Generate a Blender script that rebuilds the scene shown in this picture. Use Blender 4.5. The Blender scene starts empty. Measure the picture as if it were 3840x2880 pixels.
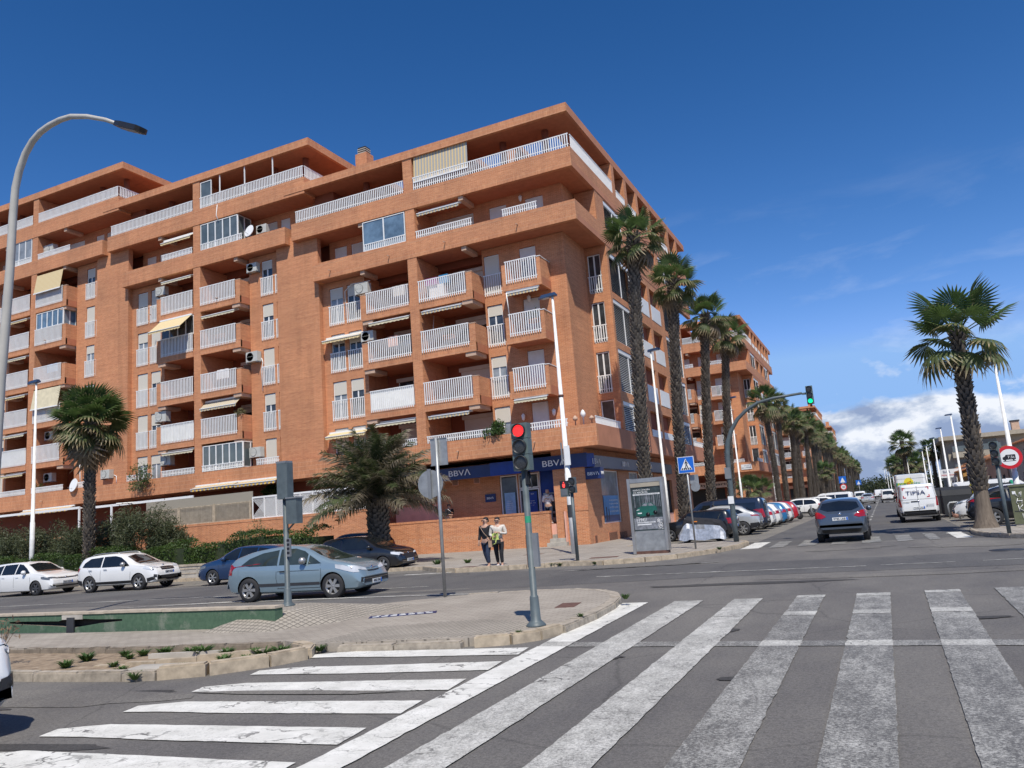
import bpy, bmesh, math, random
from mathutils import Vector, Matrix
from mathutils.geometry import delaunay_2d_cdt
from mathutils.bvhtree import BVHTree
rnd = random.Random(11)
rad = math.radians
SC = bpy.context.scene
COL = SC.collection

# ------------------------------------------------------------------ camera
cam_d = bpy.data.cameras.new('camera')
cam = bpy.data.objects.new('camera', cam_d)
COL.objects.link(cam)
cam_d.sensor_width = 36.0
cam_d.lens = 2938.8/3840*36.0
cam_d.clip_start = 0.1
cam_d.clip_end = 6000
YAW, PIT, ROL = rad(24.468), rad(9.719), rad(-4.4)
CZ = 1.72
F = Vector((-math.sin(YAW)*math.cos(PIT), math.cos(YAW)*math.cos(PIT), math.sin(PIT)))
r0 = Vector((math.cos(YAW), math.sin(YAW), 0)); u0 = r0.cross(F)
RR = math.cos(ROL)*r0 + math.sin(ROL)*u0
UU = -math.sin(ROL)*r0 + math.cos(ROL)*u0
m = Matrix.Identity(4)
for i in range(3):
    m[i][0] = RR[i]; m[i][1] = UU[i]; m[i][2] = -F[i]
m[2][3] = CZ
cam.matrix_world = m
SC.camera = cam
SC.render.resolution_x = 1024; SC.render.resolution_y = 768

# ------------------------------------------------------------------ sky and clouds
w = bpy.data.worlds.new('World'); SC.world = w; w.use_nodes = True
nt = w.node_tree; N = nt.nodes; Lk = nt.links
N.clear()
out = N.new('ShaderNodeOutputWorld'); bg = N.new('ShaderNodeBackground')
sky = N.new('ShaderNodeTexSky'); sky.sky_type = 'NISHITA'; sky.sun_disc = False
sky.sun_elevation = rad(56); sky.sun_rotation = rad(150)
sky.air_density = 1.0; sky.dust_density = 0.0; sky.ozone_density = 5.5; sky.altitude = 300
bg.inputs['Strength'].default_value = 0.13
def wm(op, a, b=None, c=None, clamp=False):
    n = N.new('ShaderNodeMath'); n.operation = op; n.use_clamp = clamp
    for i, v in enumerate((a, b, c)):
        if v is None: continue
        if isinstance(v, (int, float)): n.inputs[i].default_value = v
        else: Lk.new(v, n.inputs[i])
    return n.outputs[0]
tc = N.new('ShaderNodeTexCoord'); sp = N.new('ShaderNodeSeparateXYZ'); Lk.new(tc.outputs['Generated'], sp.inputs[0])
az = wm('ARCTAN2', sp.outputs[0], sp.outputs[1])
el = wm('ARCSINE', sp.outputs[2])
cmb = N.new('ShaderNodeCombineXYZ'); Lk.new(az, cmb.inputs[0]); Lk.new(wm('MULTIPLY', el, 1.7), cmb.inputs[1])
def wnoise(scale, det, off, rough=0.55, dist=0.0, src=None):
    mp = N.new('ShaderNodeMapping'); Lk.new(src or cmb.outputs[0], mp.inputs['Vector']); mp.inputs['Location'].default_value = off
    n = N.new('ShaderNodeTexNoise'); n.inputs['Scale'].default_value = scale; n.inputs['Detail'].default_value = det
    n.inputs['Roughness'].default_value = rough; n.inputs['Distortion'].default_value = dist
    Lk.new(mp.outputs[0], n.inputs['Vector']); return n.outputs['Fac']
n1 = wnoise(9, 6, (0.3, 0.1, 0), .55, .3)
n2 = wnoise(26, 6, (3.3, 1.1, 0), .6, .2)
n3 = wnoise(3.1, 2, (7.2, 5.1, 0))
# height of the top of the cloud bank, in radians of elevation
top = wm('ADD', wm('MULTIPLY', wm('SUBTRACT', n1, .5), .06), .103)
top = wm('ADD', top, wm('MULTIPLY', wm('SUBTRACT', n3, .5), .03))
top = wm('ADD', top, wm('MULTIPLY', wm('SUBTRACT', n2, .5), .02))
mask = wm('MULTIPLY', wm('SUBTRACT', top, el), 95, clamp=True)
# small detached clouds just above the bank
n4 = wnoise(15, 5, (1.9, 8.4, 0), .6, .2)
band = wm('MULTIPLY', wm('SUBTRACT', .17, el), 25, clamp=True)
mask2 = wm('MULTIPLY', wm('MULTIPLY', wm('SUBTRACT', n4, .60), 7, clamp=True), wm('MULTIPLY', band, .6))
# thin cirrus streaks higher up
cm2 = N.new('ShaderNodeCombineXYZ'); Lk.new(wm('MULTIPLY', wm('SUBTRACT', az, wm('MULTIPLY', el, .55)), 3.0), cm2.inputs[0]); Lk.new(wm('MULTIPLY', el, 11), cm2.inputs[1])
n5 = wnoise(1.6, 7, (4.4, 2.2, 0), .6, .4, cm2.outputs[0])
cband = wm('MULTIPLY', wm('SUBTRACT', .38, el), 5, clamp=True)
mask3 = wm('MULTIPLY', wm('MULTIPLY', wm('SUBTRACT', n5, .52), 1.1, clamp=True), cband)
mk = wm('MAXIMUM', mask, wm('MAXIMUM', mask2, mask3))
# cloud shade: bright sunlit knobs, blue-grey undersides
n6 = wnoise(9.5, 7, (2.3, 6.1, 0), .6, .12)
n7 = wnoise(30, 5, (9.3, 1.1, 0), .6, .3)
edge = wm('MULTIPLY', wm('SUBTRACT', top, el), 7.5, clamp=True)
sh = wm('ADD', wm('MULTIPLY', wm('SUBTRACT', n6, .475), 6.0), wm('MULTIPLY', wm('SUBTRACT', n7, .5), .9))
sh = wm('ADD', sh, wm('MULTIPLY', wm('SUBTRACT', .55, edge), 1.5), clamp=True)
cr = N.new('ShaderNodeValToRGB'); Lk.new(sh, cr.inputs[0])
cr.color_ramp.elements[0].color = (2.3, 3.0, 4.6, 1); cr.color_ramp.elements[0].position = 0.02
cr.color_ramp.elements[1].color = (6.9, 7.2, 7.8, 1); cr.color_ramp.elements[1].position = 0.95
e = cr.color_ramp.elements.new(.45); e.color = (3.9, 4.6, 5.9, 1)
# deeper, more saturated response of the clear sky
ss = N.new('ShaderNodeSeparateColor'); Lk.new(sky.outputs[0], ss.inputs[0]); tint = N.new('ShaderNodeCombineColor')
for i_, (k_, g_, mx_) in enumerate(((.328, 2.14, 2.2), (.485, 1.46, 3.9), (.583, 1.37, 7.0))):
    Lk.new(wm('MINIMUM', wm('MULTIPLY', wm('POWER', ss.outputs[i_], g_), k_), mx_), tint.inputs[i_])
mix = N.new('ShaderNodeMixRGB'); Lk.new(mk, mix.inputs[0]); Lk.new(tint.outputs[0], mix.inputs[1]); Lk.new(cr.outputs[0], mix.inputs[2])
Lk.new(mix.outputs[0], bg.inputs['Color']); Lk.new(bg.outputs[0], out.inputs['Surface'])

# ------------------------------------------------------------------ sun
sd = bpy.data.lights.new('sun', 'SUN'); sd.energy = 4.9; sd.angle = rad(0.53); sd.color = (1.0, .94, .84)
so = bpy.data.objects.new('sun', sd); COL.objects.link(so)
saz = rad(150)
SUNV = Vector((math.sin(saz)*math.cos(rad(56)), math.cos(saz)*math.cos(rad(56)), math.sin(rad(56))))
so.rotation_euler = SUNV.to_track_quat('Z', 'Y').to_euler(); so.location = (20, -30, 60)
SC.view_settings.view_transform = 'Standard'; SC.view_settings.look = 'None'
SC.view_settings.exposure = 0.0; SC.view_settings.gamma = 1.0; SC.view_settings.use_curve_mapping = False

# ------------------------------------------------------------------ materials
MATS = {}
class NB:
    def __init__(s, name, rough=.8, metal=0.0):
        s.m = bpy.data.materials.new(name); s.m.use_nodes = True; s.t = s.m.node_tree; s.n = s.t.nodes; s.l = s.t.links
        s.b = s.n['Principled BSDF']; s.b.inputs['Roughness'].default_value = rough; s.b.inputs['Metallic'].default_value = metal
        g = s.n.new('ShaderNodeNewGeometry'); s.pos = g.outputs['Position']; s.nor = g.outputs['Normal']
        MATS[name] = s.m
    def math(s, op, a, b=None, clamp=False):
        n = s.n.new('ShaderNodeMath'); n.operation = op; n.use_clamp = clamp
        for i, v in enumerate((a, b)):
            if v is None: continue
            if isinstance(v, (int, float)): n.inputs[i].default_value = v
            else: s.l.new(v, n.inputs[i])
        return n.outputs[0]
    def noise(s, scale, det=4, rough=.6, vec=None, dist=0):
        n = s.n.new('ShaderNodeTexNoise'); n.inputs['Scale'].default_value = scale; n.inputs['Detail'].default_value = det
        n.inputs['Roughness'].default_value = rough; n.inputs['Distortion'].default_value = dist
        s.l.new(vec or s.pos, n.inputs['Vector']); return n.outputs['Fac']
    def scale(s, v, xyz, loc=(0,0,0)):
        n = s.n.new('ShaderNodeMapping'); s.l.new(v, n.inputs['Vector']); n.inputs['Scale'].default_value = xyz; n.inputs['Location'].default_value = loc
        return n.outputs[0]
    def ramp(s, f, stops):
        n = s.n.new('ShaderNodeValToRGB'); s.l.new(f, n.inputs[0]); E = n.color_ramp.elements
        while len(E) < len(stops): E.new(.5)
        for e, (p, c) in zip(E, stops): e.position = p; e.color = (*c, 1) if len(c) == 3 else c
        return n.outputs[0]
    def mix(s, f, a, b, mode='MIX'):
        n = s.n.new('ShaderNodeMixRGB'); n.blend_type = mode
        for i, v in enumerate((f, a, b)):
            if isinstance(v, (int, float)): n.inputs[i].default_value = v
            elif isinstance(v, tuple): n.inputs[i].default_value = (*v, 1)
            else: s.l.new(v, n.inputs[i])
        return n.outputs[0]
    def col(s, c):
        if isinstance(c, tuple): s.b.inputs['Base Color'].default_value = (*c, 1)
        else: s.l.new(c, s.b.inputs['Base Color'])
        return s
    def bump(s, h, st=.3, d=.02):
        n = s.n.new('ShaderNodeBump'); n.inputs['Strength'].default_value = st; n.inputs['Distance'].default_value = d
        s.l.new(h, n.inputs['Height']); s.l.new(n.outputs[0], s.b.inputs['Normal']); return s
    def rough(s, v): s.l.new(v, s.b.inputs['Roughness']); return s

def plain(name, c, rough=.6, metal=0, var=.12, sc=3.0, coat=0):
    b = NB(name, rough, metal)
    f = b.noise(sc, 4)
    lo = tuple(x*(1-var) for x in c); hi = tuple(min(1, x*(1+var)) for x in c)
    b.col(b.ramp(f, [(.3, lo), (.7, hi)]))
    if coat: b.b.inputs['Coat Weight'].default_value = coat; b.b.inputs['Coat Roughness'].default_value = .04
    return b.m

def brick_mat(name, swap=False, c1=(.60,.235,.102), c2=(.50,.18,.076), mortar=(.64,.38,.24), bw=.25, rh=.066, stain=.25):
    b = NB(name, .85)
    sp = b.n.new('ShaderNodeSeparateXYZ'); b.l.new(b.pos, sp.inputs[0])
    u = b.math('ADD', sp.outputs[0], sp.outputs[1])
    cb = b.n.new('ShaderNodeCombineXYZ')
    if swap: b.l.new(sp.outputs[2], cb.inputs[0]); b.l.new(u, cb.inputs[1])
    else: b.l.new(u, cb.inputs[0]); b.l.new(sp.outputs[2], cb.inputs[1])
    t = b.n.new('ShaderNodeTexBrick'); b.l.new(cb.outputs[0], t.inputs['Vector'])
    t.inputs['Scale'].default_value = 1; t.inputs['Brick Width'].default_value = bw; t.inputs['Row Height'].default_value = rh
    t.inputs['Mortar Size'].default_value = .007; t.inputs['Mortar Smooth'].default_value = .3
    t.inputs['Color1'].default_value = (*c1, 1); t.inputs['Color2'].default_value = (*c2, 1); t.inputs['Mortar'].default_value = (*mortar, 1)
    if swap: t.offset = 0
    # rows of slightly different firings, seen as faint bands
    rows = b.noise(1.0, 5, .75, b.scale(cb.outputs[0], (.25, 5.5, 1) if not swap else (1.2, 2.5, 1)))
    c = b.mix(b.ramp(rows, [(.35, (0,0,0)), (.7, (1,1,1))]), t.outputs['Color'], b.mix(1.0, t.outputs['Color'], (1.22, 1.32, 1.3), 'MULTIPLY'))
    big = b.noise(.35, 5, .6)
    c = b.mix(b.ramp(big, [(.35, (0,0,0)), (.75, (1,1,1))]), c, b.mix(1.0, c, (1-stain, 1-stain*.9, 1-stain*.8), 'MULTIPLY'))
    st = b.noise(1.0, 5, .6, b.scale(b.pos, (1.6, 1.6, .12)))
    c = b.mix(b.ramp(st, [(.52, (0,0,0)), (.78, (.65,.65,.65))]), c, b.mix(1.0, c, (.66,.64,.64), 'MULTIPLY'))
    ft = b.noise(1.0, 2, .8, b.scale(cb.outputs[0], (5, 14, 1) if not swap else (14, 5, 1)))
    c = b.mix(b.ramp(ft, [(.35, (.0,.0,.0)), (.7, (.7,.7,.7))]), c, b.mix(1.0, c, (.80,.78,.76), 'MULTIPLY'))
    b.col(c); b.bump(t.outputs['Fac'], .25, -.01)
    return b.m
brick_mat('brick')
brick_mat('brick_soldier', True)
brick_mat('brick_parapet', False, (.60,.225,.092), (.46,.16,.066), (.66,.42,.27))
def asphalt(name, c=(.215,.202,.184), patch=.32):
    b = NB(name, .85)
    fine = b.noise(60, 5, .85); mid = b.noise(7, 5); big = b.noise(.45, 5, .65, b.scale(b.pos, (1, .45, 1)))
    x = b.ramp(fine, [(.30, tuple(v*.40 for v in c)), (.60, c), (.74, tuple(min(1, v*2.8) for v in c))])
    x = b.mix(b.ramp(b.noise(24, 3, .8), [(.40, (.75,.75,.75)), (.55, (0,0,0))]), x, b.mix(1.0, x, (.62,.62,.62), 'MULTIPLY'))
    x = b.mix(b.ramp(big, [(.38, (0,0,0)), (.62, (1,1,1))]), b.mix(1.0, x, (1-patch, 1-patch, 1-patch*.9), 'MULTIPLY'), x)
    x = b.mix(b.ramp(mid, [(.3, (0,0,0)), (.7, (.4,.4,.4))]), x, b.mix(1.0, x, (1.2,1.18,1.12), 'MULTIPLY'))
    v = b.n.new('ShaderNodeTexVoronoi'); v.feature = 'DISTANCE_TO_EDGE'; v.inputs['Scale'].default_value = .35
    mp = b.n.new('ShaderNodeMixRGB'); mp.inputs[0].default_value = .25
    nn = b.n.new('ShaderNodeTexNoise'); nn.inputs['Scale'].default_value = 1.2; nn.inputs['Detail'].default_value = 5
    b.l.new(b.pos, nn.inputs['Vector']); b.l.new(b.pos, mp.inputs[1]); b.l.new(nn.outputs['Color'], mp.inputs[2]); b.l.new(mp.outputs[0], v.inputs['Vector'])
    crack = b.ramp(v.outputs['Distance'], [(0.0, (.45,.45,.45)), (.006, (1,1,1))])
    x = b.mix(.55, x, crack, 'MULTIPLY')
    b.col(x); b.bump(fine, .5, .012); return b.m
asphalt('asphalt')
asphalt('asphalt_dark', (.15,.145,.139), .28)
asphalt('asphalt_grey', (.17,.162,.15), .25)
asphalt('parking_concrete', (.27,.25,.215), .2)
def paint(name, keep, grime=1.0, axis=(1,1,1)):
    # road paint whose worn patches show the asphalt below
    b = NB(name, .7)
    fine = b.noise(48, 4, .8); big = b.noise(1.3, 5, .7, b.scale(b.pos, axis)); mid = b.noise(9, 4, .7, b.scale(b.pos, axis))
    s = b.math('ADD', b.math('MULTIPLY', fine, 1.1), b.math('ADD', b.math('MULTIPLY', big, .55), b.math('MULTIPLY', mid, .35)))
    f = b.ramp(b.math('MULTIPLY', s, 1/2.0), [(max(0, 1-keep-.10), (1,1,1)), (min(1, 1-keep+.09), (0,0,0))])
    wht = b.ramp(b.noise(3, 5), [(.3, (.56*grime,.55*grime,.50*grime)), (.7, (.76*grime,.745*grime,.69*grime))])
    asp = b.ramp(fine, [(.30, (.07,.067,.062)), (.62, (.15,.145,.135)), (.76, (.28,.275,.26))])
    v = b.n.new('ShaderNodeTexVoronoi'); v.feature = 'DISTANCE_TO_EDGE'; v.inputs['Scale'].default_value = 2.6
    mq = b.n.new('ShaderNodeMixRGB'); mq.inputs[0].default_value = .45; nn = b.n.new('ShaderNodeTexNoise'); nn.inputs['Scale'].default_value = 4; nn.inputs['Detail'].default_value = 6
    b.l.new(b.pos, nn.inputs['Vector']); b.l.new(b.scale(b.pos, (.6,1.6,1)), mq.inputs[1]); b.l.new(nn.outputs['Color'], mq.inputs[2]); b.l.new(mq.outputs[0], v.inputs['Vector'])
    cmask = b.ramp(b.noise(.9, 3), [(.46, (0,0,0)), (.6, (1,1,1))])
    ck = b.math('MULTIPLY', b.ramp(v.outputs['Distance'], [(.012, (1,1,1)), (.035, (0,0,0))]), cmask)
    b.col(b.mix(b.math('MAXIMUM', f, ck), wht, asp)); return b.m
# "keep": 0.5 is half worn off
paint('paint_fresh', .61); paint('paint_mid', .515, .86, axis=(1,.5,1)); paint('paint_worn', .44, .80, axis=(1,.35,1)); paint('paint_old', .44, .8, axis=(.5,1,1))
def paving(name, c=(.40,.345,.275), w=.20, h=.20, rot=0.0, off=.5, mort=.010):
    b = NB(name, .9)
    mpn = b.n.new('ShaderNodeMapping'); b.l.new(b.pos, mpn.inputs[0]); mpn.inputs['Rotation'].default_value = (0, 0, rot)
    t = b.n.new('ShaderNodeTexBrick'); b.l.new(mpn.outputs[0], t.inputs['Vector']); t.offset = off
    t.inputs['Scale'].default_value = 1; t.inputs['Brick Width'].default_value = w; t.inputs['Row Height'].default_value = h
    t.inputs['Mortar Size'].default_value = mort; t.inputs['Mortar Smooth'].default_value = .2
    t.inputs['Color1'].default_value = (*c, 1); t.inputs['Color2'].default_value = (*[v*.88 for v in c], 1); t.inputs['Mortar'].default_value = (*[v*.42 for v in c], 1)
    big = b.noise(.7, 5, .65); sp2 = b.noise(40, 3)
    x = b.mix(b.ramp(big, [(.35, (0,0,0)), (.7, (1,1,1))]), t.outputs['Color'], b.mix(1.0, t.outputs['Color'], (.74,.73,.72), 'MULTIPLY'))
    x = b.mix(.25, x, b.ramp(sp2, [(.3, (.5,.5,.5)), (.7, (1,1,1))]), 'MULTIPLY')
    b.col(x); b.bump(t.outputs['Fac'], .4, -.01); return b.m
paving('paving', (.43,.38,.315), w=.30, h=.10, rot=rad(8), off=.5, mort=.007)
paving('paving_dots', (.42,.375,.31), .10, .10, rad(4), 0, .011)
paving('paving_far', (.40,.36,.31), .4, .4, 0, 0, .012)
plain('kerb_stone', (.40,.33,.24), .9, var=.3, sc=6); plain('kerb_grey', (.34,.295,.235), .9, var=.35, sc=7)
plain('concrete', (.40,.37,.32), .9, var=.25, sc=2)
plain('concrete_block', (.20,.165,.125), .95, var=.35, sc=5)
b = NB('earth', .95); f = b.noise(6, 8, .7); b.col(b.ramp(f, [(.3, (.14,.10,.065)), (.55, (.30,.225,.15)), (.75, (.42,.35,.26))])); b.bump(f, .6, .03)
b = NB('green_paint_wall', .85); f = b.noise(2.2, 6, .7); g = b.noise(12, 4, .6)
b.col(b.mix(b.ramp(f, [(.56, (0,0,0)), (.68, (1,1,1))]), b.ramp(g, [(.3, (.048,.10,.058)), (.7, (.085,.15,.09))]), (.17,.20,.15))); b.bump(g, .2)
plain('cap_stone', (.42,.36,.28), .9, var=.25, sc=4)
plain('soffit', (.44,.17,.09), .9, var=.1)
plain('terracotta_plaster', (.50,.215,.12), .9, var=.12, sc=1)
plain('brick_red', (.36,.09,.05), .9); plain('louvre_back', (.05,.05,.055), .6); plain('pink_plaster', (.72,.40,.30), .9, var=.12, sc=2)
plain('recess_shade_wall', (.27,.085,.045), .9, var=.1)  # wall tone darkened, so the shade of the recesses sits in the colour
plain('corbel', (.52,.36,.26), .9, var=.1)
plain('white_metal', (.80,.80,.78), .45, var=.05); plain('white_pvc', (.78,.78,.76), .4, var=.05)
plain('white_panel', (.78,.78,.76), .55, var=.05); plain('grey_steel', (.22,.23,.24), .5, .3); plain('ac_cream', (.50,.50,.46), .6)
plain('pole_grey', (.085,.108,.115), .5, var=.2, sc=6); plain('pole_white', (.72,.72,.70), .5, var=.12, sc=4)
plain('pole_beige', (.45,.43,.38), .45, var=.1, sc=2)
plain('galvanised', (.33,.34,.34), .45, .5, var=.2, sc=5)
plain('lamp_blue', (.03,.06,.13), .35); plain('black_plastic', (.018,.018,.02), .45, var=.2); plain('black_rubber', (.022,.022,.024), .8, var=.25)
plain('dark_trim', (.035,.036,.04), .5, var=.15); plain('tl_box', (.10,.135,.13), .5, var=.15); plain('rust', (.12,.06,.045), .9, var=.3, sc=9)
b = NB('shutter', .6); sp = b.n.new('ShaderNodeSeparateXYZ'); b.l.new(b.pos, sp.inputs[0])
st = b.math('FRACT', b.math('MULTIPLY', sp.outputs[2], 20.0)); b.col(b.ramp(st, [(.0, (.38,.35,.28)), (.25, (.66,.62,.53)), (.9, (.66,.62,.53)), (1, (.38,.35,.28))]))
b.n['Principled BSDF']
plain('shutter_white', (.68,.67,.63), .6, var=.06)
def glass(name, c, rough=.06, var=.5):
    b = NB(name, rough); f = b.noise(1.4, 3); b.col(b.ramp(f, [(.35, tuple(v*(1-var) for v in c)), (.7, tuple(v*(1+var) for v in c))])); b.b.inputs['Specular IOR Level'].default_value = .8; return b.m
glass('window_glass', (.045,.052,.058)); glass('curtain_glass', (.26,.28,.29), .12, .25); glass('grey_glass', (.10,.125,.13), .08, .2)
glass('blue_glass', (.13,.2,.27), .06, .3); glass('car_glass', (.010,.012,.013), .03, .3); glass('car_glass_green', (.028,.038,.034), .03, .4)
def stripes(name, c1, c2, freq):
    b = NB(name, .85); sp = b.n.new('ShaderNodeSeparateXYZ'); b.l.new(b.pos, sp.inputs[0])
    s = b.math('FRACT', b.math('MULTIPLY', sp.outputs[0], freq)); b.col(b.ramp(s, [(.0, c1), (.48, c1), (.52, c2), (1, c2)])); return b.m
stripes('awning_yellow', (.66,.55,.34), (.56,.42,.20), 7); stripes('awning_ochre', (.62,.47,.25), (.34,.35,.34), 5); stripes('awning_bold', (.70,.45,.10), (.32,.31,.33), 3.2)
stripes('reed', (.24,.21,.16), (.38,.35,.29), 24); plain('awning_plain', (.62,.55,.38), .85)
plain('navy', (.012,.028,.12), .35, var=.15); plain('navy_bright', (.012,.045,.26), .35, var=.15); plain('navy_shade', (.02,.032,.09), .3, var=.1)
plain('letter_white', (.80,.80,.78), .5, var=.03); plain('poster_blue', (.06,.25,.50), .4, var=.2); plain('poster_sky', (.25,.42,.62), .4, var=.2)
plain('poster_dark', (.035,.05,.052), .25, var=.6, sc=6); plain('poster_grey', (.20,.21,.23), .25, var=.5, sc=8); plain('poster_teal', (.015,.11,.085), .25, var=.3)
plain('sign_blue', (.01,.13,.55), .35, var=.05); plain('sign_red', (.55,.015,.025), .35, var=.05); plain('sign_white', (.75,.76,.75), .4, var=.04); plain('sign_black', (.012,.012,.016), .4)
plain('skin', (.50,.30,.21), .6, var=.08); plain('hair_dark', (.018,.012,.010), .6); plain('cloth_black', (.014,.014,.018), .85, var=.3, sc=12); plain('cloth_jeans', (.022,.035,.07), .85, var=.3, sc=12)
plain('cloth_cream', (.60,.55,.48), .85, var=.15, sc=14); plain('cloth_white', (.75,.72,.70), .85, var=.08); plain('cloth_lime', (.50,.58,.16), .85); plain('cloth_tan', (.45,.30,.20), .8); plain('shoe_white', (.62,.64,.68), .7); plain('cloth_red', (.35,.02,.03), .8)
def car_paint(name, c, metal=0.0, rough=.3):
    b = NB(name, rough, metal); f = b.noise(1.5, 4); b.col(b.ramp(f, [(.3, tuple(v*.93 for v in c)), (.7, c)])); b.b.inputs['Coat Weight'].default_value = 1; b.b.inputs['Coat Roughness'].default_value = .03; return b.m
for n_, c_, me in (('white', (.74,.74,.72), 0), ('steelblue', (.23,.315,.365), .35), ('navyblue', (.010,.035,.10), .1), ('black', (.008,.008,.010), 0), ('silver', (.52,.53,.52), .4), ('darkblue', (.012,.018,.035), .1),
                   ('blue', (.02,.16,.36), .1), ('red', (.42,.01,.02), 0), ('chr', (.085,.105,.135), .5), ('grey', (.30,.31,.32), .4), ('cream', (.66,.64,.58), 0)):
    car_paint('paint_'+n_, c_, me)
plain('alloy', (.45,.44,.42), .35, .7); plain('alloy_dark', (.09,.09,.095), .4, .5); plain('chrome', (.7,.7,.7), .12, 1.0, var=.03)
glass('lamp_glass', (.55,.57,.6), .08, .25); glass('tail_red', (.33,.008,.012), .1, .3); glass('lamp_dark', (.12,.13,.14), .06, .4); plain('indicator', (.8,.25,.03), .3)
plain('plate_white', (.72,.73,.72), .4, var=.04)
plain('silver_cloth', (.50,.51,.52), .38, .55, var=.3, sc=7); plain('bin_dark', (.018,.02,.023), .75, var=.2); plain('bin_yellow', (.75,.62,.03), .5); plain('bin_green', (.03,.30,.16), .5)
plain('cabinet_green', (.11,.12,.065), .7, var=.2, sc=6); plain('tile_roof', (.50,.24,.12), .9, var=.35, sc=5)
plain('house_pink', (.48,.29,.20), .9, var=.15, sc=1); plain('house_ochre', (.45,.25,.08), .9, var=.15); plain('house_grey', (.33,.34,.37), .9, var=.1); plain('house_white', (.70,.68,.63), .9, var=.08); plain('house_beige', (.36,.32,.25), .9, var=.12); plain('house_taupe', (.36,.32,.29), .9, var=.12)
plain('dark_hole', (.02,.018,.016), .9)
def translucent(b, c, amt=.35):
    tr = b.n.new('ShaderNodeBsdfTranslucent'); ms = b.n.new('ShaderNodeMixShader'); ms.inputs[0].default_value = amt
    b.l.new(c, tr.inputs['Color']); b.l.new(b.b.outputs[0], ms.inputs[1]); b.l.new(tr.outputs[0], ms.inputs[2]); b.l.new(ms.outputs[0], b.n['Material Output'].inputs['Surface'])
def foliage(name, c1, c2, c3=None, rough=.55):
    b = NB(name, rough); f = b.noise(.9, 5); g = b.noise(14, 3)
    x = b.ramp(b.math('ADD', b.math('MULTIPLY', f, .5), b.math('MULTIPLY', g, .5)), [(.36, c1), (.62, c2)] + ([(.78, c3)] if c3 else []))
    b.col(x); translucent(b, x, .3)
    return b.m
foliage('leaf_hedge', (.022,.05,.010), (.075,.13,.022), (.14,.20,.04)); foliage('leaf_tamarisk', (.045,.060,.028), (.10,.115,.05), (.22,.17,.10)); foliage('leaf_weed', (.03,.07,.015), (.09,.16,.035))
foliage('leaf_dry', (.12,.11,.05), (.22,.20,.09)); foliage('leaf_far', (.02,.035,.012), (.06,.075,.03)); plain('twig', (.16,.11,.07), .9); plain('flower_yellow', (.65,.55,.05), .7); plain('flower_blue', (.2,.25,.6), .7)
def palm_leaf(name, g1, g2, dry, t0, t1):
    b = NB(name, .5); at = b.n.new('ShaderNodeAttribute'); at.attribute_name = 'tip'
    f = b.noise(3.0, 4); grn = b.ramp(f, [(.35, g1), (.7, g2)])
    k = b.math('ADD', at.outputs['Fac'], b.math('MULTIPLY', b.math('SUBTRACT', b.noise(5.0, 3), .5), .5))
    cc = b.mix(b.ramp(k, [(t0, (0,0,0)), (t1, (1,1,1))]), grn, dry); b.col(cc); translucent(b, cc, .38); return b.m
palm_leaf('fan_green', (.045,.085,.022), (.13,.20,.06), (.48,.39,.22), .84, 1.0)
palm_leaf('fan_tired', (.055,.08,.025), (.15,.18,.065), (.46,.36,.21), .68, .95)
palm_leaf('fan_dry', (.11,.085,.045), (.19,.145,.085), (.32,.24,.15), .5, 1.0)
palm_leaf('frond_green', (.045,.065,.024), (.12,.15,.06), (.38,.32,.21), .62, .98)
palm_leaf('frond_dry', (.10,.09,.05), (.17,.15,.09), (.33,.27,.19), .35, .9)
b = NB('palm_trunk', .95); at = b.n.new('ShaderNodeAttribute'); at.attribute_name = 'tip'; f = b.noise(9, 4)
b.col(b.mix(b.math('MULTIPLY', at.outputs['Fac'], .8), b.ramp(f, [(.3, (.035,.027,.021)), (.7, (.10,.08,.062))]), b.ramp(f, [(.3, (.17,.145,.115)), (.7, (.34,.295,.24))])))
b = NB('palm_bark', .95); f = b.noise(1, 5, .7, b.scale(b.pos, (16,16,.9))); b.col(b.ramp(f, [(.3, (.085,.065,.05)), (.7, (.21,.17,.13))])); b.bump(f, .5, .03)
def emis(name, c, s):
    b = NB(name, .5); b.col(c); b.b.inputs['Emission Color'].default_value = (*c, 1); b.b.inputs['Emission Strength'].default_value = s; return b.m
emis('led_red', (1, .03, .03), 1.9); emis('led_green', (.0, .85, .35), 1.3); emis('ped_red', (1, .05, .04), 1.6)
plain('lens_off', (.022,.024,.026), .25); plain('lens_dot', (.09,.095,.10), .4)
MT = MATS

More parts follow.
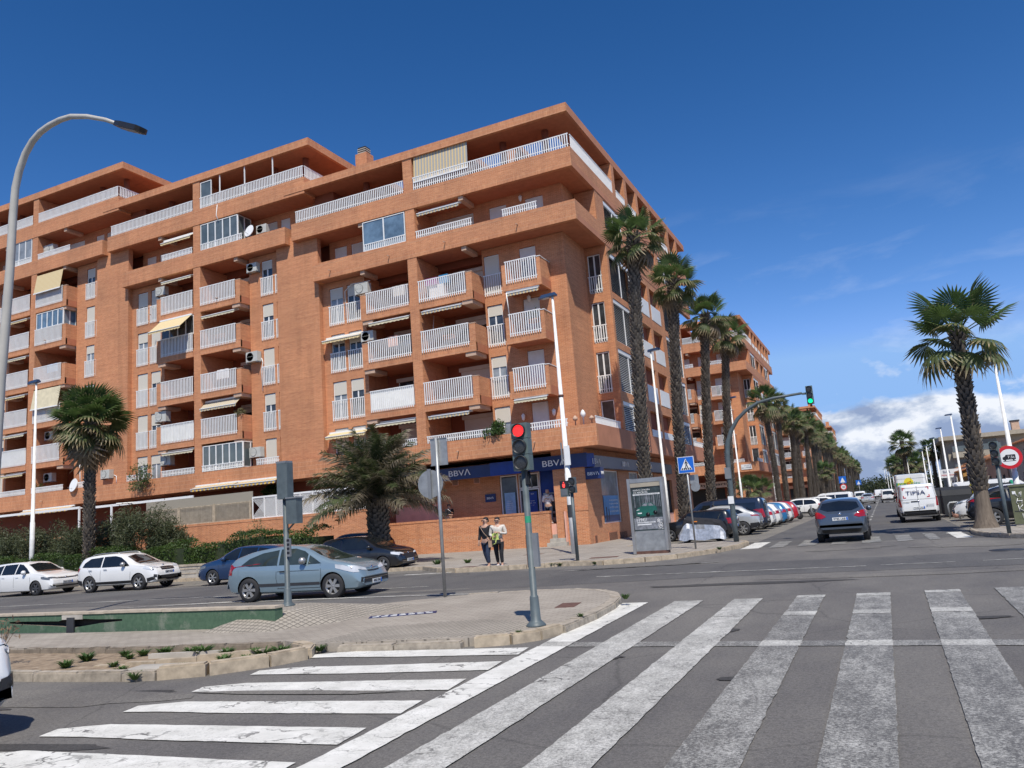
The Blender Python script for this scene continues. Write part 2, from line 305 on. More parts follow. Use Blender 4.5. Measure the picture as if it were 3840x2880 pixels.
# ------------------------------------------------------------------ mesh helpers
class MB:
    def __init__(s): s.v = []; s.f = []; s.mi = []; s.sm = []; s.mats = []; s.tip = None
    def mid(s, mat):
        if mat not in s.mats: s.mats.append(mat)
        return s.mats.index(mat)
    def face(s, pts, mat, smooth=False):
        i = len(s.v); s.v.extend([tuple(p) for p in pts]); s.f.append(tuple(range(i, i+len(pts)))); s.mi.append(s.mid(mat)); s.sm.append(smooth)
    def box(s, x0, x1, y0, y1, z0, z1, mat, rot=None):
        if x0 > x1: x0, x1 = x1, x0
        if y0 > y1: y0, y1 = y1, y0
        if z0 > z1: z0, z1 = z1, z0
        p = [(x0,y0,z0),(x1,y0,z0),(x1,y1,z0),(x0,y1,z0),(x0,y0,z1),(x1,y0,z1),(x1,y1,z1),(x0,y1,z1)]
        if rot:
            c, a = rot; ca, sa = math.cos(a), math.sin(a)
            p = [(c[0]+(q[0]-c[0])*ca-(q[1]-c[1])*sa, c[1]+(q[0]-c[0])*sa+(q[1]-c[1])*ca, q[2]) for q in p]
        i = len(s.v); s.v += p; k = s.mid(mat)
        for f in ((0,3,2,1),(4,5,6,7),(0,1,5,4),(1,2,6,5),(2,3,7,6),(3,0,4,7)):
            s.f.append(tuple(i+j for j in f)); s.mi.append(k); s.sm.append(False)
    def prism(s, poly, z0, z1, mat, top=None):
        n = len(poly); i = len(s.v)
        s.v += [(x,y,z0) for x,y in poly] + [(x,y,z1) for x,y in poly]; k = s.mid(mat)
        s.f.append(tuple(i+n+j for j in range(n))); s.mi.append(s.mid(top or mat)); s.sm.append(False)
        s.f.append(tuple(i+n-1-j for j in range(n))); s.mi.append(k); s.sm.append(False)
        for j in range(n):
            j2 = (j+1) % n; s.f.append((i+j, i+j2, i+n+j2, i+n+j)); s.mi.append(k); s.sm.append(False)
    def tube(s, path, rads, mat, n=8, cap=True, smooth=True):
        path = [Vector(p) for p in path]
        if isinstance(rads, (int, float)): rads = [rads]*len(path)
        i0 = len(s.v); k = s.mid(mat); ref = None
        for j, p in enumerate(path):
            d = (path[min(j+1, len(path)-1)]-path[max(j-1, 0)]).normalized()
            if ref is None:
                ref = d.cross(Vector((0,1,0))) if abs(d.y) < .9 else d.cross(Vector((1,0,0)))
            a = (ref - d*ref.dot(d)).normalized(); ref = a; b_ = d.cross(a)
            for t in range(n):
                an = 2*math.pi*t/n; q = p + (a*math.cos(an)+b_*math.sin(an))*rads[j]; s.v.append(tuple(q))
        for j in range(len(path)-1):
            for t in range(n):
                t2 = (t+1) % n
                s.f.append((i0+j*n+t, i0+j*n+t2, i0+(j+1)*n+t2, i0+(j+1)*n+t)); s.mi.append(k); s.sm.append(smooth)
        if cap:
            s.f.append(tuple(i0+t for t in reversed(range(n)))); s.mi.append(k); s.sm.append(False)
            e = i0+(len(path)-1)*n; s.f.append(tuple(e+t for t in range(n))); s.mi.append(k); s.sm.append(False)
    def cyl(s, a, b_, r, mat, n=16, r2=None): s.tube([a, b_], [r, r2 if r2 is not None else r], mat, n)
    def lathe(s, prof, c, axis, mat, n=24, smooth=True, cap=True):
        # prof: (r, h) pairs along axis through c
        ax = Vector(axis).normalized(); a = ax.orthogonal().normalized(); b_ = ax.cross(a); c = Vector(c); i0 = len(s.v); k = s.mid(mat)
        for r_, h in prof:
            for t in range(n):
                an = 2*math.pi*t/n; s.v.append(tuple(c+ax*h+(a*math.cos(an)+b_*math.sin(an))*r_))
        for j in range(len(prof)-1):
            for t in range(n):
                t2 = (t+1) % n; s.f.append((i0+j*n+t, i0+j*n+t2, i0+(j+1)*n+t2, i0+(j+1)*n+t)); s.mi.append(k); s.sm.append(smooth)
        for j, rev in ((0, True), (len(prof)-1, False)):
            if cap and prof[j][0] > 1e-4:
                f = [i0+j*n+t for t in range(n)]; s.f.append(tuple(reversed(f)) if rev else tuple(f)); s.mi.append(k); s.sm.append(False)
    def mesh(s, name, origin=(0,0,0)):
        me = bpy.data.meshes.new(name); ox, oy, oz = origin
        me.from_pydata([(x-ox, y-oy, z-oz) for x, y, z in s.v], [], s.f)
        for mt in s.mats: me.materials.append(MATS[mt])
        me.polygons.foreach_set('material_index', s.mi); me.polygons.foreach_set('use_smooth', s.sm)
        if s.tip is not None:
            at = me.attributes.new('tip', 'FLOAT', 'POINT'); at.data.foreach_set('value', s.tip)
        me.update(); return me
def link(name, data, parent=None, loc=(0,0,0), rot=None, scale=None):
    o = bpy.data.objects.new(name, data); COL.objects.link(o)
    if parent: o.parent = parent
    o.location = loc
    if rot: o.rotation_euler = rot
    if scale: o.scale = scale
    return o
def tag(o, label=None, cat=None, group=None, kind=None):
    if label: o['label'] = label
    if cat: o['category'] = cat
    if group: o['group'] = group
    if kind: o['kind'] = kind
    return o
def thing(name, label, cat, loc=(0,0,0), rz=0, group=None):
    return tag(link(name, None, None, loc, (0,0,rz)), label, cat, group)
def part(name, mb, parent, origin=None, loc=(0,0,0), rot=None):
    # geometry given in the thing's own frame unless origin says where that frame stands
    return link(name, mb.mesh(name, origin or (0,0,0)), parent, loc, rot)
def struct(name, mb, loc=(0,0,0)):
    return tag(link(name, mb.mesh(name), None, loc), kind='structure')
def clone(o, parent=None):
    c = o.copy(); COL.objects.link(c); c.parent = parent
    for ch in list(o.children): clone(ch, c)
    return c
def box1(name, x0, x1, y0, y1, z0, z1, mat, parent, loc=(0,0,0)):
    b = MB(); b.box(x0, x1, y0, y1, z0, z1, mat); return part(name, b, parent, loc=loc)
_txt = {}
def text_mesh(s, h, mat, depth=.01, width=None):
    key = (s, round(h, 3), mat, width)
    if key in _txt: return _txt[key]
    cu = bpy.data.curves.new('t', 'FONT'); cu.body = s; cu.size = 1; cu.extrude = .5; cu.align_x = 'CENTER'; cu.align_y = 'CENTER'; cu.resolution_u = 3
    o = bpy.data.objects.new('t', cu); COL.objects.link(o); dg = bpy.context.evaluated_depsgraph_get(); dg.update()
    me = bpy.data.meshes.new_from_object(o.evaluated_get(dg)); bpy.data.objects.remove(o); bpy.data.curves.remove(cu)
    xs = [v.co.x for v in me.vertices]; ys = [v.co.y for v in me.vertices]
    if xs:
        w_ = max(xs)-min(xs); hh = max(ys)-min(ys); cx = (max(xs)+min(xs))/2; cy = (max(ys)+min(ys))/2
        k = h/hh; kx = (width/w_) if width else k
        for v in me.vertices: v.co = Vector(((v.co.x-cx)*kx, (v.co.y-cy)*k, v.co.z*depth))
    me.materials.clear(); me.materials.append(MATS[mat]); me.name = 'lettering'; _txt[key] = me; return me
def text(s, h, mat, parent, loc, rot, depth=.01, width=None, name='lettering'):
    return link(name, text_mesh(s, h, mat, depth, width), parent, loc, rot)
FRONT = (rad(90), 0, 0)          # lettering that faces -Y
EAST = (rad(90), 0, rad(90))     # lettering that faces +X

def wall(b, axis, c, u0, u1, z0, z1, holes, depth, mat, rmat=None):
    # flat wall with rectangular openings and their reveals. axis 'y': plane Y=c facing -Y; 'x': plane X=c facing +X
    rmat = rmat or mat
    hs = [h for h in holes if h[0] < u1 and h[1] > u0 and h[2] < z1 and h[3] > z0]
    us = sorted({u0, u1, *[min(max(h[i], u0), u1) for h in hs for i in (0,1)]}); zs = sorted({z0, z1, *[min(max(h[i], z0), z1) for h in hs for i in (2,3)]})
    P = (lambda u, z, d=0: (u, c+d, z)) if axis == 'y' else (lambda u, z, d=0: (c-d, u, z))
    for i in range(len(zs)-1):
        run = None
        for j in range(len(us)-1):
            cu, cz = (us[j]+us[j+1])/2, (zs[i]+zs[i+1])/2
            inside = any(h[0] < cu < h[1] and h[2] < cz < h[3] for h in hs)
            if not inside and run is None: run = us[j]
            if run is not None and (inside or j == len(us)-2):
                e = us[j] if inside else us[j+1]
                b.face([P(run, zs[i]), P(e, zs[i]), P(e, zs[i+1]), P(run, zs[i+1])], mat); run = None
    for (a, e, p, q) in hs:
        b.face([P(a,p), P(a,q), P(a,q,depth), P(a,p,depth)], rmat); b.face([P(e,p), P(e,p,depth), P(e,q,depth), P(e,q)], rmat)
        b.face([P(a,p), P(a,p,depth), P(e,p,depth), P(e,p)], rmat); b.face([P(a,q), P(e,q), P(e,q,depth), P(a,q,depth)], rmat)

# ------------------------------------------------------------------ ground, roads, pavements
b = MB(); b.face([(-900,-300,-.02),(900,-300,-.02),(900,4000,-.02),(-900,4000,-.02)], 'asphalt_grey'); struct('ground', b)
b = MB(); b.face([(-70,-12,0),(14,-12,0),(14,30.5,0),(-70,30.5,0)], 'asphalt'); struct('road', b)
b = MB(); b.face([(-4.95,30.52,.002),(2.62,30.52,.002),(2.62,900,.002),(-4.95,900,.002)], 'asphalt_dark'); struct('street_road', b)
b = MB(); b.face([(-70,15.9,.004),(-12.5,17.6,.004),(-4,19.2,.004),(14,19.5,.004),(14,22.8,.004),(-4,23.2,.004),(-14,24.3,.004),(-24,23.2,.004),(-70,20,.004)], 'asphalt_dark'); struct('resurfaced_lane', b)
b = MB(); b.face([(-10.4,33.9,.004),(-4.95,33.9,.004),(-4.95,400,.004),(-10.4,400,.004)], 'parking_concrete'); b.face([(2.62,34.2,.004),(9,34.2,.004),(9,400,.004),(2.62,400,.004)], 'parking_concrete')
b.face([(-70,22.9,.008),(-34,24.0,.008),(-23,24.0,.008),(-16,25.6,.008),(-16.4,27.2,.008),(-23,27.3,.008),(-70,26,.008)], 'parking_concrete'); struct('parking_bays', b)
# paint
def road_patch(label_name, cx, cy, rx, ry, rot, mat, z=.006, n=18, seed=1):
    r_ = random.Random(seed); bb = MB(); ca, sa = math.cos(rot), math.sin(rot); pts = []
    for i in range(n):
        a = 2*math.pi*i/n; k = r_.uniform(.72,1.1); x, y = math.cos(a)*rx*k, math.sin(a)*ry*k; pts.append((cx+x*ca-y*sa, cy+x*sa+y*ca, z))
    bb.face(pts, mat); struct(label_name, bb)
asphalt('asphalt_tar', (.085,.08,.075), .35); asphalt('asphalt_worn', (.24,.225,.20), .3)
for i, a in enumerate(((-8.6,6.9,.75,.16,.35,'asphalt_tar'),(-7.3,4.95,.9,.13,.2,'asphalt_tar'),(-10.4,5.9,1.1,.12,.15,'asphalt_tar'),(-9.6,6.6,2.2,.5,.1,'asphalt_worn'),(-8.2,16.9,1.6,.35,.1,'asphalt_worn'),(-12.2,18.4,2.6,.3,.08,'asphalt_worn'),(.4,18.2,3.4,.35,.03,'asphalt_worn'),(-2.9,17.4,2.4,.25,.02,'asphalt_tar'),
    (2.6,26.4,2.2,1.2,.1,'asphalt_worn'),(-1.2,27.2,1.4,.8,.3,'asphalt_worn'),(-2.2,11.2,.22,.16,.2,'asphalt_tar'),(-1.6,8.2,.16,.1,.2,'asphalt_tar'),(-.4,7.2,.2,.07,.1,'asphalt_tar'),(-3.3,9.2,.3,.12,.5,'asphalt_tar'),(.8,12.0,.5,.12,.2,'asphalt_tar'),(-6.2,7.2,1.5,.10,.1,'asphalt_worn'))): road_patch('asphalt_patch_and_shadow', *a, z=.0045+i*.0004, seed=i+3)  # tar and worn patches; a dark spot mid-road paints in a cable's shadow
PT = MB()
def stripe(pts, mat, name='crossing_stripe', z=.012):
    out = []; n = len(pts); cy = sum(p[1] for p in pts)/n; j = .0055 if cy < 18 else .03
    for i in range(n):
        (xa, ya), (xb, yb) = pts[i], pts[(i+1)%n]; L = math.hypot(xb-xa, yb-ya); k = max(1, min(60, int(L/.11)))
        if L < .12: out.append((xa, ya, z)); continue
        for q in range(k):
            t = q/k; jj = rnd.gauss(0, j*(1.6 if rnd.random() < .12 else .6)); out.append((xa+(xb-xa)*t-(yb-ya)/L*jj, ya+(yb-ya)*t+(xb-xa)/L*jj, z))
    bb = MB(); bb.face(out, mat); return link(name, bb.mesh(name), MARK)
MARK = tag(link('road_markings', None), kind='structure')
def lin(x0, y0, x1, y1, y): return x0+(x1-x0)*(y-y0)/(y1-y0)
zl = [(-4.69,14.56,-4.36,7.51,-4.20,14.52,-3.95,6.92,'paint_fresh'),(-3.72,14.62,-3.57,6.1,-3.20,14.61,-3.09,5.29,'paint_mid'),(-2.67,14.7,-2.53,5.3,-2.17,14.68,-2.06,5.37,'paint_mid'),
      (-1.61,14.97,-1.58,5.46,-1.16,14.94,-1.10,5.4,'paint_worn'),(-.65,15.06,-.63,5.64,-.13,15.02,-.15,5.73,'paint_worn'),(.39,15.17,.31,5.82,.91,15.22,.80,5.8,'paint_worn'),(1.42,15.31,1.32,5.8,1.95,15.31,1.85,5.8,'paint_worn'),(2.5,15.4,2.4,5.8,3.0,15.4,2.9,5.8,'paint_worn')]
for a in zl:
    y0, y1 = (a[1]+a[5])/2, 3.2
    for (ya, yb) in ((y0, 10.36), (10.36, 10.0), (10.0, y1)):
        stripe([(lin(*a[:4], ya), ya), (lin(*a[4:8], ya), ya), (lin(*a[4:8], yb), yb), (lin(*a[:4], yb), yb)], a[8] if ya != 10.36 else 'paint_mid')
stripe([(-4.05,9.99),(3.4,10.02),(3.4,10.37),(-4.05,10.33)], 'paint_worn', 'stop_line', .008)
# re-painted bars across the worn stripes
for x0, x1, ya, yb in ((-2.63,-2.14,12.5,12.9),(-1.60,-1.14,12.5,12.9),(-.64,-.14,12.55,12.95),(.37,.88,12.6,13.0),(-1.61,-1.15,14.6,14.93),(-.65,-.13,14.65,15.0),(.39,.91,14.85,15.17)):
    stripe([(x0,ya),(x1,ya),(x1,yb),(x0,yb)], 'paint_mid', 'crossing_stripe', .016)
for k, (yr, wd) in enumerate(((9.68,.50),(8.73,.52),(7.73,.53),(6.75,.5),(5.76,.5),(4.78,.5),(3.8,.5))):
    yl = (9.42,8.30,7.35,6.43,5.5,4.62,3.7)[k]; xr = (-4.52,-4.46,-4.42,-4.38,-4.34,-4.3,-4.26)[k]
    pts = []
    xl = -7.62
    pts += [(xl-.02, yl-.27), (xl+.5, yl-.22+.02), (xl+1.4, (yl*2+yr)/3-wd/2), (xr+.02, yr-wd/2), (xr-.05, yr+wd/2), (xl+1.5, (yl*2+yr)/3+wd/2), (xl+.35, yl+wd/2-.03), (xl-.1, yl-.02)]
    stripe(pts, 'paint_fresh', 'crossing_stripe', .010)
for i, (x0, x1) in enumerate(((-4.94,-4.3),(-3.95,-3.45),(-3.0,-2.4),(-1.9,-1.4),(-.9,-.3),(.2,.7),(1.15,1.5),(1.95,2.4))):
    stripe([(x0,29.5),(x1,29.6),(x1-.05,33.3),(x0-.05,33.5)], 'paint_fresh' if i in (0,7) else 'paint_old')
for y in range(52, 330, 6): stripe([(-1.0,y),(-.88,y),(-.88,y+2.6),(-1.0,y+2.6)], 'paint_mid', 'lane_dash')
stripe([(-7.3,20.5),(-.6,20.42),(-.6,20.5),(-7.3,20.6)], 'paint_mid', 'lane_line'); stripe([(-.3,20.5),(1.25,20.55),(1.25,20.62),(-.3,20.58)], 'paint_mid', 'lane_line'); stripe([(1.8,20.6),(6,20.9),(6,20.97),(1.8,20.67)], 'paint_mid', 'lane_line')
stripe([(-60,16.2),(-18.6,18.98),(-12,19.6),(-12,19.7),(-18.6,19.08),(-60,16.3)], 'paint_mid', 'lane_line')
stripe([(-21,16.45),(-17.4,17.0),(-11,17.15),(-7.3,16.95),(-7.3,17.1),(-11,17.3),(-17.2,17.35),(-18.7,17.0)], 'paint_mid', 'edge_line')
stripe([(-16,24.45),(-12,24.9),(-10.3,25.35),(-10.3,25.45),(-12,25.05),(-16,24.65)], 'paint_fresh', 'edge_line')
for k in range(7): stripe([(-9.2+k*.55,22.9+k*.09),(-7.6+k*.5,23.2+k*.1),(-7.7+k*.5,23.34+k*.1),(-9.4+k*.55,23.0+k*.09)], 'paint_old', 'worn_marking')
for k, (y, a) in enumerate(((125,1),(150,1),(175,1))):
    for i in range(7): stripe([(-4.4+i,y),(-3.9+i,y),(-3.9+i,y+3.5),(-4.4+i,y+3.5)], 'paint_mid')

KS = {}
def kerb_run(path, parent, z=.14, w=.16, mat='kerb_stone', step=.9, name='kerb_stone'):
    # one object per stone, stones of one length share a mesh
    for (x0, y0), (x1, y1) in zip(path, path[1:]):
        L = math.hypot(x1-x0, y1-y0); n = max(1, round(L/step)); a = math.atan2(y1-y0, x1-x0); l = L/n
        for i in range(n):
            key = (round(l, 2), z, mat, w)
            if key not in KS:
                bm = bmesh.new(); bmesh.ops.create_cube(bm, size=1)
                for v in bm.verts: v.co = Vector((v.co.x*(l-.012), v.co.y*w, (v.co.z+.5)*(z+.03)-.03))
                bmesh.ops.bevel(bm, geom=[e for e in bm.edges if all(v.co.z > z-.01 for v in e.verts)], offset=.022, segments=2, affect='EDGES')
                me = bpy.data.meshes.new(name); bm.to_mesh(me); bm.free(); me.materials.append(MATS[mat])
                KS[key] = me
            t = (i+.5)/n
            link(name, KS[key], parent, (x0+(x1-x0)*t+rnd.uniform(-.006,.006), y0+(y1-y0)*t+rnd.uniform(-.006,.006), rnd.uniform(-.012,.004)), (rnd.uniform(-.01,.01), 0, a+rnd.uniform(-.008,.008)))
def slab(name, poly, z, mat):
    bb = MB(); bb.prism(poly, -.05, z, mat); return struct(name, bb)
# corner pavement in front of the bank
corner = [(-66,27.6),(-23,27.2),(-16.6,27.0),(-15.0,25.4),(-13.9,24.75),(-11.3,25.0),(-10.2,25.5),(-8.6,25.15),(-7.4,25.6),(-6.6,26.4),(-5.7,28.3),(-5.25,30.5),(-5.2,32.4),(-5.6,33.6),(-10.5,33.9),(-10.5,420),(-60,420),(-66,420)]
pv = slab('corner_pavement', corner, .14, 'paving_far')
kerb_run([(-62,27.5),(-23,27.1),(-16.6,26.9)], pv, .15, mat='kerb_stone'); kerb_run([(-16.6,26.9),(-15.0,25.3),(-13.9,24.66),(-11.3,24.9),(-10.2,25.42),(-8.6,25.05),(-7.35,25.5),(-6.52,26.35),(-5.6,28.3),(-5.15,30.5),(-5.12,32.4),(-5.55,33.68)], pv, .155, step=.6)
kerb_run([(-10.45,34.0),(-10.45,90)], pv, .155, step=1.0)
isl = [(-4.74,10.75),(-4.66,11.6),(-4.68,12.8),(-4.82,14.1),(-5.0,14.9),(-5.4,15.7),(-6.1,16.25),(-7.2,16.35),(-8.6,16.0),(-9.6,15.2),(-10.4,14.4),(-10.6,12.9),(-11.3,11.3),(-16,11.0),(-26,10.6),(-26,9.35),(-14,9.35),(-11,9.5),(-8.7,9.9),(-8.0,9.6),(-7.4,9.75),(-6.6,9.9),(-5.6,10.05),(-5.1,10.3)]
iv = slab('island_pavement', isl, .12, 'paving')
bb = MB(); bb.prism([(-8.0,9.75),(-7.3,9.85),(-5.7,10.15),(-5.2,10.5),(-4.95,11.3),(-6.3,11.9),(-7.9,11.2)], .08, .124, 'paving_dots'); struct('tactile_paving', bb)
kerb_run([(-5.45,10.02),(-5.0,10.25),(-4.72,10.6),(-4.6,11.1)], iv, .15, step=.42); kerb_run([(-4.6,11.1),(-4.58,12.4),(-4.68,13.7),(-4.85,14.6),(-5.1,15.3),(-5.6,15.95),(-6.4,16.4),(-7.4,16.45),(-8.8,16.05)], iv, .128, w=.22, mat='kerb_grey', step=.8)
kerb_run([(-7.5,9.70),(-6.6,9.82),(-5.6,9.98)], iv, .105, w=.18, mat='kerb_grey', step=.9)
# planting bed with kerb and block edging
bed = [(-26,7.5),(-11,7.55),(-9.4,7.68),(-8.5,8.0),(-7.95,8.6),(-7.75,9.1),(-8.0,9.5),(-8.6,9.75),(-11,9.45),(-26,9.3)]
bv = slab('planting_bed', bed, .03, 'earth')
kerb_run([(-25,7.45),(-11,7.5),(-9.4,7.62),(-8.9,7.72)], bv, .13, w=.17, mat='kerb_grey', step=.95); kerb_run([(-8.9,7.72),(-8.35,8.02),(-7.86,8.6),(-7.66,9.12)], bv, .17, w=.19, mat='kerb_stone', step=.62); kerb_run([(-7.66,9.12),(-7.9,9.5),(-8.3,9.7)], bv, .15, w=.19, step=.4)
kerb_run([(-24,9.33),(-11.6,9.42)], bv, .125, w=.14, mat='concrete_block', step=.42, name='edging_block'); kerb_run([(-11.6,9.42),(-8.7,9.8)], bv, .125, w=.14, mat='concrete_block', step=.5, name='edging_block')
# collapsed concrete trim with red bricks in the bed
tr = thing('broken_planter_edge', 'cracked concrete planter edge with exposed red bricks in the weedy bed', 'edging', (-9.6,8.6,.03))
bb = MB(); [bb.prism([(x0,y0-.05),(x1,y1-.05),(x1,y1+.055),(x0,y0+.05)], -.03, zt, 'kerb_stone') for x0,y0,x1,y1,zt in ((-1.3,-.27,-.72,-.22,.02),(-.71,-.21,-.22,-.12,.055),(-.21,-.11,.36,.1,.075),(.37,.11,.8,.3,.10),(.81,.32,1.2,.5,.11))]; part('concrete_trim', bb, tr)
bb = MB(); bb.prism([(-.9,.3),(.3,.62),(.3,.7),(-.9,.38)], -.03, .07, 'concrete'); part('concrete_trim', bb, tr)
for i in range(4):
    bb = MB(); bb.box(-.11,.11,-.055,.055,-.03,.055, 'brick_red'); part('brick', bb, tr, loc=(.25+i*.235,.14+i*.11,.0+.012*i), rot=(0,0,rad(24)))
bb = MB(); bb.box(-.45,.3,-.2,.2,0,.05,'concrete'); link('inspection_slab', bb.mesh('s'), None, (-9.35,8.15,.032), (0,0,rad(14)))
tag(bpy.data.objects['inspection_slab'], 'flat concrete slab lying in the dirt bed beside the kerb', 'slab')
# green low wall at the back of the walkway
gw = thing('green_low_wall', 'low green painted wall with a long dark crack and tan coping along the walkway', 'wall', (-16,11.25,.1))
bb = MB()
crk = [(-1.5,.20,.24),(-.9,.17,.24),(-.4,.15,.235),(.1,.13,.23),(.42,.10,.29),(.62,.10,.30),(.82,.12,.27),(1.3,.17,.25),(2.0,.21,.245)]
bb.box(-10,-1.5,0,.2,0,.36,'green_paint_wall'); bb.box(2.0,5.9,0,.2,0,.36,'green_paint_wall')
for (xa,la,ha),(xb,lb,hb) in zip(crk, crk[1:]):
    bb.face([(xa,0,0),(xb,0,0),(xb,0,lb),(xa,0,la)], 'green_paint_wall'); bb.face([(xa,0,ha),(xb,0,hb),(xb,0,.36),(xa,0,.36)], 'green_paint_wall')
    bb.face([(xa,0,la),(xb,0,lb),(xb,.12,lb),(xa,.12,la)], 'concrete_block'); bb.face([(xa,.12,ha),(xb,.12,hb),(xb,0,hb),(xa,0,ha)], 'dark_hole')
bb.face([(-1.5,.12,0),(2.0,.12,0),(2.0,.12,.36),(-1.5,.12,.36)], 'dark_hole'); bb.face([(2.0,.2,0),(-1.5,.2,0),(-1.5,.2,.36),(2.0,.2,.36)], 'green_paint_wall')
part('wall_face', bb, gw)
x = -10
while x < 5.8:
    l = rnd.uniform(1.5, 2.4); l = min(l, 5.92-x); bb = MB(); bb.box(0.004, l-.006, -.02, .23, .362, .405, 'cap_stone'); part('coping', bb, gw, loc=(x, 0, rnd.uniform(-.004,.004))); x += l
bb = MB(); bb.box(.22,.85,-.015,-.003,.26,.352,'concrete'); bb.box(.40,.62,-.04,-.016,.0,.30,'dark_trim'); part('bracket', bb, gw)
# ramped mound behind the control pole
bb = MB(); A = [(-11.45,10.75),(-9.9,10.8),(-9.1,12.0),(-9.0,14.4),(-11.2,13.9),(-11.6,12.5)]
top_ = [(-11.15,12.1),(-10.75,11.5),(-10.2,11.7),(-10.1,12.6),(-10.7,12.9),(-11.1,12.7)]
for i in range(6):
    j = (i+1) % 6; bb.face([(*A[i],.1),(*A[j],.1),(*top_[j],.375),(*top_[i],.375)], 'paving_dots')
bb.face([(*p,.375) for p in top_], 'paving_dots'); struct('paved_mound', bb)
def cover(name, label, pts, z):
    bb = MB(); bb.prism(pts, z-.02, z+.006, 'rust'); return tag(link(name, bb.mesh(name)), label, 'manhole cover')
cover('manhole_cover', 'rusty square manhole cover near the tip of the traffic island', [(-5.5,13.15),(-5.15,13.2),(-5.25,13.85),(-5.6,13.8)], .12)
cover('manhole_cover', 'rusty rectangular cover in the corner pavement by the advertising panel', [(-9.6,26.4),(-8.6,26.5),(-8.7,27.1),(-9.7,27.0)], .14)
cover('manhole_cover', 'small dark cover in the pavement beside the two walking women', [(-14.1,25.2),(-13.5,25.1),(-13.4,25.45),(-14.0,25.5)], .14)
cover('manhole_cover', 'flat grey cover in the pavement close to the bank steps', [(-14.3,31.2),(-13.5,31.2),(-13.5,31.7),(-14.3,31.7)], .14)
bb = MB(); bb.lathe([(.42,0),(.42,.008),(.0,.009)], (2.62,23.5,.0), (0,0,1), 'dark_trim', 20); tag(link('manhole_cover', bb.mesh('m')), 'round dark manhole cover in the asphalt near the right kerb', 'manhole cover')
# right-hand pavement
rp = [(2.72,31.6),(2.76,30.6),(3.0,29.3),(3.4,28.3),(3.9,27.6),(14,27.4),(14,34.2),(3.2,34.2),(2.78,33.2)]
rv = slab('right_pavement', rp, .13, 'paving_far'); kerb_run([(3.15,34.15),(2.72,33.2),(2.64,31.6),(2.68,30.6),(2.92,29.25),(3.32,28.2),(3.85,27.5),(9,27.3)], rv, .14, step=.7, mat='kerb_grey')
slab('far_right_pavement', [(8.2,34.25),(60,34.25),(60,500),(8.2,500)], .13, 'paving_far')

# ------------------------------------------------------------------ the brick apartment buildings
PITCH = 16.93; FZ = [None, 5.2, 8.45, 11.4, 14.37, 17.35, 20.35, 23.3]
def floor_z(k): return 8.45 + (k-2)*2.965     # floor level of storey k (2 = first with balconies)
CACHE = {}
def cached(key, fn):
    if key not in CACHE: CACHE[key] = fn()
    return CACHE[key]
def m_railing(Lx, z0, z1, solid=False, both=0):
    def f():
        b = MB(); n = max(2, round(Lx/.135))
        for i in range(n):
            x = (i+.5)*Lx/n; b.box(x-.026, x+.026, -.06, -.02, z0, z1-.05, 'white_metal')
        b.box(0, Lx, -.065, -.01, z1-.05, z1, 'white_metal'); b.box(0, Lx, -.018, -.004, z0+.15, z0+.19, 'white_metal')
        if solid: b.box(0.01, Lx-.01, -.002, .01, z0+.05, z1-.05, 'white_panel')
        return b.mesh('railing')
    return cached(('rail', round(Lx,2), round(z0,2), round(z1,2), solid), f)
def m_balcony(Lr, Lb, side, depth):
    # slab with brick end wall; local x=0 at the pier, side = +1 extends to +x, -1 to -x
    def f():
        b = MB(); T = Lr+Lb
        def bx(xa, xb, *a): b.box(*(sorted((side*xa, side*xb))), *a)
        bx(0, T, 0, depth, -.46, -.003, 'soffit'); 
        bx(0, T, -.004, .12, -.49, 0, 'brick_soldier')
        bx(Lr, T, -.008, .12, .002, 1.08, 'brick'); bx(T-.117, T-.003, .05, 1.4, -.487, 1.076, 'brick')
        bx(Lr-.02, T+.015, -.02, .14, 1.082, 1.12, 'corbel'); bx(Lr-.35, T-.08, .05, 1.35, -.72, -.492, 'corbel')
        return b.mesh('balcony')
    return cached(('balc', Lr, Lb, side, depth), f)
def m_frame(w_, h, mull=1, fr=.055):
    def f():
        b = MB()
        b.box(0, fr, -.03, .03, 0, h, 'white_pvc'); b.box(w_-fr, w_, -.03, .03, 0, h, 'white_pvc'); b.box(fr, w_-fr, -.03, .03, h-fr, h, 'white_pvc'); b.box(fr, w_-fr, -.03, .03, 0, fr, 'white_pvc')
        for i in range(mull):
            x = w_*(i+1)/(mull+1); b.box(x-fr*.8, x+fr*.8, -.026, .026, fr, h-fr, 'white_pvc')
        return b.mesh('window_frame')
    return cached(('frame', round(w_,2), round(h,2), mull), f)
def m_quad(w_, h, mat, key, d=.02):
    def f():
        b = MB(); b.box(0, w_, 0, d, 0, h, mat); return b.mesh(key)
    return cached((key, round(w_,2), round(h,2), mat, d), f)
GL = ['window_glass']*3+['curtain_glass']*2
def window(bld, x, y, z, w_, h, shut=None, mull=1, rot=0, g=None, sm='shutter'):
    wo = link('window', m_frame(w_, h, mull), bld, (x, y, z), (0,0,rot) if rot else None)
    s = rnd.choice((.3,.35,.45,.6,.25,1,.3)) if shut is None else shut
    link('pane', m_quad(w_-.11, h-.11, g or rnd.choice(GL), 'pane'), wo, (.055, 0, .055))
    if s > 0:
        hh = (h-.1)*s; link('roller_shutter', m_quad(w_-.11, hh, sm, 'roller_shutter'), wo, (.055, -.05, h-.055-hh))
    return wo
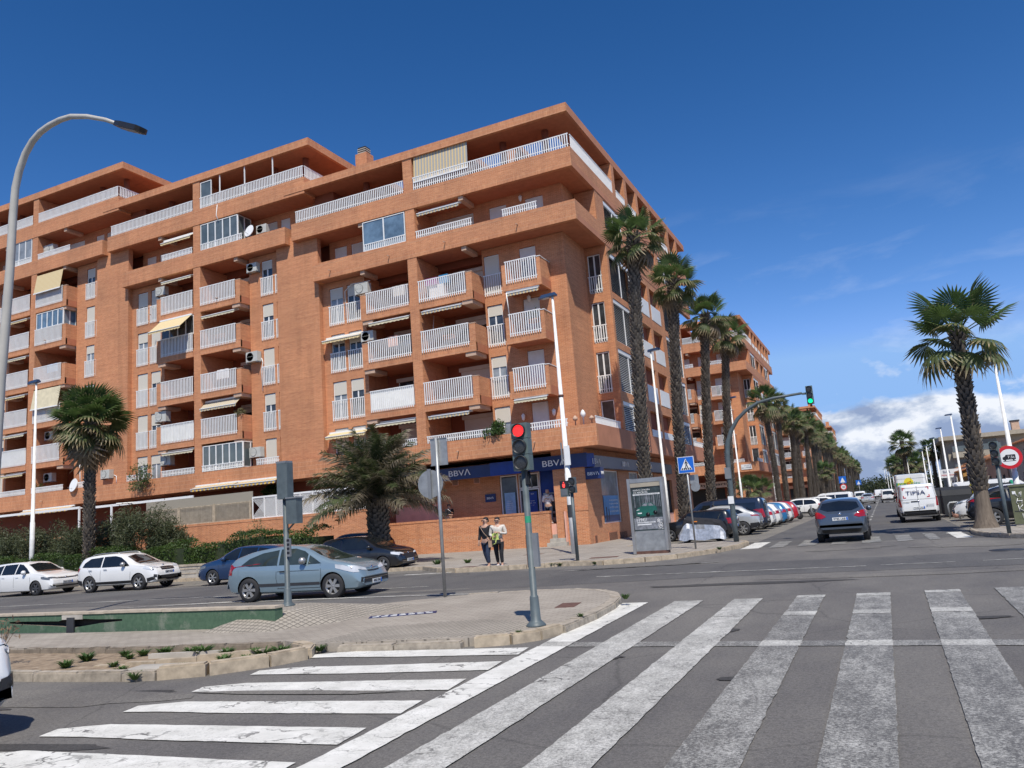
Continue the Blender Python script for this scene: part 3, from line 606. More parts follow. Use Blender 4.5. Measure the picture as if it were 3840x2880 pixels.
def m_awning(w_, out, drop, mat, val=.14, th=.012):
    def f():
        b = MB(); n = 10
        for i in range(n):
            x0, x1 = w_*i/n, w_*(i+1)/n
            sag0 = .0; b.face([(x0,0,0),(x0,-out,-drop),(x1,-out,-drop),(x1,0,0)], mat); b.face([(x0,.0,-th),(x1,0,-th),(x1,-out,-drop-th),(x0,-out,-drop-th)], mat)
            xm = (x0+x1)/2
            b.face([(x0,-out,-drop),(x0,-out,-drop-val),(xm,-out-.01,-drop-val*1.25),(x1,-out,-drop-val),(x1,-out,-drop)], mat)
        b.box(0, w_, -out-.03, -out+.02, -drop-.02, -drop+.02, 'white_metal'); b.box(-.02, w_+.02, -.06, .04, -.04, .07, 'white_metal')
        return b.mesh('awning')
    return cached(('awn', round(w_,2), out, drop, mat), f)
def m_louver(w_, h):
    def f():
        b = MB(); n = int(h/.105)
        for i in range(n):
            z = i*h/n+.03; b.face([(0,.0,z),(w_,0,z),(w_,.05,z+.055),(0,.05,z+.055)], 'white_metal'); b.face([(0,.006,z-.006),(0,.056,z+.049),(w_,.056,z+.049),(w_,.006,z-.006)], 'white_metal')
        for x in (0, w_/2-.03, w_-.05): b.box(x, x+.05, -.02, .07, 0, h, 'white_metal')
        b.box(.05, w_-.05, -.03, .09, h-.0, h+.22, 'white_metal')
        return b.mesh('louvre_screen')
    return cached(('louv', round(w_,2), round(h,2)), f)

def tower(bld, oy, P, top, first, last, rng, full=True):
    """one module of the facade: pier at P..P+.62; `top` = storey that carries the upper band.
    first: the corner tower with the extra balcony; last: leftmost."""
    x0 = P-9.85
    zt = floor_z(top)                   # floor of the storey inside the lower band
    # ---- blank wall and window walls
    b = MB()
    wl = [(P-6.3, P-5.28), (P-4.98, P-4.02)]
    wr = [(P+4.25, P+5.22)] if first else [(P+5.2, P+6.12), (P+6.42, P+7.02)]
    storeys = list(range(1, top))
    HL = []; HR = []
    for k in storeys:
        z = floor_z(k) if k > 1 else 5.95
        hh = 2.28 if k > 1 else 1.9
        for a, e in wl: HL.append((a, e, z-.02, z+hh))
        for a, e in wr: HR.append((a, e, z-.02, z+hh))
        if first: HR.append((-16.65-0, -15.65, z-.02, z+hh))
    zb = zt-.3
    wall(b, 'y', 38.0, x0-.3, P-6.85, 5.06, zt+3.2, [], .2, 'brick'); b.face([(P-6.85,38.0,5.06),(P-6.85,38.36,5.06),(P-6.85,38.36,zt+3.2),(P-6.85,38.0,zt+3.2)], 'brick')
    b.face([(x0-.3,38.4,5.06),(x0-.3,38.0,5.06),(x0-.3,38.0,zt+3.2),(x0-.3,38.4,zt+3.2)], 'brick')
    wall(b, 'y', 38.35, P-6.85, P-3.66, 5.0, zb, HL, .14, 'brick')
    b.face([(P-3.66,38.35,5.0),(P-3.66,40.4,5.0),(P-3.66,40.4,zb),(P-3.66,38.35,zb)], 'brick')
    if first: wall(b, 'y', 38.9, P+4.15, -13.95, 5.0, zb, HR, .14, 'brick')
    else: wall(b, 'y', 38.35, P+4.15, P+7.08, 5.0, zb, HR, .14, 'brick')
    yw = 38.9 if first else 38.35
    b.face([(P+4.15,40.4,5.0),(P+4.15,yw,5.0),(P+4.15,yw,zb),(P+4.15,40.4,zb)], 'brick')
    # loggia back walls with sliding-door openings
    HD = []
    for k in storeys:
        z = floor_z(k) if k > 1 else 5.6
        HD += [(P-2.9, P-.7, z, z+2.2), (P+1.5, P+3.7, z, z+2.2)]
    wall(b, 'y', 40.4, P-3.66, P+4.15, 5.0, zb, HD, .12, 'recess_shade_wall')
    w_ = part('wall', b, bld, origin=(0, 37.5, 0))
    b = MB(); b.box(P, P+.62, 37.52, 40.39, 5.1, zb-.01, 'brick'); part('pillar', b, bld, origin=(0,37.5,0))
    # ---- storeys with balconies
    for k in storeys:
        z = floor_z(k) if k > 1 else 5.95
        h = 2.28 if k > 1 else 1.9
        for a, e in wl+wr:
            yy = 38.35 if (a < P or not first) else 38.9
            window(bld, a+.01, yy+.1-37.5, z, e-a-.02, h-.03)
        if first: window(bld, -16.64, 38.9+.1-37.5, z, .98, h-.03, shut=rng.choice((.3,.35,1)), sm='shutter_white')
        z0 = z if k > 1 else 5.6
        for xa in (P-2.89, P+1.51):
            wo = window(bld, xa, 40.4+.06-37.5, z0, 2.18, 2.17, shut=rng.choice((.0,.2,.4,.9)), sm='shutter_white')
            bb = cached('shutter_box', lambda: (lambda q: (q.box(-.05, 2.23, -.2, .0, 2.0, 2.22, 'shutter_white'), q.mesh('shutter_box'))[1])(MB())); link('shutter_box', bb, wo, (0, -.02, .02))
        if k > 1:
            bo = link('balcony', m_balcony(3.12, .38, 1, 2.88), bld, (P+.625, 0.002, z)); link('railing', m_railing(3.1, -.1, 1.16), bo, (.01, 0, 0))
            bo = link('balcony', m_balcony(3.0, .42, -1, 2.88), bld, (P-.003, 0.002, z)); link('railing', m_railing(2.98, -.1, 1.16, solid=(k == 2)), bo, (-3.0, 0, 0))
            for a, e in wl+wr:
                yy = 38.35 if (a < P or not first) else 38.9
                link('railing', m_railing(e-a+.16, -.12, 1.12), bld, (a-.08, yy-37.5-.0, z))
            if first:
                def mb():
                    b = MB(); b.box(0, 2.3, 0, 1.39, -.44, -.003, 'soffit'); b.box(0, 2.3, -.004, .12, -.48, 0, 'brick_soldier')
                    b.box(0, .26, -.006, .12, .002, 1.0, 'brick'); b.box(2.08, 2.3, -.006, .12, .002, 1.08, 'brick'); b.box(2.18, 2.297, .05, 1.388, -.477, 1.076, 'brick'); b.box(0.003, .1, .05, 1.388, -.477, .996, 'brick')
                    b.box(1.9, 2.34, -.03, .15, 1.082, 1.12, 'white_metal'); b.box(2.16, 2.32, .152, 1.39, 1.082, 1.12, 'white_metal')
                    return b.mesh('balcony')
                bo = link('balcony', cached('cornerbalc', mb), bld, (-17.18, .002, z)); link('railing', m_railing(1.88, -.1, 1.16), bo, (.22, 0, 0))
    # terrace rails on the lowest band
    for xa, L in ((P-3.0, 2.98), (P+.63, 4.0 if first else 3.5), (P-6.3, 2.3), (P+5.2, 1.8)):
        if first and xa > P+5: xa, L = -16.3, 2.2
        if first and xa < P-6: continue
        link('railing', m_railing(L, .12, .52), bld, (xa, .06, 6.05))
    # ---- two upper bands, left end steps, and roof
    zA = floor_z(top)-.32 if top > 5 else 17.05
    zA = {5: 17.05, 6: 20.02, 7: 22.99}[top]; zB = zA+3.0; zR = zA+6.15
    xr = -12.6 if first else None
    LA, LB, LR = P-6.88, P-8.45, P-8.95           # left ends of the bands and the roof
    RA = -12.6 if first else P+7.95; RB = -12.6 if first else P+9.6; RC = -12.6 if first else P+10.05
    def band(xl, xr_, z, nm='parapet_band', y1=37.75):
        b = MB(); b.box(xl, xr_, 37.5, y1, z, z+.34, 'brick_soldier'); b.box(xl+.004, xr_-.004, 37.504, y1, z+.342, z+.92, 'brick'); b.box(xl, xr_, 37.5, y1, z+.922, z+1.1, 'brick_soldier')
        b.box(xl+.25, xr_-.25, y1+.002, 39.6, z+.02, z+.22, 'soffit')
        for xx, s in ((xl, 1), (xr_, -1)):
            if first and s < 0: continue
            b.box(*(sorted((xx, xx+.25*s))), y1+.001, 38.6, z, z+1.1, 'brick')
        return part(nm, b, bld, origin=(0,37.5,0))
    band(LA, RA, zA); band(LB, RB, zB)
    # inner wall of the storey between the bands
    b = MB(); hw = [(P-6.5,P-5.55,zA+.4,zA+2.6),(P-5.2,P-4.25,zA+.4,zA+2.6),(P+1.1,P+3.6,zA+.4,zA+2.6)] + ([(-18.5,-17.4,zA+.4,zA+2.6),(-16.2,-15.1,zA+.4,zA+2.6)] if first else [(P+4.9,P+5.8,zA+.4,zA+2.6),(P+6.1,P+6.9,zA+.4,zA+2.6)])
    wall(b, 'y', 39.3, P-6.9, -13.95 if first else P+9.7, zA+.2, zB+.1, hw, .12, 'brick')
    if first: b.face([(-13.95,39.3,zA+.2),(-13.95,42.4,zA+.2),(-13.95,42.4,zB+.1),(-13.95,39.3,zB+.1)], 'brick')
    part('wall', b, bld, origin=(0,37.5,0))
    for h_ in hw: window(bld, h_[0]+.01, 39.38-37.5, h_[2], h_[1]-h_[0]-.02, 2.18, shut=rng.choice((1,.5,.4,1)), sm='shutter_white' if rng.random() < .5 else 'shutter')
    b = MB(); b.box(P, P+.62, 37.53, 39.29, zA+1.1, zB-.002, 'brick'); part('pillar', b, bld, origin=(0,37.5,0)); b = MB(); b.box(P, P+.62, 37.53, 39.29, zB+1.1, zR-.002, 'brick'); part('pillar', b, bld, origin=(0,37.5,0))
    for xx in (P-3.4, P+3.55):
        for zq in (zA, zB): b = MB(); b.box(xx, xx+.3, 37.6, 39.0, zq-.25, zq-.002, 'corbel'); part('corbel', b, bld, origin=(0,37.5,0))
    link('railing', m_railing(2.9, .0, .45), bld, (P-3.0, .08, zA+1.1)); link('railing', m_railing(3.7, .0, .45), bld, (P+.65, .08, zA+1.1))
    if first: link('railing', m_railing(2.1, .0, .45), bld, (-16.9, .08, zA+1.1))
    # roof terrace rails
    if not first: link('railing', m_railing(2.6, 0, .78), bld, (RB-.06, .1, zB+1.1), (0,0,rad(90)))
    link('railing', m_railing(P-.02-(LB+.35), 0, .78), bld, (LB+.35, .06, zB+1.1)); link('railing', m_railing((RB-.06)-(P+.65), 0, .78), bld, (P+.65, .06, zB+1.1))
    b = MB()
    b.box(LR, RC, 37.47, 37.7, zR, zR+.24, 'brick_soldier'); b.box(LR, RC, 37.474, 37.7, zR+.242, zR+.5, 'brick_soldier')
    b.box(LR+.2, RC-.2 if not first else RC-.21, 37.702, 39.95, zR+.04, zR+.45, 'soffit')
    b.box(LR, LR+.2, 37.702, 62, zR, zR+.5, 'brick_soldier')
    if not first:
        b.box(RC-.2, RC, 37.702, 62, zR, zR+.5, 'brick_soldier'); b.box(RC-3.2, RC-.202, 39.96, 62, zR+.04, zR+.45, 'soffit')
    xs = LR+.6
    spans = [(LR+.202, P-2.6), (P-1.2, P+3.6), ((-14.2) if first else RC-3.2, RC-.21)]
    if top == 5: 
        for xa, xb in spans: b.box(xa, xb, 39.952, 43.4, zR+.04, zR+.45, 'soffit')
        for xx in (P+6.2,): b.box(xx, xx+.3, 39.952, 43.4, zR+.06, zR+.4, 'soffit')
    else: b.box(LR+.202, RC-3.21, 39.952, 43.4, zR+.04, zR+.45, 'soffit')
    b.box(LR+.202, RC-.21 if first else RC-3.22, 43.41, 62, zR+.04, zR+.45, 'soffit')
    part('roof', b, bld, origin=(0,37.5,0))
    b = MB(); b.box(LB+.9, LB+2.4, 38.8, 43.5, zB+.2, zR+.03, 'recess_shade_wall')
    b.box(LB+2.41, -15.2 if first else RB-2.6, 43.5, 60, zB+.2, zB+1.9 if top == 5 else zR+.03, 'recess_shade_wall'); part('penthouse_wall', b, bld, origin=(0,37.5,0))
    for xx in ((P-3.6), (P+6.0), (-14.5 if first else P+8.6)):
        b = MB(); b.cyl((xx, 39.0, zB+.22), (xx, 39.0, zR+.03), .2, 'recess_shade_wall', 12); part('column', b, bld, origin=(0,37.5,0))
    # dark core
    b = MB(); b.box(P-9.9, -14.2 if first else P+7.0, 40.95, 61.5, .15, zB+.15, 'recess_shade_wall'); b.box(P-9.9, P+7.02 if not first else -14.25, 39.96, 40.94, zA-.3, zB+.12, 'recess_shade_wall'); part('inner_core', b, bld, origin=(0,37.5,0))

def building(oy, towers, label, rng):
    bld = thing('apartment_building', label, 'building', (0, oy, 0))
    for i, (P, top) in enumerate(towers): tower(bld, oy, P, top, i == 0, i == len(towers)-1, rng)
    xl = towers[-1][0]-9.9
    # band above the ground floor
    b = MB(); b.box(xl, -12.6, 37.5, 37.75, 5.05, 5.4, 'brick_soldier'); b.box(xl, -12.6, 37.504, 37.75, 5.402, 6.15, 'brick_soldier'); b.box(xl, -12.86, 37.752, 41, 5.07, 5.6, 'terracotta_plaster'); part('parapet_band', b, bld, origin=(0,37.5,0))
    b = MB(); b.box(-12.86, -12.6, 37.752, 64.5, 5.05, 5.4, 'terracotta_plaster'); b.box(-12.86, -12.604, 37.752, 64.5, 5.402, 6.15, 'terracotta_plaster'); b.box(-16, -12.862, 41.01, 64.2, 5.07, 5.5, 'soffit'); part('parapet_band', b, bld, origin=(0,37.5,0))
    zA = 17.05; zB = 20.05; zR = 23.2
    # side facade
    b = MB(); H = []
    LV = [(6.15,7.85),(8.4,10.92),(11.35,13.9),(14.3,16.75)]
    for z0, z1 in LV:
        H += [(42.75, 47.0, z0, z1), (55.2, 60.0, z0, z1)]
    PN = [(6.15,7.8),(8.42,10.7),(11.38,13.66),(14.35,16.6)]
    for z0, z1 in PN: H += [(48.5,50.98,z0,z1), (51.6,54.1,z0,z1)]
    wall(b, 'x', -12.62, 42.4, 60.4, 6.15, 17.05, H, .3, 'brick')
    H2 = [(42.75,46.3,18.15,19.95),(47.6,50.4,18.15,19.7),(51.5,54.4,18.15,19.7),(55.3,60,18.15,19.95)]
    wall(b, 'x', -12.63, 41.2, 60.4, 18.14, 20.05, H2, .3, 'brick')
    HS = [(-13.85,-13.05,z0-.05,z1) for z0, z1 in ((6.2,7.95),(8.4,10.75),(11.35,13.7),(14.3,16.6))]
    wall(b, 'y', 42.4, -13.95, -12.62, 6.15, 17.05, HS, .12, 'brick')
    b.face([(-13.95,38.9,5.1),(-13.95,42.4,5.1),(-13.95,42.4,17.1),(-13.95,38.9,17.1)], 'brick'); b.face([(-13.95,60.4,5.1),(-13.95,64.2,5.1),(-13.95,64.2,20.1),(-13.95,60.4,20.1)], 'brick')
    b.face([(-12.62,60.4,5.1),(-13.95,60.4,5.1),(-13.95,60.4,20.1),(-12.62,60.4,20.1)], 'brick'); b.face([(-13.95,64.2,5.1),(-40,64.2,.1),(-40,64.2,20),(-13.95,64.2,20.1)], 'brick')
    b.box(-13.9, -12.64, 41.2, 42.39, 18.12, 20.04, 'brick'); part('side_wall', b, bld, origin=(0,37.5,0))
    for i, (z0, z1) in enumerate(((6.2,7.95),(8.4,10.75),(11.35,13.7),(14.3,16.6))):
        window(bld, -13.84, 42.5-37.5, z0-.04, .78, z1-z0+.02, shut=0, mull=1 if i else 0, g='window_glass')
        if i: link('railing', m_railing(.86, 0, .98), bld, (-13.88, 42.4-37.5, z0))
    def holeback(name, y0, y1, z0, z1):
        pass
    b = MB()
    for h_ in H: b.face([(-12.93,h_[0],h_[2]),(-12.93,h_[1],h_[2]),(-12.93,h_[1],h_[3]),(-12.93,h_[0],h_[3])], 'louvre_back' if h_[1]-h_[0] > 3 else 'recess_shade_wall')
    for h_ in H2: b.face([(-12.94,h_[0],h_[2]),(-12.94,h_[1],h_[2]),(-12.94,h_[1],h_[3]),(-12.94,h_[0],h_[3])], 'louvre_back')
    part('loggia_back', b, bld, origin=(0,37.5,0))
    for y0, y1 in ((42.75,47.0),(55.2,60.0)):
        for z0, z1 in LV: link('louvre_screen', m_louver(y1-y0-.04, z1-z0-.26), bld, (-12.68, y0+.02-37.5, z0+.02), (0,0,rad(90)))
    for y0, y1 in ((48.5,50.98),(51.6,54.1)):
        for i, (z0, z1) in enumerate(PN):
            bb = MB(); bb.box(-12.66, -12.6, y0, y1, z0+.01, z0+(.45 if i == 0 else 1.08), 'white_panel'); part('balcony_panel', bb, bld, origin=(0,37.5,0))
    link('railing', m_railing(4.2, .1, .5), bld, (-12.68, .15, 6.05), (0,0,rad(90))); link('railing', m_railing(4.0, .1, .5), bld, (-12.68, 60.3-37.5, 6.05), (0,0,rad(90)))
    for y0 in (42.75, 55.3): link('louvre_screen', m_louver(3.5, 1.5), bld, (-12.68, y0-37.5, 18.2), (0,0,rad(90)))
    # side bands, fins and roof edge
    b = MB(); b.box(-12.85,-12.6,37.752,64.8,zA,zA+.34,'terracotta_plaster'); b.box(-12.85,-12.604,37.752,64.8,zA+.342,zA+1.1,'brick'); b.box(-14.1,-12.852,39.601,42.6,zA+.02,zA+.2,'soffit'); part('parapet_band', b, bld, origin=(0,37.5,0))
    b = MB(); b.box(-12.85,-12.6,37.752,65.0,zB,zB+.34,'terracotta_plaster'); b.box(-12.85,-12.604,37.752,65.0,zB+.342,zB+1.1,'brick'); b.box(-15,-12.852,39.61,64.8,zB+.02,zB+.2,'soffit'); part('parapet_band', b, bld, origin=(0,37.5,0))
    b = MB(); b.box(-12.8,-12.6,37.702,65.4,zR,zR+.5,'terracotta_plaster'); b.box(-40,-12.802,62.01,65.4,zR+.03,zR+.44,'terracotta_plaster'); part('roof_edge', b, bld, origin=(0,37.5,0))
    for y in (45.1,47.8,50.5,53.7,56.4,59.2,62.0):
        b = MB(); b.box(-15.0,-12.606,y,y+.55,zB+1.1,zR-.002,'brick'); part('fin_wall', b, bld, origin=(0,37.5,0))
    link('railing', m_railing(7.3, 0, .78), bld, (-12.66, .2, zB+1.1), (0,0,rad(90)))
    for y in (45.7,48.4,51.1,54.3,57.0,59.8): link('railing', m_railing(1.9, 0, .5), bld, (-12.66, y+.05-37.5, zB+1.1), (0,0,rad(90)))
    b = MB(); b.box(-30,-15.3,60,64.6,zB+.2,zR+.03,'recess_shade_wall'); b.box(-15.01,-14.6,44.5,64.6,zB+.2,zR+.03,'recess_shade_wall'); part('penthouse_wall', b, bld, origin=(0,37.5,0))
    b = MB(); b.box(-14.15,-13.96,61.5,64.1,.15,20.1,'brick'); b.box(-40,-14.16,61.51,64.1,.15,20.1,'recess_shade_wall'); b.box(-14.24,-12.95,42.55,60.3,5.6,20.0,'recess_shade_wall'); part('inner_core', b, bld, origin=(0,37.5,0))
    return bld

rb = random.Random(5)
B1 = building(37.5, [(-23.15, 5), (-23.15-PITCH, 6), (-23.15-2*PITCH, 7)], 'large stepped brick apartment block with white railings and a bank on its corner', rb)
# ---- ground floor with the bank
OY = (0, 37.5, 0)
def bp(name, fn, mat=None):
    b = MB(); fn(b); return part(name, b, B1, origin=OY)
b = MB()
wall(b, 'y', 39.9, -26.4, -15.6, .15, 5.05, [(-19.4,-18.3,1.55,4.15),(-18.25,-17.0,1.55,4.15),(-16.97,-15.95,1.55,4.2)], .25, 'brick')
b.box(-15.6, -13.8, 38.56, 40.5, .14, 5.06, 'brick'); b.box(-66, -26.4, 39.9, 40.9, .1, 5.06, 'recess_shade_wall')
wall(b, 'x', -13.8, 40.501, 61.2, .14, 5.06, [(41.0,44.2,1.08,3.98),(46.4,48.4,1.08,3.98),(50.4,52.1,1.08,3.98),(55,57,.2,3.6)], .2, 'brick')
b.box(-15.6, -13.81, 38.57, 38.9, 5.0, 5.07, 'brick'); b.box(-26.4,-15.61,39.9,40.0,4.9,5.06,'brick')
part('ground_floor_wall', b, B1, origin=OY)
b = MB(); b.box(-26.4, -13.9, 38.7, 61.4, .1, 1.28, 'pink_plaster'); part('walkway_floor', b, B1, origin=OY)
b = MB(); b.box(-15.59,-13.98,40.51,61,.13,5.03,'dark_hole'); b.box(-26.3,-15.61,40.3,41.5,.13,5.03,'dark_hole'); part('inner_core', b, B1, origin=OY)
# sign fascia
b = MB(); b.box(-26.4, -19.2, 38.45, 38.55, 4.08, 4.74, 'navy'); b.box(-19.198, -16.9, 38.43, 38.55, 4.08, 4.78, 'navy_bright'); b.box(-16.898, -13.6, 38.45, 38.55, 4.08, 4.80, 'navy')
b.box(-26.4,-15.62,38.552,39.89,4.2,4.32,'navy'); part('sign_fascia', b, B1, origin=OY)
b = MB(); b.prism([(-13.79,38.46),(-13.598,38.46),(-13.36,38.95),(-13.79,38.95)], 4.06, 4.76, 'navy_bright'); b.box(-13.79, -13.42, 38.952, 53.0, 4.03, 4.68, 'navy_shade'); b.box(-13.79, -13.5, 53.002, 56.2, 4.0, 4.66, 'sign_black'); part('sign_fascia', b, B1, origin=OY)
def BT(s, h, loc, rot, wd, par=B1, mat='letter_white'): text(s, h, mat, par, loc, rot, .02, wd)
for x in (-21.1, -15.4): BT('BBV\u039b', .33, (x, 38.42-37.5, 4.44), FRONT, 1.36)
for y in (39.42, 44.6, 49.8): BT('BBV\u039b', .30, (-13.4, y-37.5, 4.36), EAST, 1.25)
b = MB(); b.box(-20.33,-19.68,39.84,39.895,2.73,3.17,'navy'); o = part('bank_plaque', b, B1, origin=OY); text('BBV\u039b', .12, 'letter_white', o, (-20.005,39.83-37.5,2.95), FRONT, .01, .42)
b = MB(); b.box(-13.79,-12.95,38.6,39.1,3.42,4.0,'navy'); o = part('projecting_sign', b, B1, origin=OY); text('BBV\u039b', .17, 'letter_white', o, (-13.36,38.59-37.5,3.7), FRONT, .01, .62); text('BBV\u039b', .17, 'letter_white', o, (-12.94,38.85-37.5,3.7), EAST, .01, .42)
for xa in (-22.4, -21.0):
    b = MB(); b.box(xa, xa+.4, 39.85, 39.895, 3.84, 4.12, 'pink_plaster')
    for i in range(4): b.box(xa+.04, xa+.36, 39.84, 39.849, 3.875+i*.057, 3.9+i*.057, 'dark_hole')
    part('air_vent', b, B1, origin=OY)
# shop window, door and cash machine
def glazed(x0, x1, z0, z1, y, mull, g, name='window'):
    o = link(name, m_frame(x1-x0, z1-z0, mull, .07), B1, (x0, y-37.5, z0)); link('pane', m_quad(x1-x0-.12, z1-z0-.12, g, 'pane'), o, (.06, 0, .06)); return o
o = glazed(-19.38, -18.32, 1.3, 4.12, 40.0, 0, 'window_glass'); 
b = MB(); b.box(-19.15,-18.5,39.93,39.96,1.7,3.15,'poster_sky'); b.box(-19.15,-18.5,39.925,39.929,1.75,2.0,'pink_plaster'); b.box(-18.98,-18.9,39.92,39.924,1.72,1.95,'sign_black'); b.box(-18.75,-18.68,39.92,39.924,1.72,1.97,'sign_black'); p_ = part('poster', b, B1, origin=OY)
for i, s in enumerate(('El hogar', 'conectado', 'empieza aqui', 'y contigo en la', 'experiencia')): text(s, .065, 'letter_white', p_, (-18.86, 39.92-37.5, 2.68-i*.11), FRONT, .004)
o = glazed(-18.25, -17.05, 3.3, 4.12, 40.02, 0, 'window_glass'); o = glazed(-18.25, -17.05, 1.3, 3.28, 40.02, 0, 'window_glass', 'door')
b = MB(); b.box(-17.75,-17.2,39.95,39.97,1.7,3.1,'navy_bright'); b.box(-17.45,-17.22,39.94,39.949,1.45,1.7,'sign_white'); p_ = part('poster', b, B1, origin=OY); text('BBV\u039b', .06, 'letter_white', p_, (-17.45,39.94-37.5,2.98), FRONT, .004)
for i in range(3): text(('Horario', '8:30 - 14:15', 'L - V')[i], .05, 'letter_white', p_, (-17.47,39.94-37.5,2.6-i*.12), FRONT, .004)
b = MB(); b.box(-16.95,-15.97,39.98,40.1,1.3,4.18,'navy_bright'); b.box(-16.97,-16.93,39.88,40.0,1.3,4.2,'white_metal'); b.box(-15.97,-15.92,39.85,40.0,1.3,4.2,'white_metal'); part('shop_panel', b, B1, origin=OY)
am = thing('cash_machine', 'pale cash machine set in the blue panel beside the bank door', 'cash machine', (-16.35, 39.97, 1.28))
b = MB(); b.box(-.42,.42,-.12,.0,.1,1.68,'alloy'); b.box(-.34,.34,-.125,-.121,.35,1.32,'black_plastic'); b.box(-.3,.3,-.2,-.126,.55,.66,'alloy'); part('body', b, am)
b = MB(); b.box(-.36,.36,-.135,-.126,1.42,1.6,'navy'); o = part('header', b, am); text('BBV\u039b', .1, 'letter_white', o, (0,-.14,1.51), FRONT, .004)
b = MB(); b.box(-.24,.24,-.135,-.126,.85,1.22,'grey_glass'); part('screen', b, am)
for (y0, y1, g) in ((41.0,44.2,'curtain_glass'),(46.4,48.4,'curtain_glass'),(50.4,52.1,'grey_glass')):
    o = link('shop_window', m_frame(y1-y0, 2.9, 0, .06), B1, (-13.9, y0-37.5, 1.08), EAST[0:0] or (0,0,rad(90))); link('pane', m_quad(y1-y0-.12, 2.78, g, 'pane'), o, (.06, 0, .06))
b = MB(); b.box(-13.87,-13.85,41.3,43.95,1.15,2.58,'poster_blue'); b.box(-13.848,-13.845,41.3,43.95,1.15,1.5,'navy'); b.box(-13.848,-13.84,41.6,41.75,1.2,1.95,'sign_black'); b.box(-13.848,-13.84,42.0,42.12,1.2,1.85,'sign_black'); p_ = part('poster', b, B1, origin=OY)
for i, s in enumerate(('La nueva plataforma', 'es equipo que contrata', 'con 30.000 expertos', 'en todo el mundo')): text(s, .12, 'letter_white', p_, (-13.84, 43.0-37.5, 2.32-i*.2), EAST, .004, 1.5)
for y0, z1 in ((39.15,.55),(41.5,.6),(43.4,.55)):
    y1 = y0+(.42 if y0 < 40 else 1.5); b = MB(); b.box(-13.8,-13.78,y0,y1,.12,z1,'terracotta_plaster')
    for i in range(int((y1-y0)/.085)): b.box(-13.779,-13.775,y0+.03+i*.085,y0+.07+i*.085,.15,z1-.03,'dark_hole')
    part('floor_vent', b, B1, origin=OY)
# parapet of the ramp, its coping, the steps
pw = thing('ramp_parapet_wall', 'long brick parapet wall with faded white letters below the bank front', 'wall', (-24, 38.5, .14))
b = MB(); b.box(-2.18,8.05,0,.25,-.1,1.72,'brick_parapet'); part('wall_face', b, pw); b = MB(); b.box(-2.18,8.07,-.02,.27,1.722,1.84,'brick_soldier'); part('coping', b, pw)
b = MB(); b.box(8.85,10.19,0.0,.05,-.1,1.72,'brick_parapet'); b.box(8.84,10.22,-.02,.055,1.722,1.84,'brick_soldier'); part('pillar', b, pw)
plain('faded_letter', (.56,.30,.17), .9, var=.1)
text('CENTRO DE SALUD  PASEO MARITIMO', .26, 'faded_letter', pw, (1.2,-.006,.72), FRONT, .004, 7.4)
st = thing('entrance_steps', 'four stone steps rising to the bank entrance behind the brick parapet', 'stairs', (-15.95, 38.1, .14))
for i in range(5):
    b = MB(); b.box(-.05 if i else -.1, .85+(.15 if i == 0 else 0), -.0+i*.3, .32+i*.3, 0, .2*(i+1), 'concrete'); part('step', b, st)
b = MB(); b.box(.9,.98,.2,1.7,0,1.75,'pink_plaster'); b.box(-.1,.9,1.72,1.8,0,1.75,'pink_plaster'); part('stair_wall', b, st)
b = MB(); b.tube([(-.05,1.66,1.55),(.75,1.6,1.32)], .022, 'white_metal', 6); b.tube([(.72,1.6,1.33),(.72,1.7,1.33)], .02, 'white_metal', 6); part('handrail', b, st)
b = MB(); b.box(-26.2,-23.3,39.62,39.88,1.2,2.86,'pink_plaster'); b.box(-26.4,-23.2,39.58,39.89,2.862,3.0,'terracotta_plaster'); part('ramp_wall', b, B1, origin=OY)
# garden wall with fences on the left
gwall = thing('garden_wall', 'brick garden wall carrying reed and lattice screens left of the bank', 'wall', (-43.4, 36.3, .1))
b = MB(); b.box(-22,18.75,0,.25,-.1,2.63,'brick_parapet'); part('wall_face', b, gwall); b = MB(); b.box(-22,18.8,-.02,.27,2.632,2.77,'brick_soldier'); part('coping', b, gwall)
fe = thing('reed_fence', 'cream metal fence panels backed with reed matting on top of the brick wall', 'fence', (-43.45, 36.36, 2.87))
for i in range(3):
    x0 = .28+i*2.96; b = MB()
    for (a, c, d, e) in ((x0,x0+2.86,0,.06),(x0,x0+2.86,1.03,1.09),(x0,x0+.06,.06,1.03),(x0+2.8,x0+2.86,.06,1.03)): b.box(a, c, 0, .05, d, e, 'kerb_stone')
    for j in range(40): b.box(x0+.08+j*.068, x0+.1+j*.068, .01, .03, .06, 1.03, 'cap_stone')
    part('fence_panel', b, fe)
    b = MB(); b.box(x0+2.862, x0+2.955, -.01, .07, -.1, 1.13, 'kerb_stone'); part('post', b, fe)
b = MB(); b.box(.2, 9.2, .12, .15, 0, 1.66, 'reed'); part('reed_screen', b, fe)
la = thing('lattice_fence', 'white lattice screen on the brick wall behind the shaggy palm', 'fence', (-34.2, 36.36, 2.87))
b = MB(); b.box(0,9.4,0,.05,1.2,1.3,'white_pvc'); b.box(0,9.4,0,.05,0,.06,'white_pvc')
for i in range(11):
    b.box(i*.9, i*.9+.06, -.005, .055, 0.061, 1.199, 'white_pvc')
for i in range(-12, 100):
    xa = i*.1
    for s in (0, 1):
        a0, a1 = (xa, xa+1.14) if not s else (xa+1.14, xa)
        pts = []
        za, zb_ = .06, 1.2
        lo, hi = min(a0,a1), max(a0,a1)
        if lo < 0 or hi > 9.3: continue
        b.face([(a0-.022,.02+s*.01,za),(a0+.022,.02+s*.01,za),(a1+.022,.02+s*.01,zb_),(a1-.022,.02+s*.01,zb_)], 'white_pvc')
part('lattice', b, la)
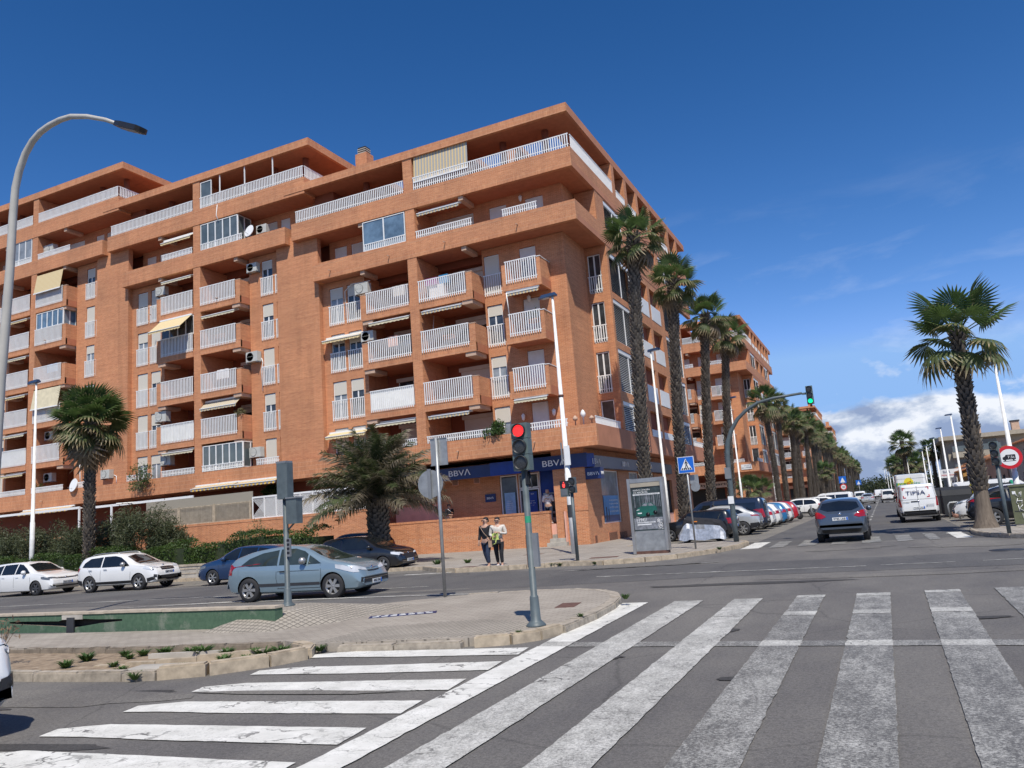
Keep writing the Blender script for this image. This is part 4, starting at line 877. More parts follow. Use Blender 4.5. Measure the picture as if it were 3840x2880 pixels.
# pergola over the ground floor terrace
pg = thing('pergola', 'white metal pergola frame above the shrubs in front of the terrace', 'pergola', (-50, 35.6, 2.8))
for x0, x1, y in ((-14,1.5,0),(1.5,10.5,1.2)):
    b = MB(); b.box(x0, x1, y, y+.1, 1.75, 1.9, 'white_metal'); part('beam', b, pg)
for x in (-7.5,1.4,4.5): 
    b = MB(); b.box(x, x+.12, .01, .09, -.2, 1.74, 'white_metal'); part('post', b, pg)
for x in (-10,-5,0,5): 
    b = MB(); b.tube([(x,.05,1.8),(x+.1,2.9,1.95)], .05, 'white_metal', 4); part('beam', b, pg)
# awnings: label parts where they differ
def awn(x, z, w_, out, drop, mat, y=37.5, label=None):
    o = link('awning', m_awning(w_, out, drop, mat), B1, (x, y-37.5, z))
    if label: o['label'] = label
P3, P2, P1 = -23.15, -23.15-PITCH, -23.15-2*PITCH
awn(-39.85, 5.28, 3.6, .5, .18, 'awning_bold', 37.44, 'bold yellow and grey striped valance'); awn(-36.2, 5.26, 3.3, .5, .18, 'awning_bold', 37.44); awn(-57, 4.95, 5.5, .5, .18, 'awning_bold', 37.44)
awn(P2-3.0, floor_z(5)-.55, 2.9, 1.0, .95, 'awning_yellow', 37.45, 'open pale yellow awning'); 
awn(P2+.65, floor_z(2)+2.3, 3.1, .55, .5, 'awning_ochre', 37.9); awn(P3-6.6, floor_z(3)+2.05, 2.8, .5, .22, 'awning_yellow', 38.3); awn(P3-6.6, 7.6, 2.9, .5, .25, 'awning_yellow', 38.3)
awn(P3+.8, 19.75, 2.8, .3, .12, 'awning_ochre', 37.8); awn(P3+.8, 7.7, 2.6, .4, .05, 'awning_ochre', 37.9); awn(P3-2.9, floor_z(3)+2.35, 2.8, .4, .1, 'awning_plain', 37.9); awn(P3-2.9, floor_z(2)-.7, 2.8, .3, .1, 'awning_plain', 37.9)
awn(P3+.8, floor_z(4)-.62, 2.6, .3, .08, 'awning_ochre', 37.7); awn(-17.0, floor_z(4)-.52, 1.9, .1, .1, 'awning_ochre', 37.6); awn(-17.0, floor_z(2)-.52, 1.9, .15, .06, 'awning_plain', 37.6)
awn(P2+.7, floor_z(4)+2.2, 2.9, .4, .1, 'awning_plain', 37.9); awn(P2-2.9, floor_z(2)-.62, 2.8, .35, .12, 'awning_plain', 37.8); awn(P2-2.9, 22.6, 2.8, .35, .25, 'awning_yellow', 37.7); awn(P2-2.9, floor_z(5)+2.3, 2.8, .4, .1, 'awning_plain', 37.8)
for k in (2,3,4,5,6): awn(P1-3.2, floor_z(k)-.62, 2.9, .35, .1, 'awning_plain' if k % 2 else 'awning_yellow', 37.8)
# vertical blinds hanging from the edges
def blind(x, z0, z1, w_, mat, y=37.42, tilt=0, label='blind'):
    b = MB(); b.face([(0,0,z1-z0),(0,-tilt,0),(w_,-tilt,0),(w_,0,z1-z0)], mat); b.face([(0,.012,z1-z0),(w_,.012,z1-z0),(w_,.012-tilt,0),(0,.012-tilt,0)], mat); b.box(-.02, w_+.02, -tilt-.03, -tilt+.02, -.04, .04, 'white_metal')
    return link('hanging_blind', b.mesh('hanging_blind'), B1, (x, y-37.5, z0))
blind(P3+.75, 21.6, 23.2, 3.6, 'awning_ochre', 37.6, .1); blind(P1+.7, floor_z(6)+.95, floor_z(6)+2.45, 3.0, 'awning_yellow', 37.5, .25); blind(P1+.7, floor_z(3)+.9, floor_z(3)+2.4, 3.0, 'awning_plain', 37.5, .25)
# glazed-in balconies
def glazing(x, z, w_, h, n, g, y=37.56, ret=0):
    o = link('balcony_glazing', m_frame(w_, h, n-1, .05), B1, (x, y-37.5, z)); link('pane', m_quad(w_-.1, h-.1, g, 'pane'), o, (.05, 0, .05))
    if ret:
        o2 = link('balcony_glazing', m_frame(ret, h, 1, .05), B1, (x+w_, y-37.5, z), (0,0,rad(90))); link('pane', m_quad(ret-.1, h-.1, g, 'pane'), o2, (.05, 0, .05))
glazing(P3-3.05, 18.15, 3.0, 1.85, 2, 'blue_glass'); glazing(P2+.7, 6.2, 3.4, 1.62, 6, 'grey_glass', ret=1.3); glazing(P2+.68, 21.1, 3.3, 1.85, 5, 'grey_glass', ret=1.2); glazing(P1+.7, floor_z(5)+1.1, 3.05, 1.3, 5, 'blue_glass', ret=1.0)
glazing(P2-3.0, floor_z(4)+1.1, 3.0, 1.3, 4, 'window_glass'); glazing(P1-2.4, 27.0-2.9, 2.3, 1.9, 3, 'curtain_glass'); glazing(P2+.7, 24.1, 1.0, 1.9, 1, 'grey_glass')
for x in (P2+2.4, P2+4.6, P2+7.0):
    b = MB(); b.box(x, x+.06, 37.56, 37.62, 24.1, 26.15, 'white_metal'); part('post', b, B1, origin=OY)
# chimneys on the roof
for x, z in ((-28.2, 26.1), (-41.3, 26.6), (-17.3, 23.7)):
    b = MB(); b.box(x-.45, x+.45, 40.6, 41.4, z-1.0 if x > -40 else z, z+.25, 'brick')
    for i in range(3): b.box(x-.32, x+.32, 40.7, 41.3, z+.3+i*.14, z+.37+i*.14, 'concrete')
    b.box(x-.3,x+.3,40.72,41.28,z+.25,z+.75,'dark_hole'); part('chimney', b, B1, origin=OY)
# ---- air conditioners, dishes, lanterns, plants on the building
def m_ac():
    b = MB(); b.box(-.38,.38,-.3,0,0,.52,'ac_cream'); b.lathe([(.22,0),(.22,.012),(.0,.013)], (-.1,-.3,.26), (0,-1,0), 'dark_trim', 18); return b.mesh('casing')
def m_acb():
    b = MB(); b.box(-.36,-.32,-.32,.1,-.06,-.01,'grey_steel'); b.box(.32,.36,-.32,.1,-.06,-.01,'grey_steel'); return b.mesh('bracket')
def m_grille():
    b = MB()
    for i in range(4): b.lathe([(.05+i*.05,0),(.06+i*.05,.0)], (-.1,-.316,.26), (0,-1,0), 'ac_cream', 16)
    b.box(-.34,.12,-.322,-.314,.255,.265,'ac_cream'); return b.mesh('grille')
def ac(x, y, z, label, s=1.0, rz=0):
    t = thing('air_conditioner', label, 'air conditioner', (x, y, z), rz, 'outdoor air-conditioning units on the facade'); t.scale = (s, s, s)
    link('casing', cached('ac', m_ac), t); link('grille', cached('acg', m_grille), t); link('bracket', cached('acb', m_acb), t)
ac(P3-3.55, 38.2, floor_z(4)+1.35, 'air conditioner with round fan on the top balcony row of the corner tower', 1.25)
ac(P3-3.3, 38.2, floor_z(3)+1.35, 'dark-faced air conditioner just above the scalloped yellow awning', 1.15)
ac(P2+4.7, 38.3, floor_z(5)+1.6, 'air conditioner at the right corner of the middle tower, highest of its column', 1.1)
ac(P2+4.6, 38.3, floor_z(3)+1.5, 'white air conditioner with a curved pipe beside the middle tower balcony', 1.25)
ac(P2+4.7, 38.3, 6.75, 'air conditioner next to the grey glazed balcony on the lowest storey', 1.2)
ac(P2-3.3, 38.1, floor_z(2)+1.5, 'large air conditioner above the solid white balcony front', 1.35)
ac(P2-3.4, 38.1, floor_z(5)+1.5, 'air conditioner under the upper awnings of the middle tower', 1.15)
ac(P2-8.6, 37.98, 6.6, 'air conditioner on the blank brick wall above the pergola', 1.15)
ac(P2-3.0, 38.2, 7.0, 'air conditioner in the vine-covered lowest loggia', 1.2)
ac(P1+1.4, 38.6, floor_z(2)-1.45, 'air conditioner beside the white satellite dish', 1.2)
ac(P1+1.4, 38.6, floor_z(3)-1.3, 'air conditioner half hidden by the fan palm crown', 1.2)
ac(P1+1.2, 38.4, 24.6, 'big dark air conditioner under the upper band of the left tower', 1.4)
ac(P2+5.6, 38.3, 21.4, 'air conditioner behind the upper brick parapet near the dish', 1.1)
ac(-13.2, 49.6, floor_z(3)+1.4, 'air conditioner inside a loggia of the street side between the palms', 1.0, rad(90))
def dish(x, y, z, label, r):
    t = thing('satellite_dish', label, 'satellite dish', (x, y, z))
    b = MB(); b.lathe([(r,-.0),(r*.8,.09*r/.4),(r*.4,.17*r/.4),(0,.2*r/.4)], (0,-.3,.3), (.15,1,-.25), 'white_metal', 24); part('dish', b, t)
    b = MB(); b.tube([(0,-.15,.2),(.0,-.05,-.1),(0,.1,-.15)], .02, 'grey_steel', 6); b.tube([(0,-.2,.0),(0,-.3-r*.9,.12)], .012, 'grey_steel', 5); part('arm', b, t)
dish(P1+5.4, 37.7, floor_z(2)-2.35, 'white satellite dish on the lowest terrace of the left tower', .48); dish(P2+4.9, 37.9, 21.3, 'white satellite dish on the upper brick parapet of the middle tower', .42)
def lantern(x, y, z, label):
    t = thing('wall_lantern', label, 'lamp', (x, y, z), 0, 'wall lanterns on the brick facade')
    b = MB(); b.lathe([(.03,-.2),(.09,-.1),(.12,.1),(.05,.16),(.02,.2)], (0,-.14,0), (0,0,1), 'white_metal', 8); part('lantern', b, t)
    b = MB(); b.box(-.04,.04,-.14,0,.14,.18,'grey_steel'); part('bracket', b, t)
lantern(-15.3, 38.88, 6.75+.4, 'white wall lantern right of the lowest shuttered door near the corner'); lantern(-17.1, 38.88, 7.1, 'white wall lantern left of the lowest shuttered door near the corner')
lantern(-16.2, 38.88, floor_z(4)-.75, 'wall lantern under the upper corner balcony'); lantern(-16.4, 39.28, 19.7, 'wall lantern in the shaded storey under the top band')
for i, (x, h) in enumerate(((-13.9,.5),(-13.45,.75),(-13.0,.4))):
    t = thing('garden_ornament', ('left','middle tall','right')[i]+' white ornament standing on the corner terrace parapet', 'ornament', (x, 38.1, 6.2))
    b = MB(); b.lathe([(.03,0),(.035,h*.5),(.12,h*.6),(.14,h*.8),(.06,h),(.0,h+.05)], (0,0,0), (0,0,1), 'white_metal' if i == 1 else 'corbel', 10); part('figure', b, t)

B2 = building(37.5, [(-23.15, 5)], 'brick apartment block beyond the side street with a smart-rental shop below', random.Random(9))
B2.location.y = 94.9
def b2p(name, fn):
    b = MB(); fn(b); return part(name, b, B2, origin=OY)
b2p('ground_floor_wall', lambda b: (b.box(-40,-13.9,39.9,41,.1,5.06,'recess_shade_wall'), b.box(-16,-13.8,38.6,61,.1,5.06,'brick'), b.box(-21.8,-16.3,38.9,39.85,3.5,4.2,'terracotta_plaster'), b.box(-21.3,-17.2,39.7,39.89,.2,3.4,'dark_hole')))
o = b2p('shop_sign', lambda b: b.box(-21.8,-16.3,38.84,38.89,3.5,4.2,'corbel')); text('city smart', .42, 'sign_black', o, (-18.6,38.82-37.5,3.85), FRONT, .02, 3.6)
o = b2p('street_name_plate', lambda b: b.box(-14.6,-13.4,37.45,37.49,5.3,5.9,'sign_white')); text('CALLE', .12, 'navy', o, (-14,37.44-37.5,5.72), FRONT, .004); text('ISLA CABRERA', .12, 'navy', o, (-14,37.44-37.5,5.5), FRONT, .004)
for y, lab in ((209.7, 'third brick apartment block far along the avenue, above the palm crowns'), (279.0, 'farthest brick apartment block at the end of the palm row')):
    c = clone(B2); c['label'] = lab; c.location = (0, y, 0.3)
    for ch in list(c.children):
        if ch.name.startswith(('shop_sign', 'street_name')): 
            for g_ in list(ch.children): bpy.data.objects.remove(g_)
            bpy.data.objects.remove(ch)
    for i in range(2):
        b = MB(); b.box(-14.2-i*12, -13.2-i*12, 39+i*2, 40+i*2, 23.5, 25.2, 'brick'); part('chimney', b, c, origin=OY)

def box_thing(label, x, y, z, w_, d, h, mat, name='storage_box', cat='box'):
    b = MB(); b.prism([(-w_/2,-d/2),(w_/2,-d/2),(w_/2*.94,d/2),(-w_/2*.94,d/2)], 0, h*.86, mat); b.box(-w_/2-.02,w_/2+.02,-d/2-.02,d/2+.02,h*.862,h,mat)
    return tag(link(name, b.mesh(name), None, (x, y, z)), label, cat)
plain('plastic_purple', (.32,.08,.24), .5); plain('plastic_blue', (.03,.22,.42), .5)
box_thing('purple plastic box stacked above the railing of the top balcony by the pier', P3+1.25, 38.2, floor_z(4)+.95, .75, .5, .42, 'plastic_purple'); box_thing('blue plastic box next to the purple one on the top balcony', P3+1.95, 38.4, floor_z(4)+1.0, .55, .45, .5, 'plastic_blue')
b = MB(); b.box(-.45,.45,-.25,.25,0,.95,'white_pvc'); tag(link('cupboard', b.mesh('cupboard'), None, (P3+1.5, 38.3, floor_z(4))), 'white cupboard on the top balcony under the purple box', 'cupboard')
rl = random.Random(12)
for n_, (px, k, lab) in enumerate(((P2+1.6,3,'white sheet drying on the middle tower balcony beside its pier'),(P2-1.9,6,'white cloth hanging on a balcony left of the middle pier'),(P1+1.5,4,'pale towel drying on a left tower balcony'),(P3-1.4,4,'light towel drying on the corner tower balcony left of its pier'),(P3-1.9,3,'pinkish cloth drying on the corner tower balcony below'))):
    b = MB(); n = 8; w_ = rl.uniform(.7,1.3)
    for i in range(n):
        x0, x1 = w_*i/n, w_*(i+1)/n; y0, y1 = .03*math.sin(i*1.7), .03*math.sin((i+1)*1.7)
        b.face([(x0,y0,0),(x1,y1,0),(x1,y1,.62),(x0,y0,.62)], ('cloth_white','cloth_white','poster_sky','cloth_cream','pink_plaster')[n_], True)
    tag(link('laundry', b.mesh('laundry'), None, (px, 37.95, floor_z(k)+.75)), lab, 'laundry')
for n_, (px, k, lab) in enumerate(((-15.6,3,'potted plants on the middle corner balcony'),(P3+2.2,3,'dry potted plants along the second balcony right of the pier'),(P1+.9,1,'reddish creeper on the lowest left tower balcony'),(P2+2.0,4,'potted plant on a middle tower balcony'))):
    b = MB(); pts = [(rl.gauss(0,.28), rl.gauss(0,.1), abs(rl.gauss(.2,.16))) for _ in range(260)]; i_ = None
    k_ = b.mid('leaf_weed' if n_ % 2 == 0 else 'leaf_dry')
    for p in pts:
        s_ = rl.uniform(.02,.05); i0 = len(b.v); b.v += [(p[0]-s_,p[1],p[2]),(p[0],p[1]+s_,p[2]+s_*.4),(p[0]+s_,p[1],p[2]+s_),(p[0],p[1]-s_,p[2]+s_*.5)]; b.f.append((i0,i0+1,i0+2,i0+3)); b.mi.append(k_); b.sm.append(False)
    b.prism([(-.35,-.1),(.35,-.1),(.35,.1),(-.35,.1)], -.2, .02, 'terracotta_plaster')
    tag(link('balcony_plants', b.mesh('balcony_plants'), None, (px, 37.85, (floor_z(k) if k > 1 else 5.6)+.75)), lab, 'plant')

for i, pts in enumerate(([(P2+5.1,38.3,floor_z(3)+1.7),(P2+5.2,38.3,floor_z(3)+1.4),(P2+5.05,38.3,floor_z(3)+.9),(P2+5.15,38.3,floor_z(2)+2.5)], [(P2-8.1,37.96,6.8),(P2-7.85,37.96,6.7),(P2-7.85,37.96,6.15)], [(P3-3.2,38.3,floor_z(4)+2.2),(P3-4.6,38.3,floor_z(4)+2.25),(P3-5.1,38.32,floor_z(4)+1.9),(P3-5.1,38.32,floor_z(4)+.2)],
    [(P3+.75,38.9,floor_z(4)-.6),(P3+.8,38.6,floor_z(3)+1.2)], [(-16.95,37.4,floor_z(4)-.6),(-16.9,37.5,floor_z(3)+1.1)], [(P1+5.3,37.95,floor_z(2)-.5),(P1+5.4,37.95,6.2)], [(P2+2.3,37.46,24.0),(P2+2.2,37.46,23.3),(P2+2.35,37.46,22.9)])):
    b = MB(); b.tube([Vector(p)-Vector((0,37.5,0)) for p in pts], .028, 'white_pvc', 5); part('pipe', b, B1)
for x in (P3-5.5, P3-1.2, P3+2.6, -16.0, P2-4, P2+2.2, P1+2.0):
    for z in (17.5, 5.55):
        b = MB(); b.tube([(x,-.02,z),(x,-.22,z-.03)], .03, 'corbel', 6); part('rain_spout', b, B1)

# ------------------------------------------------------------------ vehicles
def interp(pts, x):
    if x <= pts[0][0]: return pts[0][1]
    for i in range(len(pts)-1):
        x0, y0 = pts[i]; x1, y1 = pts[i+1]
        if x <= x1:
            t = (x-x0)/(x1-x0)
            ym = pts[i-1] if i else None; yp = pts[i+2] if i+2 < len(pts) else None
            m0 = (y1-ym[1])/(x1-ym[0]) if ym else (y1-y0)/(x1-x0); m1 = (yp[1]-y0)/(yp[0]-x0) if yp else (y1-y0)/(x1-x0)
            h = x1-x0; t2, t3 = t*t, t*t*t
            return (2*t3-3*t2+1)*y0+(t3-2*t2+t)*h*m0*.8+(-2*t3+3*t2)*y1+(t3-t2)*h*m1*.8
    return pts[-1][1]
def hull(L, W, top, belt, bottom, wheels, R, mat, lean=.46, steps=46, boxy=.0, arch=True):
    """smooth closed body. +x is the front. top/belt/bottom: (x, z) lists from rear to front"""
    xr, xf = -L/2, L/2; hw = W/2; V = []; secs = []
    xs = []
    for i in range(steps+1):
        t = i/steps; xs.append(xr+(xf-xr)*(.5-.5*math.cos(math.pi*t))*.35+(xf-xr)*t*.65)
    for x in xs:
        d = min(x-xr, xf-x); wf = 1-.16*max(0, 1-d/.42)**2.2 - .035*max(0, 1-d/1.4)
        w_ = hw*wf; zt = interp(top, x); zl = interp(bottom, x); zb = min(interp(belt, x), zt-.035); gh = max(0, zt-zb)
        yr = .965*w_-lean*max(0, gh-.03); yr = max(yr, w_*.5)
        e = .05*min(1, gh/.25)
        mid = zl+(zb-zl)*.5
        s = [(0,zl),(.5*w_,zl),(.86*w_,zl),(.955*w_,zl+.05),(.985*w_,zl+.16),(1.0*w_,mid),(.998*w_,zb-.14),(.985*w_,zb-.05),(.965*w_,zb)]
        s += [(.965*w_+(yr-.965*w_)*.5+.012, zb+(zt-e-zb)*.5), (yr+.004, zt-e-.01), (yr-.05, zt-e*.35), (yr*.55, zt-e*.08), (0, zt)]
        secs.append([(x, y, z) for y, z in s])
    n = len(secs[0]); bm = bmesh.new(); grid = []
    for s in secs:
        row = [bm.verts.new(p) for p in s] + [bm.verts.new((p[0], -p[1], p[2])) for p in reversed(s[1:-1])]
        grid.append(row)
    m_ = len(grid[0])
    for i in range(len(grid)-1):
        for j in range(m_): 
            bm.faces.new((grid[i][j], grid[i][(j+1)%m_], grid[i+1][(j+1)%m_], grid[i+1][j]))
    bm.faces.new(list(reversed(grid[0]))); bm.faces.new(grid[-1])
    bmesh.ops.recalc_face_normals(bm, faces=bm.faces[:])
    bvh = BVHTree.FromBMesh(bm)
    me = bpy.data.meshes.new('body'); bm.to_mesh(me); bm.free(); me.materials.append(MATS[mat])
    if arch:
        o = bpy.data.objects.new('tmp', me); COL.objects.link(o); cut = MB()
        for wx in wheels:
            for s in (1, -1):
                cut.cyl((wx, s*(hw-.26), R+.0), (wx, s*(hw+.3), R+.0), R*1.13, mat, 28)
        cm_ = cut.mesh('cut'); co = bpy.data.objects.new('cut', cm_); COL.objects.link(co)
        md = o.modifiers.new('b', 'BOOLEAN'); md.object = co; md.operation = 'DIFFERENCE'; md.solver = 'EXACT'
        dg = bpy.context.evaluated_depsgraph_get(); dg.update(); me2 = bpy.data.meshes.new_from_object(o.evaluated_get(dg))
        bpy.data.objects.remove(o); bpy.data.objects.remove(co)
        me2.materials.clear(); me2.materials.append(MATS[mat]); me2.materials.append(MATS['black_plastic'])
        for p in me2.polygons:
            c = p.center; p.use_smooth = True
            if abs(c.y) < hw-.255 and c.z < R*2.2 and any(abs(c.x-wx) < R*1.3 for wx in wheels) and abs(p.normal.y) > .8: p.material_index = 1; p.use_smooth = False
            for wx in wheels:
                rr = math.hypot(c.x-wx, c.z-R)
                if abs(rr-R*1.13) < .03 and abs(p.normal.y) < .3 and abs(c.y) < hw*.97: p.material_index = 1; p.use_smooth = False
        me2.name = 'body'; me = me2
        try: me.set_sharp_from_angle(angle=rad(38))
        except Exception: pass
    else:
        for p in me.polygons: p.use_smooth = True
    return me, bvh
def decal(bvh, poly, axis, off=.006, mat='car_glass', name='d', dens=.07, mirror=False, L=6, thick=0):
    """polygon drawn in side (x,z), front/rear (y,z) or top (x,y) view, laid on the body surface"""
    if mirror and axis == 'side': pass
    vs = [Vector(p) for p in poly]; n = len(vs); pts = []; edges = []
    for i in range(n):
        a, b_ = vs[i], vs[(i+1)%n]; k = max(1, int((b_-a).length/dens))
        for j in range(k): pts.append(a+(b_-a)*(j/k))
    nb = len(pts); edges = [(i, (i+1)%nb) for i in range(nb)]
    x0, x1 = min(p.x for p in vs), max(p.x for p in vs); y0, y1 = min(p.y for p in vs), max(p.y for p in vs)
    def inside(q):
        c = False
        for i in range(nb):
            a, b_ = pts[i], pts[(i+1)%nb]
            if (a.y > q.y) != (b_.y > q.y) and q.x < (b_.x-a.x)*(q.y-a.y)/(b_.y-a.y)+a.x: c = not c
        return c
    g = []; yy = y0+dens*.5
    while yy < y1:
        xx = x0+dens*.5
        while xx < x1:
            q = Vector((xx, yy))
            if inside(q) and all((q-p).length > dens*.35 for p in pts[:nb]): g.append(q)
            xx += dens
        yy += dens
    V2, _, F2, *_r = delaunay_2d_cdt(pts+g, edges, [list(range(nb))], 1, 1e-5)
    out = []; ok = True
    for p in V2:
        if axis == 'side': o_, d = Vector((p.x, -L, p.y)), Vector((0,1,0))
        elif axis == 'left': o_, d = Vector((p.x, L, p.y)), Vector((0,-1,0))
        elif axis == 'front': o_, d = Vector((L, p.x, p.y)), Vector((-1,0,0))
        elif axis == 'rear': o_, d = Vector((-L, p.x, p.y)), Vector((1,0,0))
        else: o_, d = Vector((p.x, p.y, L)), Vector((0,0,-1))
        h, nrm, _, _ = bvh.ray_cast(o_, d)
        if h is None:
            h, nrm, _, _ = bvh.find_nearest(o_+d*(L-.9))
        if nrm.dot(d) > 0: nrm = -nrm
        out.append(h+nrm*off)
    me = bpy.data.meshes.new(name); me.from_pydata([tuple(v) for v in out], [], [tuple(f) for f in F2]); me.materials.append(MATS[mat]); 
    # make faces look outward
    for p in me.polygons: p.use_smooth = True
    d0 = {'side': Vector((0,-1,0)), 'left': Vector((0,1,0)), 'front': Vector((1,0,0)), 'rear': Vector((-1,0,0)), 'top': Vector((0,0,1))}[axis]
    if len(me.polygons) and sum((p.normal.dot(d0)*p.area for p in me.polygons)) < 0: me.flip_normals()
    return me
def line_poly(pts, w_=.014):
    # thin strip polygon round a polyline in 2-D
    L_, R_ = [], []
    for i, p in enumerate(pts):
        a = Vector(pts[max(i-1,0)]); b_ = Vector(pts[min(i+1,len(pts)-1)]); d = (b_-a).normalized(); n = Vector((-d.y, d.x))*w_/2; q = Vector(p); L_.append(tuple(q+n)); R_.append(tuple(q-n))
    return L_+R_[::-1]
def m_wheel(R, W, kind):
    def tyre():
        b = MB(); b.lathe([(R*.66,-W/2),(R*.93,-W/2),(R,-W*.36),(R,W*.36),(R*.93,W/2),(R*.66,W/2)], (0,0,0), (0,1,0), 'black_rubber', 28, cap=False)
        b.lathe([(0,-.04),(R*.67,-.04),(R*.67,.04),(0,.04)], (0,0,0), (0,1,0), 'black_plastic', 20); return b.mesh('tyre')
    def rim():
        b = MB(); mt = 'alloy_dark' if kind == 'dark' else 'alloy'; n = 6 if kind != 'five' else 5
        for s in (1, -1):
            y = s*W*.40
            b.lathe([(R*.58,y-.03*s),(R*.68,y),(R*.69,y+.012*s)], (0,0,0), (0,1,0), mt, 28, cap=False)
            b.lathe([(R*.13,y-.03*s),(R*.12,y-.002*s),(0,y)], (0,0,0), (0,1,0), mt, 12)
            for i in range(n):
                a = 2*math.pi*i/n; ca, sa = math.cos(a), math.sin(a)
                def P(r_, t, dy): return (ca*r_-sa*t, y+dy, sa*r_+ca*t)
                w0, w1 = (R*.09, R*.13) if kind != 'thin' else (R*.05, R*.08)
                f = [P(R*.08,-w0,-.0*s), P(R*.64,-w1,-.0*s), P(R*.64,w1,-.0*s), P(R*.08,w0,-.0*s)]
                b.face(f if s < 0 else f[::-1], mt); g_ = [P(R*.08,-w0,-.04*s), P(R*.64,-w1,-.04*s)]
                b.face([f[0], f[1], g_[1], g_[0]], mt); g2 = [P(R*.08,w0,-.04*s), P(R*.64,w1,-.04*s)]; b.face([f[3], f[2], g2[1], g2[0]], mt)
        return b.mesh('rim')
    return cached(('tyre', R, W), tyre), cached(('rim', R, W, kind), rim)
def sym(poly): return poly + [(-x, z) for x, z in reversed(poly)]
CARS = {}
def make_car(key, sp):
    """returns list of (name, mesh, sub) for a kind+colour"""
    if key in CARS: return CARS[key]
    L, W = sp['L'], sp['W']; R = sp.get('R', .32); wb = sp['wb']; xo = sp.get('wx', 0.0)
    wheels = (-wb/2+xo, wb/2+xo)
    body, bvh = hull(L, W, sp['top'], sp['belt'], sp['bottom'], wheels, R, sp['paint'], sp.get('lean', .46))
    P = [('body', body, [])]
    gl = sp.get('glass', 'car_glass')
    def D(name, poly, axis, mat, off=.006, dens=.07): return (name, decal(bvh, poly, axis, off, mat, name, dens), [])
    for ax in ('side', 'left'):
        for q in sp['windows']: P.append(D('side_window', q, ax, gl))
        if 'clad' in sp:
            for q in sp['clad']: P.append(D('sill_trim', q, ax, 'black_plastic' if sp.get('cladm') is None else sp['cladm'], .008, .1))
        for q in sp.get('seams', []): P.append(D('door_seam', line_poly(q, .012), ax, 'black_plastic', .003, .12))
        for (x, z) in sp.get('handles', []): P.append(D('door_handle', [(x-.09,z-.015),(x+.09,z-.015),(x+.09,z+.02),(x-.09,z+.02)], ax, sp.get('handle', sp['paint']), .03))
    P.append(D('windscreen', sym(sp['wind']), 'front', gl)); P.append(D('rear_window', sym(sp['rearw']), 'rear', gl))
    for s in (1, -1):
        P.append(D('headlight', [(s*y, z) for y, z in sp['head']], 'front', sp.get('headm', 'lamp_glass'), .01, .05))
        P.append(D('tail_light', [(s*y, z) for y, z in sp['tail']], 'rear', 'tail_red', .012, .05))
        if 'tails' in sp: P.append(D('tail_light', sp['tails'], 'side' if s > 0 else 'left', 'tail_red', .012, .05))
        if 'heads' in sp: P.append(D('headlight', sp['heads'], 'side' if s > 0 else 'left', sp.get('headm', 'lamp_glass'), .010, .05))
    for q in sp.get('grille', []): P.append(D('grille', sym(q), 'front', 'black_plastic', .008, .06))
    for q in sp.get('frontchrome', []): P.append(D('chrome_strip', sym(q), 'front', 'chrome', .014, .06))
    for q in sp.get('rearclad', []): P.append(D('bumper', sym(q), 'rear', sp.get('rearcladm', 'black_plastic'), .012, .07))
    for q in sp.get('fog', []):
        for s in (1, -1): P.append(D('fog_light', [(s*y, z) for y, z in q], 'front', 'black_plastic', .01, .05))
    # mirrors, plates, badge
    mx, mz = sp.get('mirror', (.55, .98))
    for s in (1, -1):
        b = MB()
        h, nrm, _, _ = bvh.ray_cast(Vector((mx, s*6, mz)), Vector((0,-s,0))); yy = abs(h.y) if h else W/2
        b.lathe([(.02,-.1),(.085,-.06),(.10,.02),(.075,.07),(0,.08)], (mx, s*(yy+.11), mz+.04), (-1,0,0), sp.get('mirm', sp['paint']), 10); b.box(mx-.03, mx+.03, s*(yy-.02), s*(yy+.08), mz-.02, mz+.015, 'black_plastic')
        P.append(('mirror', b.mesh('mirror'), []))
    if sp.get('rails'):
        b = MB()
        for s in (1, -1):
            pts = []
            for i in range(8):
                x = sp['rails'][0]+(sp['rails'][1]-sp['rails'][0])*i/7; h, _, _, _ = bvh.ray_cast(Vector((x, s*sp['rails'][2], 4)), Vector((0,0,-1))); pts.append((x, s*sp['rails'][2], h.z+(.05 if 0 < i < 7 else 0)))
            b.tube(pts, .018, sp.get('railm', 'alloy'), 6)
        P.append(('roof_rail', b.mesh('roof_rail'), []))
    for end, pz in (('front', sp['platef']), ('rear', sp['plater'])):
        s = 1 if end == 'front' else -1
        h, nrm, _, _ = bvh.ray_cast(Vector((s*6, 0, pz)), Vector((-s,0,0))); x = h.x+s*.02
        b = MB(); b.box(x-.006, x+.006, -.26, .26, pz-.055, pz+.055, 'plate_white'); b.box(x+s*.0065, x+s*.009, s*.2, s*.255, pz-.05, pz+.05, 'sign_blue')
        P.append(('number_plate', b.mesh('number_plate'), [('lettering', (x+s*.012, -s*.02, pz), s)]))
        if sp.get('badge'):
            b = MB(); bz = sp['badge'][0 if s > 0 else 1]; h, _, _, _ = bvh.ray_cast(Vector((s*6, 0, bz)), Vector((-s,0,0)))
            b.lathe([(.055,0),(.05,.015),(.0,.02)], (h.x, 0, bz), (s,0,0), 'chrome', 14); P.append(('badge', b.mesh('badge'), []))
    CARS[key] = (P, wheels, R, W); return CARS[key]
